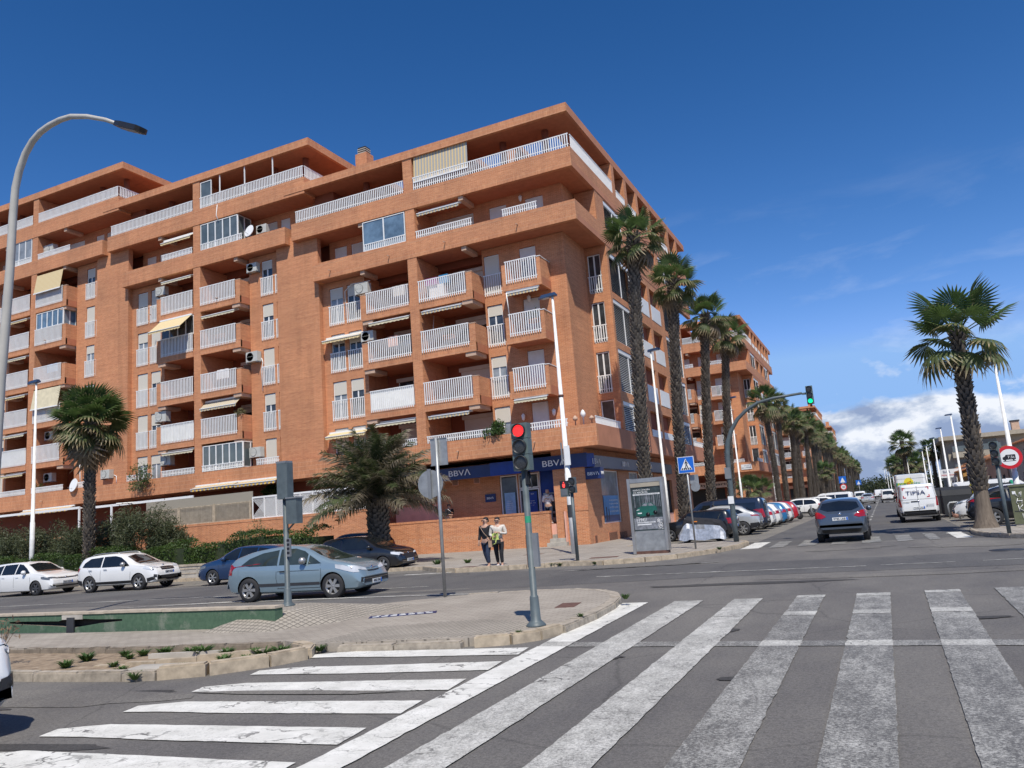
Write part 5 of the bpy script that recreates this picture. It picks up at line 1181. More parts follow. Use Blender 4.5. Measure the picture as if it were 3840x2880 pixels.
def car(key, sp, label, cat, loc, heading, plate='0000', name=None, group=None, rim=None):
    P, wheels, R, W = make_car(key, sp)
    t = thing(name or 'parked_car', label, cat, loc, rad(heading), group)
    for nm, me, sub in P:
        o = link(nm, me, t)
        for s_ in sub:
            link('lettering', text_mesh(plate, .075, 'sign_black', .004, .40), o, s_[1], EAST if s_[2] > 0 else (rad(90), 0, rad(-90)))
    ty, rm = m_wheel(R, .21, rim or sp.get('rim', 'six'))
    for wx in wheels:
        for s in (1, -1):
            w_ = link('wheel', ty, t, (wx, s*(W/2-.125), R)); link('rim', rm, w_)
    return t
def S(**k): return k
hatch = S(L=4.26, W=1.79, wb=2.62, R=.31, wx=-.02, lean=.50,
    top=[(-2.13,.60),(-2.10,.86),(-1.98,1.08),(-1.72,1.34),(-1.2,1.43),(-.3,1.46),(.25,1.43),(.62,1.27),(1.05,1.03),(1.35,.96),(1.8,.86),(2.02,.74),(2.13,.55)],
    belt=[(-2.13,.60),(-2.0,.86),(-1.5,.93),(0,.92),(1.0,.90),(1.8,.80),(2.13,.5)], bottom=[(-2.13,.36),(-1.9,.22),(1.9,.20),(2.13,.30)],
    windows=[[(-1.62,.98),(-1.55,1.12),(-1.28,1.30),(-.86,1.36),(-.84,.955)],[(-.78,.955),(-.80,1.365),(-.02,1.385),(.0,.95)],[(.06,.95),(.04,1.38),(.30,1.34),(.62,1.17),(.90,.985),(.88,.955)]],
    wind=[(0,.99),(.62,1.0),(.53,1.33),(0,1.385)], rearw=[(0,1.03),(.56,1.04),(.50,1.30),(0,1.33)],
    head=[(.42,.66),(.78,.70),(.82,.76),(.55,.74),(.40,.70)], heads=[(1.62,.70),(2.0,.62),(2.04,.68),(1.75,.78),(1.6,.78)], headm='lamp_dark', tail=[(.45,.82),(.80,.82),(.80,.96),(.45,.94)],
    grille=[[(0,.655),(.40,.665),(.42,.70),(0,.695)],[(0,.30),(.55,.31),(.60,.38),(0,.38)]], frontchrome=[[(0,.705),(.42,.712),(.42,.72),(0,.714)],[(0,.385),(.62,.39),(.62,.40),(0,.395)]], fog=[[(.60,.34),(.76,.36),(.72,.42),(.60,.40)]],
    seams=[[(-.81,.95),(-.82,.3)],[(.02,.95),(.0,.3)],[(.95,.93),(.98,.6),(.98,.35)]], handles=[(-.62,.84),(.22,.83)], mirror=(.66,.97), platef=.50, plater=.62, badge=(.69,.93), rim='dark')
golf = dict(hatch, paint='paint_white')
suv = S(L=4.16, W=1.74, wb=2.54, R=.33, wx=-.02, lean=.44, paint='paint_white',
    top=[(-2.08,.62),(-2.07,.9),(-2.0,1.12),(-1.80,1.40),(-1.35,1.50),(-.5,1.54),(.15,1.50),(.55,1.32),(.98,1.10),(1.35,1.02),(1.75,.93),(1.98,.80),(2.08,.6)],
    belt=[(-2.08,.6),(-1.95,.98),(-1.4,1.0),(0,.98),(1.0,.97),(1.75,.86),(2.08,.5)], bottom=[(-2.08,.42),(-1.85,.27),(1.85,.26),(2.08,.38)],
    windows=[[(-1.70,1.04),(-1.62,1.22),(-1.38,1.38),(-.72,1.42),(-.70,1.0)],[(-.64,1.0),(-.66,1.425),(-.1,1.43),(.22,1.36),(.55,1.18),(.78,1.02),(.75,.99)]],
    wind=[(0,1.05),(.60,1.06),(.52,1.38),(0,1.45)], rearw=[(0,1.10),(.54,1.11),(.49,1.37),(0,1.41)],
    head=[(.40,.84),(.74,.86),(.78,.98),(.58,.93),(.40,.88)], heads=[(1.5,.86),(1.92,.76),(1.95,.84),(1.7,.93),(1.5,.95)], tail=[(.5,.86),(.8,.86),(.80,1.02),(.5,1.0)], tails=[(-2.06,.9),(-1.85,.92),(-1.8,1.02),(-1.98,1.04)],
    grille=[[(0,.74),(.36,.75),(.38,.86),(.2,.88),(0,.88)],[(0,.40),(.46,.42),(.50,.54),(0,.54)]], frontchrome=[[(0,.80),(.36,.80),(.36,.812),(0,.812)],[(0,.33),(.62,.35),(.62,.38),(0,.37)]], fog=[[(.56,.45),(.78,.48),(.76,.60),(.58,.56)]],
    clad=[[(-1.0,.28),(1.0,.28),(1.0,.42),(-1.0,.42)],[(1.66,.3),(2.02,.4),(2.0,.52),(1.68,.46)],[(-2.0,.36),(-1.66,.3),(-1.68,.5),(-2.02,.55)]], seams=[[(-.68,1.0),(-.70,.45)],[(.80,.98),(.86,.75),(.84,.45)],[(-1.42,1.0),(-1.2,.75),(-.95,.5)]], handles=[(-1.22,.90),(-.42,.90)], handle='alloy', mirror=(.52,1.04), mirm='alloy', platef=.66, plater=.7, badge=(.93,.98), rails=(-1.5,.1,.55), rim='thin', rearclad=[[(0,.36),(.7,.36),(.72,.55),(0,.55)]])
auris = dict(hatch, paint='paint_navyblue', W=1.76, rim='thin')
c4 = S(L=4.27, W=1.77, wb=2.61, R=.325, wx=-.03, lean=.46, paint='paint_steelblue', glass='car_glass_green',
    top=[(-2.13,.55),(-2.12,.85),(-2.03,1.02),(-1.75,1.22),(-1.2,1.37),(-.5,1.44),(.0,1.44),(.42,1.33),(.85,1.13),(1.2,1.0),(1.6,.92),(1.92,.80),(2.13,.52)],
    belt=[(-2.13,.55),(-1.95,.95),(-1.5,.97),(0,.92),(1.0,.89),(1.7,.78),(2.13,.48)], bottom=[(-2.13,.38),(-1.9,.24),(1.9,.2),(2.13,.28)],
    windows=[[(-1.58,1.0),(-1.35,1.16),(-.95,1.29),(-.44,1.35),(-.42,.945),(-1.3,.955)],[(-.36,.945),(-.38,1.36),(.08,1.36),(.38,1.27),(.50,1.19),(.50,.93)],[(.55,.925),(.55,1.16),(.80,1.02),(.95,.93)]],
    wind=[(0,.99),(.63,1.0),(.52,1.32),(0,1.39)], rearw=[(0,1.05),(.58,1.04),(.45,1.24),(0,1.28)],
    head=[(.34,.66),(.60,.68),(.84,.74),(.84,.84),(.6,.78),(.36,.72)], heads=[(1.38,.78),(1.9,.64),(2.02,.64),(1.95,.74),(1.6,.85),(1.36,.88)], tail=[(.55,.75),(.84,.75),(.84,1.02),(.62,1.05)], tails=[(-2.1,.70),(-1.96,.78),(-1.90,1.0),(-1.98,1.08),(-2.1,.95)],
    grille=[[(0,.62),(.30,.63),(.34,.66),(0,.655)],[(0,.36),(.70,.38),(.74,.50),(0,.50)]], frontchrome=[[(0,.70),(.28,.715),(.30,.725),(0,.712)],[(0,.44),(.7,.45),(.7,.457),(0,.447)]], fog=[[(.60,.36),(.76,.38),(.74,.48),(.6,.46)]],
    clad=[[(-1.0,.40),(.9,.38),(.9,.455),(-1.0,.48)]], cladm='dark_trim', seams=[[(-.42,.94),(-.44,.6),(-.38,.33)],[(.92,.9),(.95,.65),(.90,.33)],[(-.42,.33),(.9,.31)],[(-.4,.78),(.9,.76)]], handles=[(-.22,.77)], handle='black_plastic', mirror=(.42,.99), mirm='alloy', platef=.36, plater=.62, badge=(.71,.98), rim='six')
fiesta = dict(hatch, paint='paint_black', L=4.05, W=1.73, wb=2.49, headm='lamp_glass', rim='five', grille=[[(0,.46),(.38,.48),(.44,.62),(.34,.68),(0,.69)]], platef=.42,
    top=[(-2.02,.60),(-2.0,.88),(-1.88,1.10),(-1.62,1.38),(-1.1,1.46),(-.3,1.48),(.2,1.43),(.6,1.24),(1.0,1.03),(1.3,.96),(1.7,.86),(1.92,.74),(2.02,.55)], belt=[(-2.02,.6),(-1.9,.92),(-1.4,.96),(0,.92),(1.0,.90),(1.7,.80),(2.02,.5)], bottom=[(-2.02,.36),(-1.8,.22),(1.8,.20),(2.02,.30)], windows=[[(-1.4,1.05),(-1.2,1.3),(-.8,1.38),(-.78,.98)],[(-.7,.97),(-.72,1.39),(.0,1.39),(.3,1.28),(.72,1.0),(.7,.96)]])
chr_ = S(L=4.36, W=1.795, wb=2.64, R=.345, wx=-.02, lean=.52, paint='paint_chr',
    top=[(-2.18,.72),(-2.16,.95),(-2.06,1.06),(-1.72,1.22),(-1.2,1.48),(-.7,1.54),(.0,1.55),(.5,1.40),(.95,1.14),(1.3,1.03),(1.75,.94),(2.0,.82),(2.18,.6)],
    belt=[(-2.18,.7),(-2.0,.98),(-1.5,1.06),(-.8,1.06),(0,.98),(1.0,.95),(1.75,.86),(2.18,.5)], bottom=[(-2.18,.48),(-1.95,.30),(1.9,.26),(2.18,.38)],
    windows=[[(-.75,1.08),(-.78,1.40),(.0,1.45),(.3,1.36),(.75,1.06),(.7,.99)],[(-1.35,1.22),(-1.1,1.36),(-.85,1.41),(-.82,1.10),(-1.1,1.13)]],
    wind=[(0,1.05),(.62,1.06),(.54,1.40),(0,1.47)], rearw=[(0,1.10),(.40,1.10),(.66,1.19),(.58,1.38),(0,1.45)],
    head=[(.4,.78),(.8,.82),(.84,.92),(.5,.86)], tail=[(.46,.92),(.52,.98),(.70,1.08),(.86,1.10),(.88,1.02),(.80,.93),(.86,.88),(.62,.86)],
    grille=[[(0,.4),(.6,.42),(.6,.55),(0,.55)]], seams=[[(-.8,1.0),(-.82,.4)],[(.8,.98),(.85,.45)]], handles=[(-.2,.9)], mirror=(.52,1.06), platef=.5, plater=.83, badge=(.85,1.0),
    rearclad=[[(0,.36),(.62,.36),(.66,.46),(0,.46)]], clad=[[(-1.0,.3),(1.0,.28),(1.0,.42),(-1.0,.44)]], rim='dark')
cx30 = dict(chr_, paint='paint_silver', tail=[(.42,.90),(.86,.95),(.86,1.0),(.7,1.0),(.42,.93)], plater=.62, rearclad=[[(0,.34),(.8,.34),(.84,.60),(.5,.56),(0,.54)]], clad=[[(-1.0,.28),(1.0,.28),(1.0,.42),(-1.0,.42)],[(-2.1,.4),(-1.7,.34),(-1.72,.6),(-2.14,.62)]], windows=[[(-1.45,1.14),(-1.2,1.30),(-.78,1.39),(-.76,1.02)],[(-.7,1.02),(-.72,1.40),(.0,1.44),(.3,1.36),(.75,1.06),(.7,.99)]], rim='six')
mini = S(L=3.72, W=1.68, wb=2.47, R=.30, lean=.36, paint='paint_black',
    top=[(-1.85,.6),(-1.84,.95),(-1.78,1.15),(-1.6,1.36),(-1.0,1.405),(-.2,1.41),(.30,1.36),(.62,1.12),(.80,.98),(1.3,.93),(1.66,.82),(1.85,.55)], belt=[(-1.85,.6),(-1.7,.96),(0,.93),(.8,.90),(1.5,.82),(1.85,.5)], bottom=[(-1.85,.34),(-1.65,.2),(1.65,.2),(1.85,.3)],
    windows=[[(-1.55,.99),(-1.5,1.28),(-.62,1.32),(-.62,.97)],[(-.56,.97),(-.56,1.325),(.22,1.31),(.52,1.06),(.52,.96)]], wind=[(0,.99),(.6,1.0),(.55,1.29),(0,1.33)], rearw=[(0,1.0),(.55,1.0),(.5,1.28),(0,1.3)], head=[(.45,.68),(.6,.62),(.72,.70),(.66,.82),(.5,.82)], tail=[(.6,.72),(.76,.72),(.76,.98),(.6,.98)],
    grille=[[(0,.5),(.35,.52),(.4,.64),(0,.66)]], frontchrome=[[(0,.665),(.4,.655),(.4,.67),(0,.68)]], seams=[[(-.6,.96),(-.62,.3)],[(.62,.95),(.66,.35)]], clad=[[(-.9,.22),(.9,.22),(.9,.34),(-.9,.34)]], mirror=(.35,.99), platef=.42, plater=.6, badge=(.78,.9), rim='five')
city = dict(fiesta, paint='paint_white', tail=[(.5,.80),(.82,.80),(.84,.98),(.6,1.0)], plater=.52, badge=(.72,.86), rearclad=[[(0,.26),(.7,.26),(.74,.38),(0,.38)]])
van = S(L=4.65, W=1.92, wb=2.95, R=.325, wx=.05, lean=.14, paint='paint_white',
    top=[(-2.32,.6),(-2.31,1.2),(-2.26,1.78),(-2.1,1.88),(-1.0,1.91),(.6,1.90),(1.0,1.80),(1.40,1.45),(1.7,1.18),(2.05,1.02),(2.25,.85),(2.32,.6)], belt=[(-2.32,.6),(-2.2,1.15),(0,1.12),(1.5,1.08),(2.0,.95),(2.32,.5)], bottom=[(-2.32,.42),(-2.2,.28),(2.1,.26),(2.32,.35)],
    windows=[[(.35,1.15),(.35,1.62),(.95,1.62),(1.35,1.32),(1.48,1.15)]], wind=[(0,1.20),(.74,1.20),(.70,1.72),(0,1.76)], rearw=[(0,.0),(.001,.0),(.001,.001),(0,.001)], head=[(.55,.82),(.84,.86),(.84,1.04),(.6,.96)], tail=[(.76,.78),(.93,.78),(.93,1.24),(.80,1.24)],
    grille=[[(0,.7),(.5,.72),(.5,.86),(0,.86)]], seams=[[(.3,1.7),(.3,.4)],[(-.6,1.75),(-.6,.4)]], handles=[(.42,1.0)], mirror=(1.25,1.25), mirm='black_plastic', platef=.5, plater=.72, badge=(.92,1.04), rearclad=[[(0,.34),(.93,.34),(.95,.52),(0,.52)]], rim='dark')
van['rearw'] = [(0,1.2),(.01,1.2),(.01,1.21),(0,1.21)]
bus = dict(van, L=5.0, paint='paint_darkblue', W=1.9, rearw=[(0,1.12),(.72,1.12),(.68,1.66),(0,1.68)], windows=[[(-2.0,1.15),(-2.0,1.6),(-.7,1.62),(-.7,1.15)],[(-.62,1.15),(-.62,1.62),(.3,1.62),(.3,1.15)],[(.4,1.15),(.4,1.62),(.95,1.6),(1.4,1.15)]], rails=(-1.8,.4,.74), railm='black_plastic', plater=.62, top=[(-2.5,.6),(-2.48,1.2),(-2.38,1.70),(-2.2,1.84),(-1.0,1.88),(.6,1.86),(1.0,1.76),(1.45,1.42),(1.75,1.16),(2.15,1.02),(2.4,.85),(2.5,.6)], belt=[(-2.5,.6),(-2.3,1.1),(0,1.08),(1.5,1.06),(2.1,.95),(2.5,.5)], bottom=[(-2.5,.42),(-2.3,.28),(2.2,.26),(2.5,.35)], lean=.2)
minibus = dict(bus, paint='paint_white')
bigvan = dict(van, L=5.9, W=2.02, wb=3.6, R=.34, top=[(-2.95,.6),(-2.94,1.4),(-2.9,2.4),(-2.75,2.56),(-1.0,2.60),(1.0,2.58),(1.5,2.4),(1.95,1.8),(2.25,1.3),(2.65,1.1),(2.85,.9),(2.95,.6)], belt=[(-2.95,.6),(-2.8,1.3),(0,1.3),(2.0,1.15),(2.6,1.0),(2.95,.5)], bottom=[(-2.95,.42),(-2.8,.3),(2.7,.3),(2.95,.4)], windows=[[(1.0,1.3),(1.0,1.9),(1.6,1.85),(1.95,1.5),(2.05,1.3)]], tail=[(.82,.9),(.97,.9),(.97,1.5),(.86,1.5)], head=[(.6,.9),(.86,.95),(.86,1.15),(.62,1.05)], mirror=(1.7,1.4), wind=[(0,1.35),(.78,1.35),(.74,2.2),(0,2.25)], lean=.1)
sedan = dict(hatch, paint='paint_silver', L=4.5, wb=2.7, top=[(-2.25,.6),(-2.22,.92),(-2.05,1.02),(-1.6,1.08),(-1.25,1.30),(-.8,1.41),(-.2,1.44),(.3,1.40),(.7,1.22),(1.1,1.02),(1.4,.95),(1.9,.85),(2.15,.72),(2.25,.55)], belt=[(-2.25,.6),(-2.0,.95),(0,.94),(1.0,.92),(1.9,.80),(2.25,.5)], bottom=[(-2.25,.36),(-2,.22),(2,.2),(2.25,.3)], rearw=[(0,1.08),(.58,1.09),(.5,1.28),(0,1.33)], windows=[[(-1.2,1.02),(-1.0,1.25),(-.5,1.35),(-.48,.98)],[(-.4,.98),(-.42,1.36),(.3,1.33),(.85,1.0),(.85,.96)]])
kangoo = dict(van, L=4.2, W=1.83, wb=2.7, wx=0, R=.31, rearw=[(0,1.1),(.62,1.1),(.58,1.55),(0,1.58)], top=[(-2.1,.6),(-2.09,1.2),(-2.04,1.68),(-1.9,1.78),(-1.0,1.82),(.2,1.80),(.6,1.66),(1.0,1.35),(1.25,1.1),(1.7,1.0),(1.95,.85),(2.1,.6)], belt=[(-2.1,.6),(-2,1.05),(0,1.02),(1.2,1.0),(1.8,.9),(2.1,.5)], bottom=[(-2.1,.4),(-2,.27),(1.95,.26),(2.1,.35)], windows=[[(-.05,1.08),(-.05,1.55),(.55,1.5),(.95,1.2),(1.05,1.08)]], mirror=(.85,1.15), plater=.62, seams=[], rearclad=[[(0,.34),(.85,.34),(.87,.52),(0,.52)]], tail=[(.74,.8),(.88,.8),(.88,1.3),(.78,1.3)])
def row(label): return label
LG = 'cars parked nose-in along the palm row'
car('golf', golf, 'white hatchback parked at the far left of the kerb with blacked-out wheels', 'car', (-35.0, 23.45, 0), 5, '2959 KGN')
car('suv', suv, 'white compact crossover with roof rails and grey lower cladding parked by the hedge', 'car', (-29.32, 23.9, 0), 7, '5083 HZX')
car('auris', auris, 'dark blue hatchback facing left, half hidden behind the grey-blue coupe', 'car', (-23.3, 24.75, 0), 184, '1188 KHD')
t_c4 = car('c4', c4, 'grey-blue three-door hatchback driving past the island with steel star wheels', 'car', (-14.92, 17.98, 0), 7.5, '4062 DKJ', name='moving_car')
car('fiesta', fiesta, 'glossy black hatchback parked in front of the shaggy palm', 'car', (-19.75, 27.55, 0), 4, '7154 KMS')
t_h = car('fiesta', fiesta, 'black car behind the shaggy palm with its boot lid raised', 'car', (-23.2, 31.2, .14), 182, '2210 HJK')
b = MB(); b.box(-2.0,-1.94,-.55,.55,1.2,1.95,'paint_black'); o = part('boot_lid', b, t_h); o.rotation_euler = (0, rad(-22), 0); o.location = (.4,0,-.5)
b = MB(); b.box(-2.05,-1.7,-.4,.4,.65,1.02,'indicator'); part('boot_load', b, t_h)
car('chr', chr_, 'dark grey coupe-styled crossover in the left lane seen from behind', 'car', (-1.52, 32.75, 0), 90, '9785 LRB', name='moving_car')
car('mini', mini, 'small black retro hatchback first in the row beside the advertising panel', 'car', (-8.45, 39.5, 0), 172, '3302 FZH', group=LG)
car('cx30', cx30, 'silver crossover with black lower cladding behind the covered motorcycle', 'car', (-7.95, 42.0, 0), 180, '5570 LGR', group=LG)
car('bus', bus, 'dark navy van with roof rails parked after the silver crossover', 'van', (-8.3, 44.9, 0), 180, '3618 FPN', group=LG)
car('city', city, 'white small hatchback parked right after the navy van', 'car', (-7.95, 48.5, 0), 180, '8807 JTK', group=LG)
car('city', city, 'second white small hatchback, just left of the blue one', 'car', (-7.9, 51.4, 0), 180, '1420 KDS', group=LG)
car('cityb', dict(city, paint='paint_blue'), 'bright blue small hatchback parked between white ones', 'car', (-7.8, 54.2, 0), 180, '6604 GCN', group=LG)
car('city', city, 'white small hatchback between the blue and the red one', 'car', (-7.8, 57.2, 0), 180, '9033 HBB', group=LG)
car('cityr', dict(city, paint='paint_red'), 'red small hatchback, last of the nose-in row', 'car', (-7.7, 60.4, 0), 180, '5512 GKV', group=LG)
car('suvw', dict(suv, grille=suv['grille']), 'white crossover beyond the bollards at the side street', 'car', (-6.9, 71.5, 0), 182, '4471 LXT')
car('fiestab', fiesta, 'black hatchback behind the white crossover at the side street', 'car', (-8.6, 77, 0), 182, '7781 GTR')
car('suv', suv, 'white car with roof bars in front of the white minibus', 'car', (-6.5, 84, 0), 182, '3127 KPP')
car('minibus', minibus, 'white minibus with dark side windows near the side street', 'minibus', (-5.6, 96, 0), 182, '6620 HVC')
car('city', city, 'white car behind the white minibus far up the avenue', 'car', (-4.6, 104, 0), 100, '8123 JJN'); car('kangoo', kangoo, 'white van parked ahead of the silver saloon far up the avenue', 'van', (-4.6, 118, 0), 92, '2299 HHS')
car('kangoo', kangoo, 'white van queueing on the far left of the avenue', 'van', (-3.4, 135, 0), 92, '7008 LCB'); car('city', city, 'distant white car left of the silver saloon', 'car', (-3.2, 150, 0), 90, '1111 KRT')
car('sedan', sedan, 'silver saloon driving away far up the avenue', 'car', (-2.05, 120.3, 0), 90, '4402 DXN', name='moving_car')
car('kangoo', kangoo, 'small white van driving away in the right lane far up the avenue', 'van', (.5, 122, 0), 90, '6418 JVD', name='moving_car')
car('van', van, 'farthest white delivery van in the left lane', 'van', (-.93, 194, 0), 90, '3021 LMP', name='moving_car')
t_v = car('tipsa', dict(van, W=1.85, seams=van['seams'], paint='paint_white', rearw=van['rearw']), 'white parcel delivery van with red corner marks on its rear doors', 'van', (1.52, 46.9, 0), 90, '9133 LYG', name='moving_van')
t_a = car('bigvan', bigvan, 'tall white delivery van with a yellow and green logo behind the parcel van', 'van', (1.62, 57.2, 0), 90, '7745 LBK', name='moving_van')
def on_rear(t, sp_key, mats, items):
    P = CARS[sp_key][0]; body = P[0][1]
    bm = bmesh.new(); bm.from_mesh(body); bv = BVHTree.FromBMesh(bm); bm.free()
    for it in items:
        kind = it[0]
        if kind == 'poly': link(it[3], decal(bv, it[1], 'rear', .012, it[2], it[3], .08), t)
        else:
            _, s, h, wd, y, z, mat = it; hh, _, _, _ = bv.ray_cast(Vector((-6, y, z)), Vector((1,0,0)))
            link('lettering', text_mesh(s, h, mat, .006, wd), t, (hh.x-.03, y, z), (rad(90), 0, rad(-90)))
def Lc(y, z, sy, sz, a=.13, w_=.04): return [(y, z), (y+sy*a, z), (y+sy*a, z+sz*w_), (y+sy*w_, z+sz*w_), (y+sy*w_, z+sz*a), (y, z+sz*a)]
seam = lambda y0, z0, y1, z1: line_poly([(y0,z0),(y1,z1)], .014)
on_rear(t_v, 'tipsa', None, [('text','TIPSA',.20,.88,.08,1.47,'navy')] + [('poly', Lc(.66,1.74,-1,-1),'sign_red','logo_mark'),('poly', Lc(-.54,1.74,1,-1),'sign_red','logo_mark'),('poly', Lc(.66,1.22,-1,1),'sign_red','logo_mark'),('poly', Lc(-.54,1.22,1,1),'sign_red','logo_mark'),
  ('poly', seam(0,.55,0,1.8),'black_plastic','door_seam'), ('poly', line_poly([(-.80,1.16),(-.72,1.72),(.72,1.72),(.80,1.16)], .012),'grey_steel','door_panel_edge'), ('poly', line_poly([(-.80,1.14),(.80,1.14)], .012),'grey_steel','door_panel_edge'), ('poly', [(.05,1.0),(.34,1.0),(.34,1.06),(.05,1.06)],'black_plastic','door_handle'),
  ('text','VIVARO',.05,.3,.55,1.02,'black_plastic'), ('text','tipsa-van.com',.04,.34,-.5,.86,'black_plastic'), ('text','902 10 10 47',.045,.36,-.5,.79,'navy')])
on_rear(t_a, 'bigvan', None, [('poly', [(.13+.27*math.cos(a*math.pi/8), 2.05+.3*math.sin(a*math.pi/8)) for a in range(16)],'bin_yellow','logo_mark'), ('poly', [(.08+.15*math.cos(a*math.pi/6), 2.0+.14*math.sin(a*math.pi/6)) for a in range(12)],'indicator','logo_mark'),
  ('poly', [(.82,1.88),(.22,1.88),(.22,2.06),(.82,2.06)],'bin_green','logo_mark'), ('text','AVO',.2,.52,.52,1.97,'bin_yellow'), ('text','city',.26,.50,-.26,1.97,'bin_green'), ('poly', seam(0,.55,0,2.4),'black_plastic','door_seam'), ('poly', line_poly([(-.9,1.4),(-.8,2.3),(.8,2.3),(.9,1.4)], .014),'grey_steel','door_panel_edge')])
# white car corner at the left edge of the picture
car('suvn', dict(suv), 'white crossover whose front corner enters the picture at the bottom left', 'car', (-10.09, 4.5, 0), 0, '5160 JXN', name='moving_car')
# right-hand side
RG = 'cars parked on the right side of the avenue'
car('civic', dict(cx30, paint='paint_black', rearw=[(0,1.12),(.60,1.12),(.56,1.36),(0,1.40)], tail=[(.30,.98),(.86,.98),(.86,1.08),(.5,1.07),(.30,1.02)], plater=.78), 'black hatchback with bright star wheels behind the leaning palm trunk', 'car', (5.15, 37.1, 0), -2, '2871 JRM', group=RG)
car('renault', dict(city, paint='paint_white'), 'white hatchback second in the right-hand row, next to the black one', 'car', (5.35, 40.2, 0), 0, '6190 LNF', group=RG)
car('cxw', dict(cx30, paint='paint_white', head=[(.40,.74),(.82,.80),(.86,.90),(.5,.84)], headm='lamp_dark', grille=[[(0,.42),(.5,.45),(.55,.72),(0,.70)]]), 'white crossover parked nose towards the road by the bicycle stand', 'car', (5.1, 43.6, 0), 180, '9016 MBC', group=RG)
car('fiestab', fiesta, 'dark car farther back in the right-hand row', 'car', (6.6, 34.0+6.0, .0), 90, '4515 FSD', group=RG) if False else None
car('minib', dict(minibus, paint='paint_white'), 'long white van parked behind the waste containers', 'van', (6.2, 55, 0), 0, '5239 GLM', group=RG)
car('suvb', dict(suv, paint='paint_navyblue'), 'dark blue car with a roof box behind the right-hand row', 'car', (8.0, 46.6, 0), 0, '1873 HGF', group=RG)
bx = MB(); bx.lathe([(.0,-1.0),(.3,-.85),(.38,-.4),(.38,.5),(.25,.9),(0,1.0)], (0,0,0), (1,0,0), 'black_plastic', 12); o = link('roof_box', bx.mesh('roof_box'), None, (8.0, 46.6, 1.72), None, (1,1,.5)); tag(o, 'black roof box on the dark blue car in the right-hand row', 'roof box')
car('kangoo', kangoo, 'small white van in the right-hand row beyond the containers', 'van', (6.3, 60, 0), 0, '3874 KDF', group=RG)
for i, (y, k, sp_, c) in enumerate(((65,'city',city,'white'),(71,'cityb',dict(city,paint='paint_blue'),'blue'),(78,'sedan',sedan,'silver'),(86,'city',city,'white'))):
    car(k, sp_, '%s car in the right-hand row, number %s beyond the white van' % (c, ('one','two','three','four')[i]), 'car', (5.6, y, 0), 0, '%d%d%d%d BCD' % (i+1,i+4,i+2,i+5), group=RG)
# driver of the moving car is seen through the open side window
# motorcycle under its cover
mc = thing('covered_motorcycle', 'motorcycle under a black and silver cover beside the black retro hatchback', 'motorcycle', (-7.75, 36.9, 0), rad(-6))
b = MB(); prof = [(-1.12,.50,.20),(-1.0,.62,.33),(-.8,1.05,.36),(-.65,1.22,.34),(-.5,1.18,.34),(-.2,1.12,.32),(.2,1.08,.33),(.6,1.02,.33),(.9,.95,.30),(1.05,.72,.26),(1.12,.5,.18)]
rr = random.Random(3); rows = []
for j, (x, zt, hw_) in enumerate(prof):
    row_ = []
    for i in range(13):
        a = math.pi*i/12; k = 1+.10*math.sin(i*2.3+j*1.7)+rr.uniform(-.05,.05); zz = zt*(math.sin(a)**.45)*.999 if 0 < i < 12 else 0
        row_.append((x+rr.uniform(-.02,.02), -math.cos(a)*hw_*(1.25 if zz < .5 else 1)*k, max(.12+.04*math.sin(j*1.9), zz)))
    rows.append(row_)
for j in range(len(rows)-1):
    for i in range(12):
        q = [rows[j][i], rows[j+1][i], rows[j+1][i+1], rows[j][i+1]]; zc = sum(p[2] for p in q)/4
        b.face(q[::-1], 'silver_cloth' if min(i, 11-i) < 2 else 'cloth_black', True)
part('cover', b, mc); b = MB(); b.box(-.35,-.1,-.36,-.34,.93,.97,'indicator'); part('logo_strip', b, mc)
for x in (-.78,.75):
    b = MB(); b.lathe([(.2,-.06),(.29,-.05),(.3,0),(.29,.05),(.2,.06)], (x,0,.3), (0,1,0), 'black_rubber', 18); part('wheel', b, mc)
sc = thing('scooter', 'black scooter standing beside the bollards near the red hatchback', 'scooter', (-6.6, 64.5, 0), rad(160))
for x in (-.62,.62):
    b = MB(); b.lathe([(.1,-.05),(.25,-.06),(.27,0),(.25,.06),(.1,.05)], (x,0,.27), (0,1,0), 'black_rubber', 16); part('wheel', b, sc)
b = MB(); b.tube([(-.7,0,.55),(-.35,0,.72),(.05,0,.45),(.4,0,.5),(.52,0,.85)], [.1,.16,.10,.1,.09], 'black_plastic', 8); part('body', b, sc)
b = MB(); b.tube([(-.7,0,.8),(-.3,0,.84),(-.02,0,.78)], [.1,.13,.06], 'black_rubber', 8); part('seat', b, sc); b = MB(); b.tube([(.45,-.3,1.08),(.5,0,1.0),(.45,.3,1.08)], .025, 'black_plastic', 6); b.tube([(.5,0,1.0),(.62,0,.3)], .03, 'black_plastic', 6); part('handlebar', b, sc)

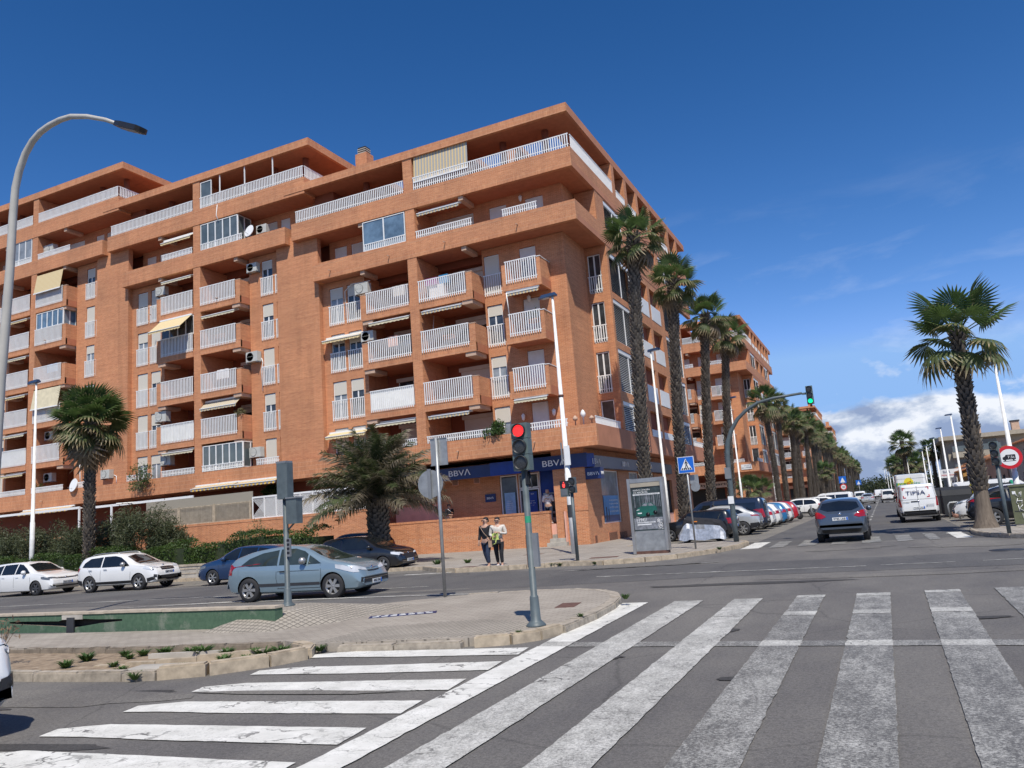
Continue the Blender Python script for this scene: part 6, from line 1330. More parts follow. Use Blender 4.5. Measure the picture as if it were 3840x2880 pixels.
# ------------------------------------------------------------------ palms
def fan_leaf(seed, dry=0.0, droop=.35, mat='fan_green', nb=24, R=.92, pet=.95):
    r_ = random.Random(seed); b = MB(); b.tip = []
    def V(p, t): b.v.append(p); b.tip.append(t); return len(b.v)-1
    k = b.mid(mat)
    def F_(*i): b.f.append(tuple(i)); b.mi.append(k); b.sm.append(False)
    # petiole
    P = []
    for j in range(4):
        t = j/3; x = pet*t; z = -.10*t*t*(1+droop); w_ = .035*(1-.5*t)
        P.append((V((x,-w_,z), .1), V((x,w_,z), .1), V((x,0,z-.03), .1)))
    for j in range(3):
        a, c = P[j], P[j+1]; F_(a[0],c[0],c[1],a[1]); F_(a[1],c[1],c[2],a[2]); F_(a[2],c[2],c[0],a[0])
    hz = -.10*(1+droop)
    span = rad(125)
    for i in range(nb):
        a0 = -span+2*span*i/nb; a1 = -span+2*span*(i+1)/nb; am = (a0+a1)/2
        L = R*(.80+.2*math.cos(am*.8))*r_.uniform(.9,1.06)
        rings = []
        for t in (0.03,.36,.62,.82,1.0):
            rr_ = L*t; half = (a1-a0)/2*rr_ if t < .63 else (a1-a0)/2*L*.62*(1-t)/.38
            dz = -droop*rr_*rr_*.75 - (r_.uniform(.0,.28)*dry+.10)*max(0,t-.6)*L*1.6
            cx, cy = math.cos(am), math.sin(am); up = .035*rr_/L*(1 if t < .7 else .3)
            c = (pet+cx*rr_, cy*rr_, hz+dz-.30*rr_*abs(math.sin(am))*.5)
            rings.append([(c[0]-(-cy)*half, c[1]-cx*half, c[2]), (c[0], c[1], c[2]+up), (c[0]+(-cy)*half, c[1]+cx*half, c[2])])
        prev = None
        for q, t in zip(rings, (0.03,.36,.62,.82,1.0)):
            cur = [V(p, t) for p in q] if t < 1 else [V(q[1], 1.0)]
            if prev:
                if len(cur) == 3: F_(prev[0],cur[0],cur[1],prev[1]); F_(prev[1],cur[1],cur[2],prev[2])
                else: F_(prev[0],cur[0],prev[1]); F_(prev[1],cur[0],prev[2])
            prev = cur
    return b.mesh('frond')
FL = {}
def leaf_set():
    if FL: return
    FL['g'] = [fan_leaf(1,.1,.15), fan_leaf(2,.2,.28), fan_leaf(3,.3,.4)]
    FL['t'] = [fan_leaf(4,.7,.55,'fan_tired',20), fan_leaf(5,.9,.75,'fan_tired',20), fan_leaf(6,1.0,.95,'fan_tired',18)]
    FL['d'] = [fan_leaf(7,1.2,1.2,'fan_dry',14), fan_leaf(8,1.3,1.5,'fan_dry',14)]
leaf_set()
def trunk_mesh(h, r0_, r1_, seed, bark_h=0, flare=.0, lean=(0,0), step=.15, n=9):
    r_ = random.Random(seed); b = MB(); b.tip = []
    def V(p, t): b.v.append(tuple(p)); b.tip.append(t); return len(b.v)-1
    k = b.mid('palm_trunk'); kb = b.mid('palm_bark')
    def ctr(z): t = z/h; return lean[0]*t*(.4+.6*t), lean[1]*t*(.4+.6*t)
    rings = []; zs = [i*.3 for i in range(int(h/.3)+1)]
    for z in zs:
        cx, cy = ctr(z); rad_ = r0_+(r1_-r0_)*z/h
        if z < bark_h: rad_ = rad_*(1+flare*math.exp(-z/.35))
        rings.append([V((cx+math.cos(2*math.pi*i/12)*rad_*.93*r_.uniform(.97,1.03), cy+math.sin(2*math.pi*i/12)*rad_*.93*r_.uniform(.97,1.03), z), .15) for i in range(12)])
    for j in range(len(rings)-1):
        for i in range(12):
            b.f.append((rings[j][i], rings[j][(i+1)%12], rings[j+1][(i+1)%12], rings[j+1][i])); b.mi.append(kb if zs[j] < bark_h else k); b.sm.append(True)
    z = max(.1, bark_h-.1); ph = 0
    while z < h-.05:
        cx, cy = ctr(z); rad_ = r0_+(r1_-r0_)*z/h; ph += .5
        for i in range(n):
            a = 2*math.pi*(i+ph)/n+r_.uniform(-.12,.12); w_ = math.pi*rad_/n*1.05; o_ = r_.uniform(.05,.13)*(1+.8*(z/h > .93)); u_ = r_.uniform(.12,.22)
            ca, sa = math.cos(a), math.sin(a)
            def P(rr_, t, dz): return (cx+ca*rr_-sa*t, cy+sa*rr_+ca*t, z+dz)
            i0 = V(P(rad_*.9,-w_,-.05), .0); i1 = V(P(rad_*.9,w_,-.05), .0); i2 = V(P(rad_+o_, w_*.55, u_), r_.uniform(.5,1)); i3 = V(P(rad_+o_,-w_*.55,u_), r_.uniform(.5,1)); i4 = V(P(rad_*.85,0,u_*.9), 0)
            for f in ((i0,i1,i2,i3),(i3,i2,i4),(i0,i3,i4),(i1,i4,i2)): b.f.append(f); b.mi.append(k); b.sm.append(False)
        z += step
    return b.mesh('trunk')
def leaf_plan(n_g, n_t, n_d, rng_, size=1.0):
    out = []; N_ = n_g+n_t+n_d; ga = 2.399963
    for i in range(N_):
        t = i/N_
        if i < n_g: el = 78-100*(i/n_g)**.9*.62; kind = 'g'
        elif i < n_g+n_t: el = 14-55*((i-n_g)/max(1,n_t)); kind = 't'
        else: el = -42-40*((i-n_g-n_t)/max(1,n_d)); kind = 'd'
        out.append((kind, rng_.randrange(3 if kind != 'd' else 2), i*ga+rng_.uniform(-.25,.25), rad(el+rng_.uniform(-9,9)), size*rng_.uniform(.88,1.12), rng_.uniform(-.5,.5), -.35*t))
    return out
def place_mat(az, el, s, roll, dz): 
    return Matrix.Translation((math.cos(az)*.12, math.sin(az)*.12, dz)) @ Matrix.Rotation(az, 4, 'Z') @ Matrix.Rotation(-el, 4, 'Y') @ Matrix.Rotation(roll, 4, 'X') @ Matrix.Scale(s, 4)
def crown_mesh(seed, n=(14,14,8), size=1.0):
    r_ = random.Random(seed); b = MB(); b.tip = []
    for kind, vi, az, el, s, ro, dz in leaf_plan(*n, r_, size):
        me = FL[kind][vi]; M = place_mat(az, el, s, ro, dz); i0 = len(b.v); k = b.mid(me.materials[0].name); tp = [a.value for a in me.attributes['tip'].data]
        b.v += [tuple(M @ v.co) for v in me.vertices]; b.tip += tp
        for p in me.polygons: b.f.append(tuple(i0+v for v in p.vertices)); b.mi.append(k); b.sm.append(False)
    return b.mesh('crown')
def fan_palm(label, x, y, h, r0_, r1_, seed, n=(16,14,7), size=1.0, lean=(0,0), bark=0, flare=0, z=.14, group=None, near=True, crown=None, trunk=None, cs=1.0):
    t = thing('palm_tree', label, 'palm tree', (x, y, z), 0, group); r_ = random.Random(seed)
    me = trunk or trunk_mesh(h, r0_, r1_, seed, bark, flare, lean); o = link('trunk', me, t)
    if near:
        for kind, vi, az, el, s, ro, dz in leaf_plan(*n, r_, size):
            l_ = link('frond', FL[kind][vi], t); l_.matrix_local = Matrix.Translation((lean[0], lean[1], h)) @ place_mat(az, el, s, ro, dz)
    else:
        c = link('crown', crown, t, (lean[0], lean[1], h)); c.rotation_euler = (0,0,r_.uniform(0,6.28)); c.scale = (cs, cs, cs)
    return t
PG = 'tall fan palms along the left side of the avenue'
fan_palm('first tall fan palm of the avenue row, nearest the bank corner', -10.5, 37.7, 15.4, .27, .25, 21, (13,13,3), .92, (.8,0), group=PG)
fan_palm('second tall fan palm of the avenue row, behind the blue crossing sign', -10.5, 45.5, 14.9, .28, .25, 22, (14,14,3), .94, (.9,0), group=PG)
fan_palm('third tall fan palm of the avenue row, thin trunk before the second block', -10.5, 53.7, 14.5, .27, .24, 23, (16,10,3), .96, (1.1,0), group=PG)
fan_palm('fourth tall fan palm of the avenue row, crown touching the third one', -10.5, 61.6, 14.6, .27, .24, 24, (14,12,3), .96, (1.1,0), group=PG)
cr_ = [crown_mesh(31+i, (12,12,4)) for i in range(3)]; tk_ = [trunk_mesh(12.4, .29, .25, 41+i, step=.2, n=8, lean=(.55*(i-.6),0)) for i in range(3)]
ords = 'fifth sixth seventh eighth ninth tenth'.split()
y = 93.3; i = 0
while y < 430:
    lab = ords[i]+' tall fan palm of the avenue row, beside the second brick block' if i < 6 else 'tall fan palm in the dense far part of the avenue row'
    k = i % 3; s = rnd.uniform(.9,1.08); t = thing('palm_tree', lab, 'palm tree', (-10.4+rnd.uniform(-.3,.3), y, .14), rnd.uniform(-.3,.3), PG); t.scale = (1,1,s*(1.0 if y < 150 else 1.06))
    link('trunk', tk_[k], t); c = link('crown', cr_[(i*2) % 3], t, (.55*(k-.6), 0, 12.4)); c.rotation_euler = (0,0,i*1.3); sc_ = rnd.uniform(.95,1.2); c.scale = (sc_, sc_, sc_)
    y += 7.6 if y < 200 else 6.6; i += 1
t_l = fan_palm('sturdy fan palm among the shrubs at the left, dead leaves hanging below its crown', -38.15, 28.6, 7.75, .24, .22, 51, (38,26,16), 1.1, (0,0), z=.9)
fan_palm('large fan palm on the right pavement with a leaning rough trunk', 3.13, 32.75, 7.2, .26, .19, 61, (15,9,0), 1.06, (.15,0), bark=1.45, flare=.75, z=.13)
for i, (x, y) in enumerate(((-12.6,84.5),(-11.9,88.0))): fan_palm(('short fan palm outside the rental shop','second short fan palm outside the rental shop, farther back')[i], x, y, 3.0, .26, .24, 71+i, (14,6,0), .8, group='short palms by the second block')
fan_palm('young fan palm growing low in the palm row', -8.9, 150, 6.0, .22, .2, 75, near=False, crown=cr_[0], trunk=trunk_mesh(6.0,.22,.2,5), cs=1.1)
RGp = 'palms beyond the houses on the right'
for i, (x, y, h, s) in enumerate(((4.0,150,9.6,1.35),(3.2,165,6.5,1.2),(5.3,160,6.2,1.25),(4.6,178,7.2,1.3),(7.4,170,7.0,1.2),(8.3,150,8.0,1.05),(3.2,200,7.2,1.3),(6,205,8,1.3))):
    fan_palm(('tallest palm of the clump on the right side of the far avenue','palm in the lower left of the far right clump','palm in the middle of the far right clump','palm at the back of the far right clump','palm at the right edge of the far right clump','palm rising above the beige flats on the right','palm behind the far right clump','rearmost palm of the far right clump')[i], x, y, h, .3, .26, 80+i, near=False, crown=cr_[i%3], trunk=cached(('tk',h), lambda h=h: trunk_mesh(h,.3,.26,90,step=.25,n=7)), group=RGp, cs=s)

# feather palm behind the parked cars
def feather(seed, L=3.7, dry=0, nl=52):
    r_ = random.Random(seed); b = MB(); b.tip = []; k = b.mid('frond_dry' if dry else 'frond_green')
    def V(p, t): b.v.append(tuple(p)); b.tip.append(t); return len(b.v)-1
    def pt(t): return Vector((L*t*(1-.12*t*t), 0, L*(.30*t-.44*t*t*(1+.15*dry))))
    pr = None
    for j in range(9):
        t = j/8; p = pt(t); w_ = .045*(1-.8*t); cur = (V(p+Vector((0,-w_,0)), t*.5), V(p+Vector((0,w_,0)), t*.5), V(p+Vector((0,0,-w_)), t*.5))
        if pr:
            for a, c in ((0,1),(1,2),(2,0)): b.f.append((pr[a],cur[a],cur[c],pr[c])); b.mi.append(k); b.sm.append(False)
        pr = cur
    for j in range(nl):
        t = .12+.88*j/nl; p = pt(t); q = pt(min(1, t+.02)); d = (q-p).normalized() if t < .99 else Vector((1,0,-.5)).normalized()
        for s in (1,-1):
            Ll = (.52*math.sin(math.pi*(t*.82+.12))+.14)*r_.uniform(.8,1.15); dirv = (d*(.55+r_.uniform(-.15,.15))+Vector((0,s,0))*.75+Vector((0,0,1))*r_.uniform(-.55,.35)).normalized()
            e = p+dirv*Ll+Vector((0,0,-.10-.1*dry)); m_ = p+dirv*Ll*.5; w_ = d*.023
            a0, a1, a2, a3, a4 = V(p-w_, .3), V(p+w_, .3), V(m_+w_*1.1, .6), V(m_-w_*1.1, .6), V(e, 1.05)
            b.f += [(a0,a1,a2,a3),(a3,a2,a4)]; b.mi += [k,k]; b.sm += [False,False]
    return b.mesh('frond')
ph = thing('palm_tree', 'shaggy feather palm with drooping grey-brown fronds behind the black hatchback', 'palm tree', (-20.25, 29.2, .14))
link('trunk', trunk_mesh(2.95, .40, .46, 5, step=.12, n=12), ph)
FE = [feather(1), feather(2,3.5), feather(3,3.3,1), feather(4,3.6,1)]; rp_ = random.Random(8)
for i in range(120):
    t = i/120; el = rad(84-84*t+rp_.uniform(-7,7)); az = i*2.39996+rp_.uniform(-.2,.2); me = FE[rp_.randrange(2)] if rp_.random() > .12+.5*t else FE[2+rp_.randrange(2)]
    o = link('frond', me, ph); o.matrix_local = Matrix.Translation((0,0,2.95-.3*t)) @ Matrix.Rotation(az, 4, 'Z') @ Matrix.Rotation(-el, 4, 'Y') @ Matrix.Rotation(rp_.uniform(-.5,.5), 4, 'X') @ Matrix.Scale(rp_.uniform(.78,1.04), 4)

# ------------------------------------------------------------------ shrubs, hedge, weeds
def leaves(b, pts, size, mat, r_, elong=1.6):
    k = b.mid(mat)
    for p in pts:
        a = Vector((r_.gauss(0,1), r_.gauss(0,1), r_.gauss(0,1))).normalized(); c = a.orthogonal().normalized(); c = (Matrix.Rotation(r_.uniform(0,6.28), 3, a) @ c); s = size*r_.uniform(.6,1.4); i = len(b.v); p = Vector(p)
        e = a.cross(c); b.v += [tuple(p-c*s*elong), tuple(p+e*s*.5), tuple(p+c*s*elong), tuple(p-e*s*.5)]; b.f.append((i,i+1,i+2,i+3)); b.mi.append(k); b.sm.append(False)
rs = random.Random(17)
def bush(label, x, y, z, rx, ry, rz, n, mat, size, name='shrub', twigs=True, elong=1.6, clumps=24, group=None, cat='shrub', wisp=0):
    t = thing(name, label, cat, (x, y, z), 0, group); b = MB(); cl = []
    for i in range(clumps):
        u = Vector((rs.gauss(0,1), rs.gauss(0,1), rs.gauss(0,1))).normalized()*rs.uniform(.35,.95); cl.append((Vector((u.x*rx, u.y*ry, rz+u.z*rz)), rs.uniform(.22,.42)))
    pts = []
    for i in range(n):
        c, rr_ = cl[rs.randrange(len(cl))]; d = Vector((rs.gauss(0,1), rs.gauss(0,1), rs.gauss(0,1))).normalized()*rs.uniform(.2,1)**.5*rr_*(rx+rz)*.55; q = c+d
        if wisp: q.z += abs(rs.gauss(0,wisp))
        if q.z > .02: pts.append(q)
    leaves(b, pts, size, mat, rs, elong); part('foliage', b, t)
    if twigs:
        b = MB()
        for c, _ in cl[:16]: b.tube([(c.x*.1,c.y*.1,-.1),(c.x*.5,c.y*.5,c.z*.5),tuple(c)], [.035,.025,.01], 'twig', 5, cap=False)
        part('stem', b, t)
    return t
TG = 'feathery tamarisk shrubs behind the hedge'
for i, (x, y, s, lab) in enumerate(((-47.5,31,1.0,'tamarisk shrub at the far left edge'),(-44.3,30.4,.96,'tamarisk shrub just behind the left street lamp'),(-41.3,30.2,.95,'tamarisk shrub left of the sturdy fan palm'),(-39.4,31.3,1.0,'tamarisk shrub directly behind the sturdy fan palm'),(-36.4,30.3,1.16,'largest tamarisk shrub, right of the sturdy fan palm'),(-34.6,30.8,.85,'tamarisk shrub thinning out before the bare brick wall'),(-50.5,31,1.05,'tamarisk shrub outside the left picture edge'))):
    bush(lab, x, y, .5, 1.85*s, 1.3*s, 1.42*s, 9000, 'leaf_tamarisk', .038, elong=2.6, clumps=34, group=TG, wisp=.15)
bush('half bare grey-green shrub against the brick garden wall', -29.6, 31.6, .5, 1.1, .9, 1.1, 1500, 'leaf_dry', .028, elong=2.4, clumps=22)
bush('low green shrub with vines climbing from the terrace above the pergola', -44.6, 37.1, 5.4, 1.1, .35, .9, 900, 'leaf_weed', .05, cat='plant', name='climbing_plant')
bush('flowering plant spilling over the terrace right of the pale shutters', -18.35, 37.6, 6.0, .85, .35, .45, 1100, 'leaf_weed', .05, cat='plant', name='terrace_plant')
bush('dark plant box on a brick balcony of the middle tower', P2+3.9, 37.6, floor_z(2)+.95, .5, .3, .25, 600, 'leaf_dry', .04, cat='plant', name='balcony_plant', twigs=False)
bush('spiky green plants behind the white lattice', -34.8, 38.9, 4.1, .8, .4, .45, 500, 'leaf_weed', .09, cat='plant', name='terrace_plant', elong=2.5, twigs=False)
hedge = thing('hedge', 'long leafy green hedge in a raised planter behind the parked cars', 'hedge', (-38, 29.0, .6))
b = MB(); pts = []
for i in range(30000):
    x = rs.uniform(-18, 15.0); hh = 1.02+.16*math.sin(x*1.3)+.10*math.sin(x*3.1+1)+(.32 if x > 8 else 0)*min(1,(x-8)/3) - (.5*max(0,(x+0)/-14)*.4)
    f = rs.random()
    if f < .6: p = (x, -.62+.12*math.sin(x*2.2)+.08*math.sin(x*5)+rs.uniform(-.05,.12), rs.uniform(0,hh))
    else: p = (x, rs.uniform(-.6,.7), hh+rs.uniform(-.1,.06)+.08*math.sin(x*4+.5))
    pts.append(p)
leaves(b, pts, .05, 'leaf_hedge', rs, 1.0); o = part('foliage', b, hedge); o['kind'] = 'stuff'
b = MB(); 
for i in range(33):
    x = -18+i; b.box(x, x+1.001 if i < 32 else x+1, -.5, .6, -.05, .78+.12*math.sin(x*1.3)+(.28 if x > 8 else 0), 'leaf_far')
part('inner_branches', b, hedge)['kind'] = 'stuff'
pl = thing('planter_wall', 'low precast concrete planter wall under the hedge', 'wall', (-38, 28.2, .14))
x = -20.0
while x < 14.8:
    b = MB(); b.box(0.01,1.98,0,.14,0,.5,'concrete'); b.box(0.0,1.99,-.03,.17,.502,.6,'cap_stone'); b.box(.05,1.94,-.02,-.001,.36,.42,'cap_stone'); b.box(.05,1.94,-.02,-.001,.15,.2,'cap_stone'); part('panel', b, pl, loc=(x,0,0)); x += 2.0
b = MB(); b.box(-20,15,.18,2.6,-.1,.52,'earth'); part('soil', b, pl)
def weeds(label, spots, h, mat='leaf_weed', n=70, name='weed', size=.02, spread=.1):
    t = []
    for i, (x, y, s) in enumerate(spots):
        b = MB(); r_ = random.Random(i*7+3); k = b.mid(mat)
        for j in range(n):
            a = r_.uniform(0,6.28); l = h*s*r_.uniform(.4,1); o_ = r_.uniform(.2,1)*spread*s; bx_, by = math.cos(a)*o_*.3, math.sin(a)*o_*.3; ex, ey = math.cos(a)*(o_+l*.5), math.sin(a)*(o_+l*.5); w_ = size*s; i0 = len(b.v)
            b.v += [(bx_-w_*math.sin(a), by+w_*math.cos(a), 0), (bx_+w_*math.sin(a), by-w_*math.cos(a), 0), ((bx_+ex)/2+w_*1.2*math.sin(a), (by+ey)/2-w_*1.2*math.cos(a), l*.75), (ex, ey, l), ((bx_+ex)/2-w_*1.2*math.sin(a), (by+ey)/2+w_*1.2*math.cos(a), l*.75)]
            b.f += [(i0,i0+1,i0+2,i0+4),(i0+4,i0+2,i0+3)]; b.mi += [k,k]; b.sm += [False,False]
        o = link(name, b.mesh(name), None, (x, y, .03 if (y < 9.6 or y > 18) and y < 27 else .12)); tag(o, label, 'weed', 'weeds growing in the bed and along the kerbs')
weeds('green weed tuft in the dirt bed or at a kerb foot', [(-11.25,9.1,1.0),(-10.9,9.15,1.1),(-10.5,9.2,1.3),(-10.0,9.25,1.2),(-9.7,9.22,1.6),(-9.2,9.2,1.2),(-8.75,9.3,1.0),(-8.35,9.05,1.5),(-8.18,9.2,1.5),(-8.75,8.7,1.1),(-9.9,7.95,.9),(-10.5,8.3,.8),(-11.6,8.7,1.4),(-11.4,8.2,1.2),(-10.9,8.9,.8),(-9.0,8.15,.9),(-7.75,9.55,.9),(-8.4,8.75,1.0)], .10, size=.008, n=90, spread=.12)
weeds('weed growing from the joint between kerb and asphalt', [(-9.15,7.55,1.1),(-4.52,14.2,1.1),(-4.55,11.9,.7),(-4.9,10.35,.6),(-10.5,25.25,1.3),(-10.25,25.3,1.2),(-8.9,25.05,1.1),(-5.4,28.1,1.1),(-15.1,27.7,2.0),(-16.6,27.9,2.4),(-24.5,27.7,3),(-33.2,27.6,3),(-26.2,27.7,3)], .10, size=.007, n=60, name='kerb_weed')
# dry plant poking in at the left edge
b = MB(); 
for i in range(7): a = rs.uniform(-.6,.6); b.tube([(0,0,0),(.1*math.sin(a),.0,.3),(.38*math.sin(a)+.1,.0,.62+rs.uniform(-.1,.1))], [.012,.008,.004], 'twig', 4)
leaves(b, [(rs.uniform(-.1,.4),rs.uniform(-.1,.1),rs.uniform(.4,.75)) for _ in range(40)], .03, 'twig', rs); tag(link('dry_plant', b.mesh('dry_plant'), None, (-13.05, 8.3, .03)), 'dried thistle-like plant at the left picture edge in front of the green wall', 'plant')

# ------------------------------------------------------------------ street lamps
def m_lamp_head():
    b = MB(); b.prism([(-.36,-.11),(.30,-.15),(.44,0),(.30,.15),(-.36,.11)], 0, .08, 'lamp_blue'); b.prism([(-.32,-.08),(.26,-.11),(.36,0),(.26,.11),(-.32,.08)], .081, .14, 'lamp_blue'); b.box(-.05,.27,-.09,.09,-.02,-.001,'lamp_glass'); return b.mesh('lamp_head')
def lamp(label, x, y, h, z=.14, rz=0, r0_=.10, r1_=.045, hs=1.0, group='white street lamp posts', mat='pole_white', extra=None, side=-1):
    t = thing('street_lamp', label, 'street lamp', (x, y, z), rz, group)
    me = cached(('lp', h, r0_, r1_, mat), lambda: (lambda b: (b.tube([(0,0,0),(0,0,h*.30),(0,0,h*.301),(0,0,h)], [r0_,r0_*.94,r0_*.82,r1_], mat, 14), b.mesh('post'))[1])(MB()))
    link('post', me, t); hd = link('lamp_head', cached('lh', m_lamp_head), t, (side*.18*hs, 0, h-.02), (0, side*rad(-4), 0 if side > 0 else math.pi), (hs, hs, hs)); return t
lp = lamp('tall white lamp post with peeling paint at the bank corner, right of the steps', -11.55, 30.2, 10.75, side=-1, r0_=.135, r1_=.05, hs=1.05)
b = MB(); b.box(-.02,.22,-.16,-.13,3.55,4.35,'sign_white'); b.box(-.16,-.1,-.16,-.13,3.6,4.5,'grey_steel'); part('notice_board', b, lp); b = MB(); b.lathe([(.145,1.45),(.145,1.95)], (0,0,0), (0,0,1), 'dark_trim', 14, cap=False); b.lathe([(.10,6.4),(.12,6.45),(.10,6.5)], (0,0,0), (0,0,1), 'rust', 12); part('strap', b, lp)
lamp('second white lamp post of the avenue, rising behind the advertising panel', -11.5, 45.8, 10.9, side=1, r0_=.11); lamp('third white lamp post of the avenue, before the second block', -11.5, 73.0, 10.9, side=1); lamp('fourth white lamp post of the avenue, beside the second block', -11.5, 97.6, 10.9, side=1); lamp('fifth white lamp post of the avenue among the far palms', -11.5, 123, 10.9, side=1)
for y in (150,176,203,230,258): lamp('distant white lamp post deep in the palm row', -11.5, y, 10.9, side=1, group='distant lamp posts in the palm row')
lamp('white lamp post standing in the hedge at the left with a dark blue head', -42.9, 28.7, 11.3, side=-1, hs=1.15, r0_=.13)
for i, (y, h) in enumerate(((38.3,6.3),(62.6,6.25),(73.9,6.1),(84.5,5.9),(98.5,5.9),(109,5.8))):
    lamp(('nearest white lamp post on the right, carrying the truck ban sign','second white lamp post on the right, behind the palm trunk','third white lamp post on the right','fourth white lamp post on the right','fifth white lamp post on the right','sixth white lamp post on the right, next to the far palms')[i], 5.0, y, h+.2, z=.1, side=-1, r0_=.12 if i == 0 else .10, r1_=.045, hs=.62, group='white lamp posts along the right side')
for i in range(7): lamp('distant white lamp post on the right side of the far avenue', 4.4-i*.5, 150+i*28, 9, side=-1, group='distant lamp posts on the right')
# big curved lamp at the left edge
bl = thing('curved_street_lamp', 'beige lamp post at the left edge curving over the road with a dark flat head', 'street lamp', (-19.6, 12.0, 0))
b = MB(); b.tube([(0,0,0),(.15,0,3),(.30,0,6.1),(.41,0,7.4),(.52,0,8.9),(.56,0,10.2),(.62,0,11.0),(.76,0,11.45),(.98,0,11.85),(1.25,0,12.12),(1.55,0,12.28),(1.9,0,12.36),(2.3,0,12.39),(2.7,0,12.36),(3.3,0,12.18),(3.95,0,11.9),(4.45,0,11.62)], [.14,.13,.115,.11,.10,.095,.09,.087,.084,.08,.077,.074,.07,.066,.058,.05,.045], 'pole_beige', 14); part('post', b, bl)
b = MB(); b.prism([(-.12,-.12),(.15,-.19),(.72,-.17),(.78,-.08),(.78,.08),(.72,.17),(.15,.19),(-.12,.12)], -.05, .07, 'black_plastic'); b.box(.1,.68,-.13,.13,-.065,-.051,'grey_steel'); part('lamp_head', b, bl, loc=(4.5,0,11.58), rot=(0,rad(25),0))

# ------------------------------------------------------------------ traffic lights and signs
def dots(b, c, r_, mat, s=.009, ax='y'):
    n = 0
    for ring in range(1, 7):
        for i in range(ring*6):
            a = 2*math.pi*i/(ring*6)+ring*.3; x, z = math.cos(a)*r_*ring/6.6, math.sin(a)*r_*ring/6.6
            b.face([(c[0]+x-s, c[1], c[2]+z-s), (c[0]+x+s, c[1], c[2]+z-s), (c[0]+x+s, c[1], c[2]+z+s), (c[0]+x-s, c[1], c[2]+z+s)], mat)
def signal_head(t, x, z0, w_, hgt, n, lit=None, litm='led_red', back=False, box='tl_box', visor=True):
    step = hgt/n
    for i in range(n):
        zc = z0+hgt-step*(i+.5); b = MB(); b.box(x-w_/2, x+w_/2, -.09 if not back else -.02, .07 if not back else .14, zc-step/2+.004, zc+step/2-.004, box); hd = part('signal_housing', b, t)
        s = -1 if not back else 1; y = -.09 if not back else .14; rr_ = step*.41
        if not back:
            b = MB(); b.lathe([(rr_*1.1,0),(rr_*1.1,.05),(rr_,.05),(rr_*.98,.01),(0,.01)], (x,y,zc), (0,-1,0), 'black_plastic', 24); part('lens_ring', b, t)
            b = MB(); b.lathe([(rr_*.9,.012),(0,.022)], (x,y,zc), (0,-1,0), 'lens_off', 24, cap=False); dots(b, (x,y-.026,zc), rr_*.92, litm if lit == i else 'lens_dot', .0052 if lit == i else .0035)
            if lit == i: b.lathe([(rr_*.86,.014),(0,.0235)], (x,y,zc), (0,-1,0), litm+'_dim', 24, cap=False)
            part('lens', b, t)
emis('led_red_dim', (.55, .01, .01), .55); emis('led_green_dim', (.0, .55, .22), .8)
tl = thing('traffic_light', 'grey traffic light post on the island tip showing red', 'traffic light', (-4.94, 11.06, .12))
b = MB(); b.lathe([(.15,0),(.15,.02),(.11,.06),(.078,.09),(.066,.42),(.062,.44),(.05,.445),(.048,2.32)], (0,0,0), (0,0,1), 'pole_grey', 20); part('post', b, tl)
b = MB(); b.lathe([(.0495,1.52),(.0495,1.62)], (0,0,0), (0,0,1), 'bin_green', 18, cap=False); part('tape_band', b, tl)
signal_head(tl, 0.0, 2.31, .27, .735, 3, 0)
b = MB(); b.box(.03,.06,-.05,.02,2.1,2.31,'black_plastic'); b.tube([(.07,.02,2.3),(.09,.02,2.12),(.11,.0,2.05)], .015, 'black_plastic', 6); part('bracket', b, tl)
b = MB(); b.box(.03,.13,-.02,.05,.86,1.36,'grey_steel'); b.box(-.065,-.05,-.0,.05,.86,1.34,'rust'); part('push_button_box', b, tl)
ct = thing('traffic_light', 'grey signal post seen from behind on the paved mound left of the island', 'traffic light', (-10.8, 12.4, .37))
b = MB(); b.lathe([(.14,0),(.14,.02),(.10,.05),(.075,.08),(.07,.33),(.062,.34),(.052,.35),(.05,2.09)], (0,0,0), (0,0,1), 'pole_grey', 18); part('post', b, ct)
b = MB(); b.prism([(-.13,-.08),(-.10,-.12),(.10,-.12),(.13,-.08),(.13,.1),(-.13,.1)], 2.08, 2.79, 'pole_grey'); b.box(-.125,.125,-.11,.1,2.791,2.83,'grey_steel'); 
for z in (2.2,2.4,2.6,2.72): b.box(-.16,-.131,-.02,.02,z,z+.025,'black_plastic')
part('signal_housing', b, ct)
b = MB(); b.box(.10,.36,-.1,.08,1.58,2.07,'pole_grey'); b.box(.08,.38,-.12,.1,2.071,2.1,'grey_steel'); b.tube([(.0,0,1.45),(.1,0,1.5),(.2,0,1.58)], .02, 'pole_grey', 6); part('pedestrian_signal_box', b, ct)
b = MB(); b.box(.05,.14,-.06,-.02,.95,1.3,'grey_steel')
for z in (1.0,1.08,1.16,1.24): b.box(.065,.125,-.066,-.061,z,z+.045,'sign_black')
part('sticker_plate', b, ct)
# signs seen from behind on the island
sg = thing('sign_post', 'galvanised post with a square and a round sign seen from behind', 'road sign', (-9.1, 15.55, .12), rad(2))
b = MB(); b.tube([(0,0,0),(0,0,3.56)], .04, 'galvanised', 8); part('post', b, sg)
b = MB(); b.prism([(-.23,-.0),(.19,-.0),(.19,.03),(-.23,.03)], 2.93, 3.54, 'galvanised'); b.box(-.24,.2,-.015,-.001,2.92,2.94,'grey_steel'); b.box(-.24,.2,-.015,-.001,3.53,3.55,'grey_steel'); o = part('square_sign_back', b, sg, loc=(.05,.05,0))
b = MB(); b.lathe([(.0,.0),(.31,.0),(.32,-.02),(.32,.01)], (-.24,.06,2.52), (0,-1,0), 'galvanised', 32, False); b.box(-.28,-.2,-.0,.05,2.18,2.86,'grey_steel'); part('round_sign_back', b, sg)
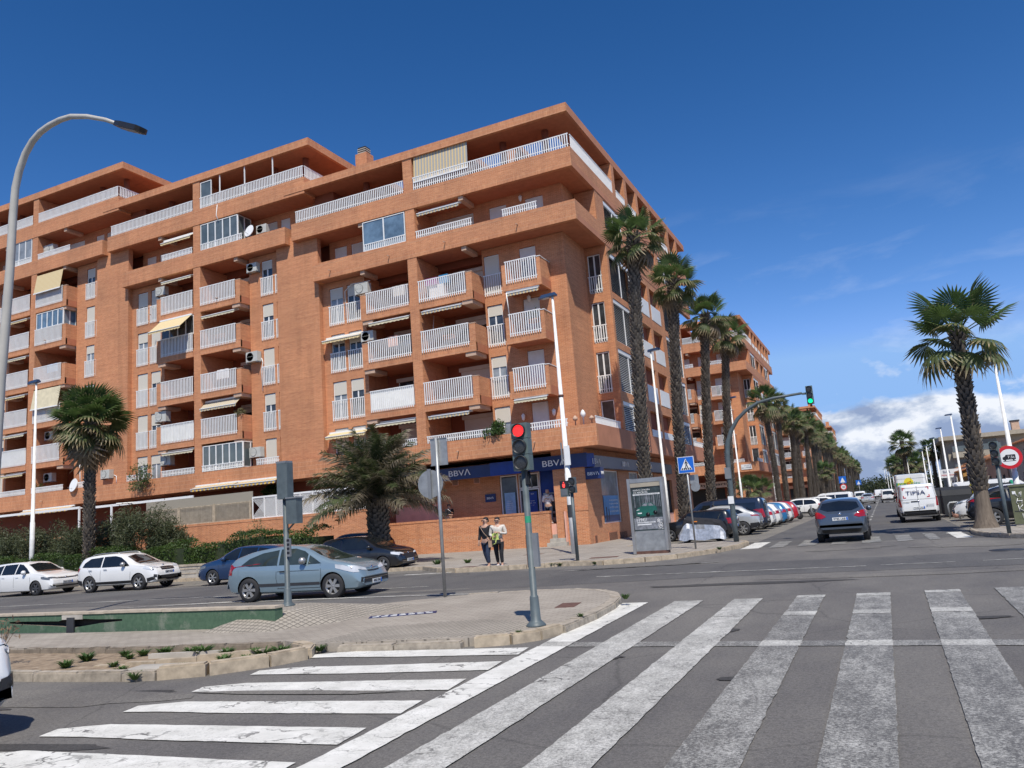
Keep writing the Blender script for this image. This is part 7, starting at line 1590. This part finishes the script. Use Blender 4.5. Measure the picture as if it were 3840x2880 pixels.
# pedestrian signal and small traffic light at the kerb
pd = thing('pedestrian_signal', 'grey post at the kerb with a red standing man and two small lenses', 'traffic light', (-9.63, 25.4, .14))
b = MB(); b.tube([(0,0,0),(0,0,2.35)], .06, 'pole_grey', 12); part('post', b, pd)
signal_head(pd, .06, 2.28, .24, .54, 2, None, box='pole_grey')
b = MB(); b.box(-.38,-.1,-.08,.08,2.46,2.72,'black_plastic'); b.box(-.38,-.1,-.08,.08,2.18,2.455,'tl_box'); b.box(-.35,-.13,-.09,-.081,2.22,2.42,'lamp_dark'); part('walk_housing', b, pd)
b = MB(); b.box(-.27,-.21,-.09,-.085,2.49,2.61,'ped_red'); b.lathe([(.022,0),(.0,.003)], (-.24,-.086,2.66), (0,-1,0), 'ped_red', 10); b.box(-.285,-.272,-.09,-.085,2.53,2.62,'ped_red'); b.box(-.208,-.195,-.09,-.085,2.53,2.62,'ped_red'); part('red_man', b, pd)
# crossing sign
def face_poly(b, pts, y, mat): b.face([(x, y, z) for x, z in pts], mat)
xs_ = thing('crossing_sign', 'square blue pedestrian crossing sign with white triangle by the parked cars', 'road sign', (-6.41, 29.0, .14))
b = MB(); b.tube([(0,0,0),(0,0,3.28)], .035, 'galvanised', 8); part('post', b, xs_)
b = MB(); b.box(-.30,.30,-.065,-.04,2.74,3.34,'sign_white'); b.box(-.28,.28,-.07,-.0655,2.76,3.32,'sign_blue'); face_poly(b, [(-.22,2.85),(.22,2.85),(0,3.27)], -.0715, 'sign_white')
zz = 2.86
for i, x in enumerate((-.16,-.08,.0,.08,.16)): 
    k = -x*.35; face_poly(b, [(x-.028,zz),(x+.028,zz),(x+.02+k*.5,zz+.07),(x-.02+k*.5,zz+.07)], -.073, 'sign_black')
face_poly(b, [(-.05,2.9),(-.02,2.9),(.01,3.02),(.05,2.91),(.08,2.91),(.035,3.06),(.035,3.13),(.06,3.06),(.075,3.07),(.04,3.16),(-.01,3.17),(-.05,3.08),(-.035,3.07),(-.01,3.12),(-.01,3.05)], -.0745, 'sign_black'); b.lathe([(.022,0),(0,.001)], (.012,-.074,3.195), (0,-1,0), 'sign_black', 10)
o = part('sign_plate', b, xs_); 
b = MB(); b.box(.04,.36,.1,.12,2.33,2.66,'galvanised'); part('sign_plate_back', b, xs_)
b = MB(); b.lathe([(0,0),(.17,0),(.17,-.02),(0,-.02)], (.22,.08,2.22), (0,-1,0), 'galvanised', 24, False); part('round_sign_back', b, xs_)
# gantry arm with green light
ga = thing('traffic_light', 'curved grey mast arm reaching over the avenue with a green light', 'traffic light', (-5.55, 32.57, .14))
b = MB(); b.tube([(0,0,0),(0,0,1.0),(.02,0,2.0),(.05,0,3.4),(.12,0,3.95),(.32,0,4.42),(.62,0,4.85),(.98,0,5.15),(1.5,0,5.42),(2.1,0,5.52),(3.2,0,5.57)], [.11,.105,.10,.10,.095,.085,.078,.07,.062,.056,.05], 'pole_grey', 14); part('mast', b, ga)
b = MB(); b.box(-.11,.11,-.13,-.105,1.5,1.8,'sign_white'); b.box(-.12,.12,-.13,-.1,2.5,2.95,'grey_steel'); part('plate', b, ga)
hd_t = thing('signal', 'x', 'x'); bpy.data.objects.remove(hd_t)
signal_head(ga, 3.48, 5.1, .25, .72, 3, 2, 'led_green')
b = MB(); b.box(3.2,3.36,-.02,.04,5.5,5.58,'pole_grey'); b.box(3.44,3.52,-.03,.03,5.0,5.09,'rust'); part('bracket', b, ga)
rt = thing('traffic_light', 'grey three-lens traffic light on the right pavement, all lenses dark', 'traffic light', (3.29, 28.4, .13), rad(-18))
b = MB(); b.tube([(0,0,0),(0,0,2.1)], .06, 'pole_grey', 12); part('post', b, rt); signal_head(rt, 0, 2.08, .24, .74, 3, None)
# truck ban sign
tb = thing('truck_ban_sign', 'round red-rimmed sign with a black truck marked 7.5 t on the right', 'road sign', (4.86, 37.9, 2.2))
b = MB(); b.lathe([(0,0),(.47,0),(.47,.03),(.34,.031)], (0,0,.45), (0,-1,0), 'sign_red', 40, False); b.lathe([(.34,.032),(0,.0325)], (0,0,.45), (0,-1,0), 'sign_white', 36, cap=False); part('sign_plate', b, tb)
b = MB(); face_poly(b, [(-.24,.36),(-.24,.46),(-.15,.50),(-.12,.56),(.22,.56),(.22,.36)], -.036, 'sign_black'); b.lathe([(.035,0),(0,.001)], (-.16,-.037,.35), (0,-1,0), 'sign_black', 12); b.lathe([(.035,0),(0,.001)], (.14,-.037,.35), (0,-1,0), 'sign_black', 12); face_poly(b, [(-.24,.29),(.22,.29),(.22,.31),(-.24,.31)], -.036, 'sign_black'); o = part('truck_symbol', b, tb); text('7.5t', .10, 'sign_white', o, (.06,-.042,.46), FRONT, .002, .24)
for i, (x, y, kind) in enumerate(((-4.6,112,'b'),(-4.6,111.9,'r'),(-3.9,160,'b'))):
    t = thing('distant_sign', ('small blue sign on the left far up the avenue','round speed limit sign 30 below the far blue sign','farther small blue sign on the left')[i], 'road sign', (x, y, 0)); b = MB(); b.tube([(0,0,0),(0,0,3.2)], .04, 'galvanised', 6); part('post', b, t)
    b = MB()
    if kind == 'b': b.box(-.45,.45,-.06,-.03,3.0,3.9,'sign_blue'); face_poly(b, [(-.3,3.1),(.3,3.1),(0,3.75)], -.065, 'sign_white'); part('sign_plate', b, t)
    else:
        b.lathe([(.42,0),(.3,.01)], (0,-.05,2.5), (0,-1,0), 'sign_red', 20, cap=False); b.lathe([(.3,.01),(0,.011)], (0,-.05,2.5), (0,-1,0), 'sign_white', 20, cap=False); o = part('sign_plate', b, t); text('30', .26, 'sign_black', o, (0,-.07,2.5), FRONT, .004)
for i, (x, y) in enumerate(((-5.45,68.3),(-6.1,80.0))): 
    b = MB(); b.lathe([(.08,0),(.08,.95),(.0,1.0)], (0,0,0), (0,0,1), 'grey_steel', 12); tag(link('bollard', b.mesh('bollard'), None, (x,y,0)), ('nearer','farther')[i]+' dark bollard at the mouth of the side street', 'bollard')
# advertising panel
ad = thing('advertising_panel', 'free-standing advertising panel with a car poster on a steel base', 'advertising panel', (-7.62, 27.6, .14), rad(-2))
b = MB(); b.prism([(-.62,-.14),(.60,-.14),(.60,.14),(-.62,.14)], 0, .10, 'rust'); b.box(-.62,.60,-.12,.12,.1,.72,'galvanised'); part('base', b, ad)
b = MB(); b.box(-.66,-.55,-.16,.16,.02,2.66,'alloy'); b.box(.55,.64,-.16,.16,.1,2.64,'alloy'); b.box(-.548,.548,-.14,.14,2.5,2.64,'alloy'); b.box(-.548,.548,-.13,.13,2.34,2.498,'house_beige'); b.box(-.548,.548,-.12,.12,.72,.8,'alloy'); part('frame', b, ad)
b = MB(); b.box(-.545,.545,-.11,.11,.8,2.338,'poster_dark'); b.box(-.53,.53,-.1105,-.1102,.85,1.25,'poster_grey')
po = part('poster', b, ad)
b = MB(); rr2 = random.Random(2)
for i in range(30): 
    x = rr2.uniform(-.5,.52); b.face([(x,-.1115,1.62),(x+.012,-.1115,1.62),(x+.010,-.1115,rr2.uniform(2.0,2.15)),(x,-.1115,2.1)], 'poster_grey')
face_poly(b, [(-.42,1.36),(-.42,1.5),(-.36,1.60),(-.22,1.66),(-.14,1.76),(.16,1.77),(.28,1.66),(.34,1.6),(.34,1.42),(.2,1.33),(-.3,1.30)], -.113, 'poster_teal'); face_poly(b, [(-.2,1.67),(-.13,1.745),(.02,1.75),(.0,1.66)], -.1145, 'poster_grey'); face_poly(b, [(.04,1.66),(.05,1.75),(.15,1.75),(.24,1.66)], -.1145, 'poster_grey')
b.lathe([(.075,0),(0,.001)], (-.0,-.1145,1.36), (0,-1,0), 'sign_black', 16); b.lathe([(.07,0),(0,.001)], (.27,-.1145,1.42), (0,-1,0), 'sign_black', 16); face_poly(b, [(-.37,1.40),(-.22,1.40),(-.22,1.44),(-.37,1.44)], -.1147, 'sign_white'); face_poly(b, [(-.40,1.52),(-.3,1.54),(-.3,1.56),(-.4,1.54)], -.1147, 'sign_white'); part('printed_picture', b, ad)
def AT(s, h, x, z, wd, mat='letter_white'): text(s, h, mat, po, (x, -.113, z), FRONT, .003, wd)
AT('NUEVO CITRO\u00cbN', .065, -.16, 2.24, .62); AT('C3 AIRCROSS', .065, -.20, 2.15, .52)
b = MB(); b.box(-.49,.5,-.1135,-.113,2.05,2.10,'sign_white'); b.box(-.42,.25,-.1135,-.113,1.07,1.11,'sign_white'); b.box(-.42,.1,-.1135,-.113,1.0,1.04,'sign_white'); part('text_strip', b, ad); text('NADIE PUEDE RESISTIRSE A SU CONFORT', .032, 'sign_black', po, (0, -.1145, 2.075), FRONT, .002, .9)
AT('DESDE', .025, -.38, 1.27, .12); AT('119\u20ac/', .11, -.25, 1.185, .36); AT('8', .12, .36, 1.13, .09); AT('a\u00f1os', .035, .46, 1.15, .1); AT('CITRO\u00cbN', .03, .42, .84, .2); text('CONSIGUE TU REGALO', .025, 'sign_black', po, (-.1,-.1145,1.09), FRONT, .002, .6)
b = MB(); b.tube([(.42+.075*math.cos(a*.3927), -.114, .97+.095*math.sin(a*.3927)) for a in range(17)], .006, 'letter_white', 4); face_poly(b, [(.37,.95),(.42,1.0),(.47,.95),(.47,.97),(.42,1.02),(.37,.97)], -.1145, 'letter_white'); face_poly(b, [(.37,.91),(.42,.96),(.47,.91),(.47,.93),(.42,.98),(.37,.93)], -.1145, 'letter_white'); part('emblem', b, ad)

# ------------------------------------------------------------------ right side: cabinet, containers, bike stand, houses
cb = thing('utility_cabinet', 'olive green utility cabinet with white graffiti at the right edge', 'cabinet', (4.02, 32.7, .13), rad(-6))
b = MB(); b.box(0,1.0,0,.5,.06,1.36,'cabinet_green'); part('body', b, cb); b = MB(); b.box(-.03,1.03,-.03,.53,1.36,1.42,'cabinet_green'); part('lid', b, cb); b = MB(); b.box(.02,.98,.02,.48,-.1,.06,'concrete'); part('plinth', b, cb)
b = MB(); b.box(.05,.95,-.012,-.001,.5,.52,'dark_trim')
def scr(pts, r_=.012): b2_.tube([(x,-.015,z) for x, z in pts], r_, 'letter_white', 4)
b2_ = MB(); scr([(.14,1.2),(.17,1.05),(.24,1.0),(.28,1.15),(.33,1.18),(.30,.98)]); scr([(.2,.95),(.14,.80),(.18,.74),(.33,.95),(.30,.75)]); scr([(.16,.86),(.33,.86)]); scr([(.18,.72),(.2,.5)]); scr([(.32,.72),(.2,.6),(.36,.48)]); scr([(.27,.42),(.27,.25)], .009); part('door_groove', b, cb); part('graffiti', b2_, cb); b = MB(); b.box(.06,.16,-.012,-.002,1.1,1.2,'sign_white'); part('sticker', b, cb)
def container(label, x, y, col_, rz=0):
    t = thing('waste_container', label, 'waste container', (x, y, 0), rad(rz), 'wheeled waste containers on the right'); b = MB(); b.prism([(-.9,-.75),(.9,-.75),(.95,.75),(-.95,.75)], .15, 1.15, 'bin_dark'); part('body', b, t)
    b = MB()
    P_ = [(-.75,1.16),(-.6,1.45),(.0,1.62),(.6,1.45),(.78,1.16)]
    for s in (-.92,.92): b.face([(s,y_,z_) for y_, z_ in P_], 'bin_dark')
    for (ya,za),(yb,zb2) in zip(P_, P_[1:]): b.face([(-.92,ya,za),(.92,ya,za),(.92,yb,zb2),(-.92,yb,zb2)], 'bin_dark')
    part('lid', b, t)
    b = MB(); b.tube([(.62,-.8,1.2),(.62,-.64,1.5),(.62,0,1.66),(.62,.6,1.5)], .10, col_, 6); part('lid_edge', b, t)
    b = MB(); 
    for x_ in (-.7,.7): b.lathe([(.12,-.04),(.12,.04)], (x_,-.6,.12), (1,0,0), 'black_rubber', 12)
    part('wheel', b, t)
container('dark waste container nearest the parcel van with a pale rim', 3.15, 51.6, 'alloy'); container('dark waste container with a yellow lid edge', 3.75, 49.4, 'bin_yellow'); container('waste container with a green lid seen beside the palm trunk', 5.6, 49.4, 'bin_green')
bk = thing('bicycle_stand', 'galvanised bicycle hoop stand in front of the waste containers', 'bicycle stand', (3.2, 46.9, 0), rad(15))
for y_ in (0,-1.4): b = MB(); b.tube([(-.28,y_,0),(-.28,y_,.7),(-.18,y_,.82),(.25,y_,.82),(.34,y_,.7),(.34,y_,0)], .045, 'galvanised', 8); part('hoop', b, bk)
pb = MB(); pb.lathe([(.1,0),(.2,.1),(.22,.3),(.1,.45),(.03,.55)], (0,0,0), (0,0,1), 'flower_pink' if False else 'pink_plaster', 10); tag(link('rubbish_bag', pb.mesh('bag'), None, (3.3,47.4,0)), 'pink rubbish bag left behind the bicycle stand', 'bag')
def house(label, x, y0, y1, h, ridge, mat, d=9, roof='tile_roof', storeys=1, gable=True):
    t = thing('house', label, 'house', (x, y0, 0)); L = y1-y0; b = MB(); b.box(0, d, 0, L, 0, h, mat)
    if gable: 
        b.face([(0,0,h),(d,0,h),(d/2,0,ridge)], mat); b.face([(0,L,h),(d/2,L,ridge),(d,L,h)], mat)
    part('wall', b, t)
    if gable:
        b = MB(); b.face([(-.3,-.2,h-.1),(-.3,L+.2,h-.1),(d/2,L+.2,ridge+.08),(d/2,-.2,ridge+.08)][::-1], roof); b.face([(d+.3,-.2,h-.1),(d/2,-.2,ridge+.08),(d/2,L+.2,ridge+.08),(d+.3,L+.2,h-.1)][::-1], roof)
        for i in range(int(L/.5)): 
            b.tube([(-.3,i*.5,h-.05),(d/2,i*.5,ridge+.13)], .09, roof, 5)
        b.tube([(d/2,-.2,ridge+.12),(d/2,L+.2,ridge+.12)], .12, roof, 6); part('roof', b, t)
    n = max(1, int(L/4))
    for s in range(storeys):
        for i in range(n):
            yc = (i+.5)*L/n; b = MB(); b.box(-.03,.0,yc-.5,yc+.5,s*2.8+1.0 if i % 2 else s*2.8+.15,s*2.8+2.2,'dark_hole'); b.box(-.05,-.031,yc-.56,yc+.56,s*2.8+2.2,s*2.8+2.3,mat); part('window', b, t)
    for xc in (d*.25, d*.7):
        b = MB(); b.box(xc-.4,xc+.4,-.03,0,1.0,2.1,'dark_hole'); part('window', b, t)
    return t
hs = [('pinkish house with a tiled roof between the taupe and the grey one',8.7,70,87,3.7,5.2,'house_pink'),('tall taupe house front at the right picture edge',8.7,55,69,4.2,5.3,'house_taupe'),('ochre house with a small dark window',8.3,101,109,3.2,4.3,'house_ochre'),('grey gabled house between the ochre and pinkish ones',8.6,88,100,3.8,5.1,'house_grey'),('cream house with sunlit roof tiles farther along',8.3,110,126,3.4,4.9,'house_white')]
for lab, x, y0, y1, h, rg, mt in hs: house(lab, x, y0, y1, h, rg, mt)
fl = thing('apartment_house', 'three-storey beige flats with a flat roof and glazed balcony on the right', 'building', (9.6, 135, 0))
b = MB(); b.box(0,12,0,20,0,8.3,'house_beige'); b.box(.6,8,-.02,.0,3.0,8.0,'house_taupe'); part('wall', b, fl); b = MB(); b.box(-1.0,12.6,-1.2,20,8.3,8.9,'house_beige'); part('roof', b, fl)
for z in (2.9,5.6): 
    b = MB(); b.box(.5,7,-1.2,0,z,z+.9,'house_beige'); part('balcony', b, fl); b = MB(); b.box(.6,6.8,-1.25,-1.21,z+.9,z+1.7,'grey_glass'); part('railing', b, fl); b = MB(); b.box(1,6.5,-.05,0,z+.3,z+2.4,'window_glass'); part('window', b, fl)
for x in (4,9): b = MB(); b.box(x,x+1,2,3,8.9,10.3,'corbel'); b.box(x-.1,x+1.1,1.9,3.1,10.3,10.5,'dark_trim'); part('chimney', b, fl)
bo_ = thing('shop_board', 'white shop board with small lettering on the right before the flats', 'sign', (7.5, 108, 2.6)); b = MB(); b.box(-1.2,1.2,0,.08,0,1.0,'sign_white'); o = part('board', b, bo_); text('BAR', .3, 'navy', o, (-.3,-.01,.7), FRONT, .01); text('MENU DIARIO', .2, 'sign_red', o, (0,-.01,.3), FRONT, .01)
b = MB(); b.tube([(0,.04,-2.5),(0,.04,0)], .06, 'galvanised', 6); part('post', b, bo_)
# distant trees closing the avenue
for i, (x, y, w_, h) in enumerate(((2,340,18,7.5),(-4,420,14,8),(-12,520,20,9.5),(10,300,12,8),(-24,600,26,10))):
    b = MB(); pts = []
    for j in range(2600):
        px = rs.uniform(-w_,w_); pz = abs(rs.gauss(0,.5))*h*.5+rs.uniform(0,h*.55)*(1-.4*abs(px)/w_); pts.append((px, rs.uniform(-4,4), min(pz,h*(1-.3*abs(px)/w_)+rs.uniform(-.6,.6))))
    leaves(b, pts, .42, 'leaf_far', rs, 1.0); o = link('far_trees', b.mesh('far_trees'), None, (x, y, .2)); o['kind'] = 'stuff'; o['label'] = 'dark mass of distant trees closing the avenue'; o['category'] = 'trees'
ar = thing('palm_tree', 'dark araucaria branches at the right picture edge above the roofs', 'tree', (9.5, 53.5, 0)); 
b = MB(); b.tube([(0,0,0),(0,0,7.2)], [.2,.06], 'twig', 8); part('trunk', b, ar); ar.name = 'conifer_tree'
b = MB()
for lv in range(9):
    z = 3.2+lv*.48; R_ = 1.9*(1-lv/10)
    for i in range(7):
        a = 2*math.pi*(i+lv*.4)/7; ex, ey = math.cos(a)*R_, math.sin(a)*R_; b.tube([(0,0,z),(ex*.6,ey*.6,z+.0),(ex,ey,z+.22)], [.03,.02,.01], 'leaf_far', 4, cap=False)
        leaves(b, [(ex*t_+rs.gauss(0,.05), ey*t_+rs.gauss(0,.05), z+.22*t_*t_+rs.uniform(-.03,.09)) for t_ in [rs.uniform(.25,1) for _ in range(34)]], .05, 'leaf_far', rs, 1.6)
part('crown', b, ar)

# ------------------------------------------------------------------ people
def skin_body(name, J, E, mat, parent, sub=1, root=0):
    """continuous skinned body. J: {key: (pos, radius)}, E: edges"""
    keys = list(J); me = bpy.data.meshes.new(name); me.from_pydata([J[k][0] for k in keys], [(keys.index(a), keys.index(c)) for a, c in E], [])
    o = bpy.data.objects.new(name, me); COL.objects.link(o); o.modifiers.new('s', 'SKIN')
    bm = bmesh.new(); bm.from_mesh(me); sl = bm.verts.layers.skin.verify(); bm.verts.ensure_lookup_table()
    for i, k in enumerate(keys):
        r_ = J[k][1]; bm.verts[i][sl].radius = r_ if isinstance(r_, tuple) else (r_, r_); bm.verts[i][sl].use_root = (i == root)
    bm.to_mesh(me); bm.free(); s2 = o.modifiers.new('u', 'SUBSURF'); s2.levels = sub; s2.render_levels = sub
    dg = bpy.context.evaluated_depsgraph_get(); dg.update(); m2 = bpy.data.meshes.new_from_object(o.evaluated_get(dg)); bpy.data.objects.remove(o)
    m2.materials.clear(); m2.materials.append(MATS[mat]); m2.name = name
    for p in m2.polygons: p.use_smooth = True
    return link(name, m2, parent)
def hand_edges(J, E, wr, side, d, tag_):
    # palm and five fingers growing from the wrist along d
    d = Vector(d).normalized(); w = Vector(J[wr][0]); s_ = d.orthogonal().normalized(); n_ = d.cross(s_)
    J[tag_+'p'] = (tuple(w+d*.06), .026); E.append((wr, tag_+'p'))
    for i, (off_, l_) in enumerate(((-.028,.062),(-.009,.075),(.011,.07),(.029,.055))):
        b0 = w+d*.095+s_*off_; J[f'{tag_}a{i}'] = (tuple(b0), .0095); J[f'{tag_}b{i}'] = (tuple(b0+d*l_*.6+n_*.012), .0085); J[f'{tag_}c{i}'] = (tuple(b0+d*l_*.9+n_*.03), .007)
        E += [(tag_+'p', f'{tag_}a{i}'), (f'{tag_}a{i}', f'{tag_}b{i}'), (f'{tag_}b{i}', f'{tag_}c{i}')]
    J[tag_+'t0'] = (tuple(w+d*.045-s_*.04), .011); J[tag_+'t1'] = (tuple(w+d*.085-s_*.055+n_*.01), .0095); E += [(tag_+'p', tag_+'t0'), (tag_+'t0', tag_+'t1')]
def person(label, loc, rz, H=1.65, top='cloth_black', legs='cloth_jeans', shoe='shoe_white', hair='hair_dark', pose='walk', hands=((.0,-.0,-1),(.0,-.0,-1)), hairlen='short', waist=True, glasses=True):
    # figure faces -y in its own frame
    t = thing('person', label, 'person', loc, rz); k = H/1.65; st = {'walk': .16, 'stand': .03}[pose]
    def v(x, y, z): return (x*k, y*k, z*k)
    J = {'pel': (v(0,0,.88), (.135*k,.10*k)), 'wai': (v(0,0,1.02), (.125*k,.095*k)), 'che': (v(0,.0,1.20), (.145*k,.105*k)), 'sho': (v(0,.01,1.33), (.11*k,.075*k)), 'nec': (v(0,0,1.42), .045*k), 'hea': (v(0,-.015,1.50), (.068*k,.078*k)), 'hat': (v(0,-.01,1.59), (.07*k,.082*k)),
         'hl': (v(.085,0,.82), .088*k), 'kl': (v(.085,-st*.5,.46), .058*k), 'al': (v(.085,-st*.25+(.0),.09), .037*k), 'fl': (v(.09,-st*.3-.13,.035), .034*k), 'hr': (v(-.085,0,.82), .088*k), 'kr': (v(-.085,st*.25,.46), .058*k), 'ar': (v(-.085,st*1.1,.10), .037*k), 'fr': (v(-.09,st*1.1-.13,.035), .034*k),
         'sl': (v(.165,.01,1.33), .058*k), 'sr': (v(-.165,.01,1.33), .058*k)}
    E = [('pel','wai'),('wai','che'),('che','sho'),('sho','nec'),('nec','hea'),('hea','hat'),('pel','hl'),('hl','kl'),('kl','al'),('al','fl'),('pel','hr'),('hr','kr'),('kr','ar'),('ar','fr'),('sho','sl'),('sho','sr')]
    arms = []
    for s, tg, h in ((1,'l',hands[0]), (-1,'r',hands[1])):
        if h == 'down': el, wr = v(s*.23,.03,1.08), v(s*.24,-.04,.86); d = (0,-.1,-1)
        elif h == 'front': el, wr = v(s*.24,.02,1.08), v(s*.06,-.22,1.14); d = (-s*.7,-.6,.1)
        else: el, wr = v(s*.23,.02,1.07), v(s*.10,-.20,1.02); d = (-s*.8,-.5,0)
        J['e'+tg] = (el, .042*k); J['w'+tg] = (wr, .028*k); E += [('s'+tg,'e'+tg),('e'+tg,'w'+tg)]; hand_edges(J, E, 'w'+tg, s, d, tg); arms.append((el, wr, s, tg))
    skin_body('body', J, E, 'skin', t)
    c = 1.16
    TJ = {'a': (v(0,0,.86), (.15*k,.115*k)), 'b': (v(0,0,1.02), (.142*k,.112*k)), 'c': (v(0,0,1.2), (.165*k,.125*k)), 'd': (v(0,.01,1.34), (.125*k,.09*k)), 'l': (v(.17,.01,1.335), .072*k), 'r': (v(-.17,.01,1.335), .072*k)}; TE = [('a','b'),('b','c'),('c','d'),('d','l'),('d','r')]
    for el, wr, s, tg in arms:
        TJ['e'+tg] = (el, .054*k); w2 = tuple(Vector(el).lerp(Vector(wr), .85)); TJ['w'+tg] = (w2, .042*k); TE += [(tg,'e'+tg),('e'+tg,'w'+tg)]
    skin_body('jacket', TJ, TE, top, t)
    LJ = {'p': (v(0,0,.90), (.14*k,.108*k)), 'hl': (v(.086,0,.80), .098*k), 'kl': (J['kl'][0], .068*k), 'al': (tuple(Vector(J['kl'][0]).lerp(Vector(J['al'][0]), .86)), .052*k), 'hr': (v(-.086,0,.80), .098*k), 'kr': (J['kr'][0], .068*k), 'ar': (tuple(Vector(J['kr'][0]).lerp(Vector(J['ar'][0]), .86)), .052*k)}
    skin_body('trousers', LJ, [('p','hl'),('hl','kl'),('kl','al'),('p','hr'),('hr','kr'),('kr','ar')], legs, t)
    for f, a in (('fl','al'),('fr','ar')):
        fp = Vector(J[f][0]); ap = Vector(J[a][0]); skin_body('shoe', {'a': (tuple(ap+Vector((0,.045*k,-.035*k))), .045*k), 'b': (tuple(ap+Vector((0,-.05*k,-.035*k))), .045*k), 'c': (tuple(fp+Vector((0,-.03*k,0))), .036*k)}, [('a','b'),('b','c')], shoe, t)
    HJ = {'z': (v(0,.01,1.635), (.07*k,.07*k)), 'a': (v(0,.035,1.60), (.090*k,.085*k)), 'b': (v(0,.06,1.53), (.082*k,.06*k)), 'c': (v(0,.05,1.46), (.05*k,.04*k))}; HE = [('z','a'),('a','b'),('b','c')]
    if hairlen == 'bun': HJ['d'] = (v(0,.12,1.52), .05*k); HJ['e'] = (v(0,.17,1.50), .045*k); HE += [('b','d'),('d','e')]
    if hairlen != 'none': skin_body('hair', HJ, HE, hair, t)
    # face: nose, eyes, mouth, ears
    b = MB(); b.tube([v(0,-.085,1.525), v(0,-.108,1.495)], [.008*k,.014*k], 'skin', 6); part('nose', b, t)
    b = MB()
    if glasses: b.box(-.06*k,.06*k,-.098*k,-.086*k,1.515*k,1.548*k,'sign_black'); part('sunglasses', b, t)
    else: b.box(-.04*k,-.02*k,-.09*k,-.084*k,1.525*k,1.54*k,'sign_black'); b.box(.02*k,.04*k,-.09*k,-.084*k,1.525*k,1.54*k,'sign_black'); part('eyes', b, t)
    b = MB(); b.box(-.022*k,.022*k,-.088*k,-.08*k,1.462*k,1.470*k,'sign_red'); part('mouth', b, t)
    for s in (1,-1): b = MB(); b.tube([v(s*.072,0,1.48), v(s*.08,.005,1.53)], .012*k, 'skin', 5); part('ear', b, t)
    t.scale = (1.16, 1.1, 1.0); return t, v
w1, v = person('woman in black jacket and jeans with a tan shoulder bag, looking left while walking', (-13.05, 25.42, .06), rad(-12), 1.79, 'cloth_black', 'cloth_jeans', 'cloth_tan', hairlen='bun', hands=('down','down'))
b = MB(); b.tube([v(-.13,-.10,1.36), v(.03,-.15,1.15), v(.2,-.09,.92)], .008, 'cloth_tan', 4); b.box(.17,.30,-.12,.0,.72,.95,'cloth_tan'); tag(link('shoulder_bag', b.mesh('bag'), None, w1.location, w1.rotation_euler, (1.16,1.1,1)), 'tan shoulder bag worn across the body of the woman in black', 'bag')
w2_, v = person('woman in cream patterned jacket and black trousers with sunglasses, holding a lime scarf', (-12.55, 25.38, .06), rad(12), 1.76, 'cloth_cream', 'cloth_black', 'shoe_white', hairlen='short', hands=('front','mid'))
b = MB(); rr3 = random.Random(4)
rows = [[(-.12+.05*i+rr3.uniform(-.015,.015), -.25-.03*math.sin(i*2+j), 1.18-.075*j+.02*i) for i in range(5)] for j in range(6)]
for j in range(5):
    for i in range(4): b.face([rows[j][i], rows[j][i+1], rows[j+1][i+1], rows[j+1][i]], 'cloth_lime', True)
tag(link('scarf', b.mesh('scarf'), None, w2_.location, w2_.rotation_euler, (1.16,1.1,1)), 'lime scarf in the hands of the woman in the cream jacket', 'scarf')
b = MB(); b.prism([(-.14,-.26),(.14,-.26),(.12,-.17),(-.12,-.17)], .84, .97, 'black_plastic'); tag(link('handbag', b.mesh('handbag'), None, w2_.location, w2_.rotation_euler, (1.16,1.1,1)), 'small black handbag carried by the woman in the cream jacket', 'bag')
m1, v = person('man in white hooded sweatshirt using the cash machine, seen from behind', (-16.22, 39.15, 1.28), rad(180), 1.84, 'cloth_white', 'cloth_jeans', 'shoe_white', hair='skin', hairlen='short', pose='stand', hands=('front','front'), glasses=False)
b = MB(); b.tube([v(-.09,.1,1.38), v(0,.15,1.36), v(.09,.1,1.38)], .045, 'cloth_white', 8); b.tube([v(0,.13,1.30), v(0,.13,1.40)], [.03,.07], 'cloth_white', 8); part('hood', b, m1); text('~', .12, 'cloth_tan', m1, v(0,.135,1.2), (rad(90),0,rad(180)), .004, .2)
m2_, v = person('person in dark top with white stripes leaning behind the brick parapet', (-22.3, 39.15, 1.2), rad(60), 1.6, 'cloth_black', 'cloth_black', 'shoe_white', pose='stand', hands=('front','mid'), hairlen='bun')
b = MB(); b.tube([v(-.14,-.1,1.36), v(.0,-.14,1.2), v(.12,-.1,1.02)], .012, 'cloth_white', 5); part('strap', b, m2_)

tp = thing('tile_plaque', 'blue and white tile plaque set flat in the island paving', 'plaque', (-8.35, 12.7, .122), rad(28))
b = MB(); b.box(-.62,.62,-.16,.16,0,.006,'navy'); part('tile_field', b, tp)
b = MB()
for i in range(7): b.face([(-.56+i*.165,-.12,.008),(-.44+i*.165,-.12,.008),(-.44+i*.165,.02,.008),(-.56+i*.165,-.01,.008)], 'sign_white'); b.face([(-.5+i*.15,.05,.008),(-.42+i*.15,.05,.008),(-.42+i*.15,.12,.008),(-.5+i*.15,.12,.008)], 'sign_white')
part('tile_letters', b, tp)

cars_more = [('civic2', dict(fiesta, paint='paint_grey'), 'grey car parked in the right-hand row behind the white crossover', 6.9, 52.6, 0), ('city', city, 'white car at the far right edge behind the utility cabinet', 9.6, 41.5, 0), ('auris', auris, 'dark blue car behind the truck ban sign post', 9.2, 38.2, 0)]
for k_, sp_, lab, x, y, h in cars_more: car(k_, sp_, lab, 'car', (x, y, 0), h, '0042 KZR', group=RG)
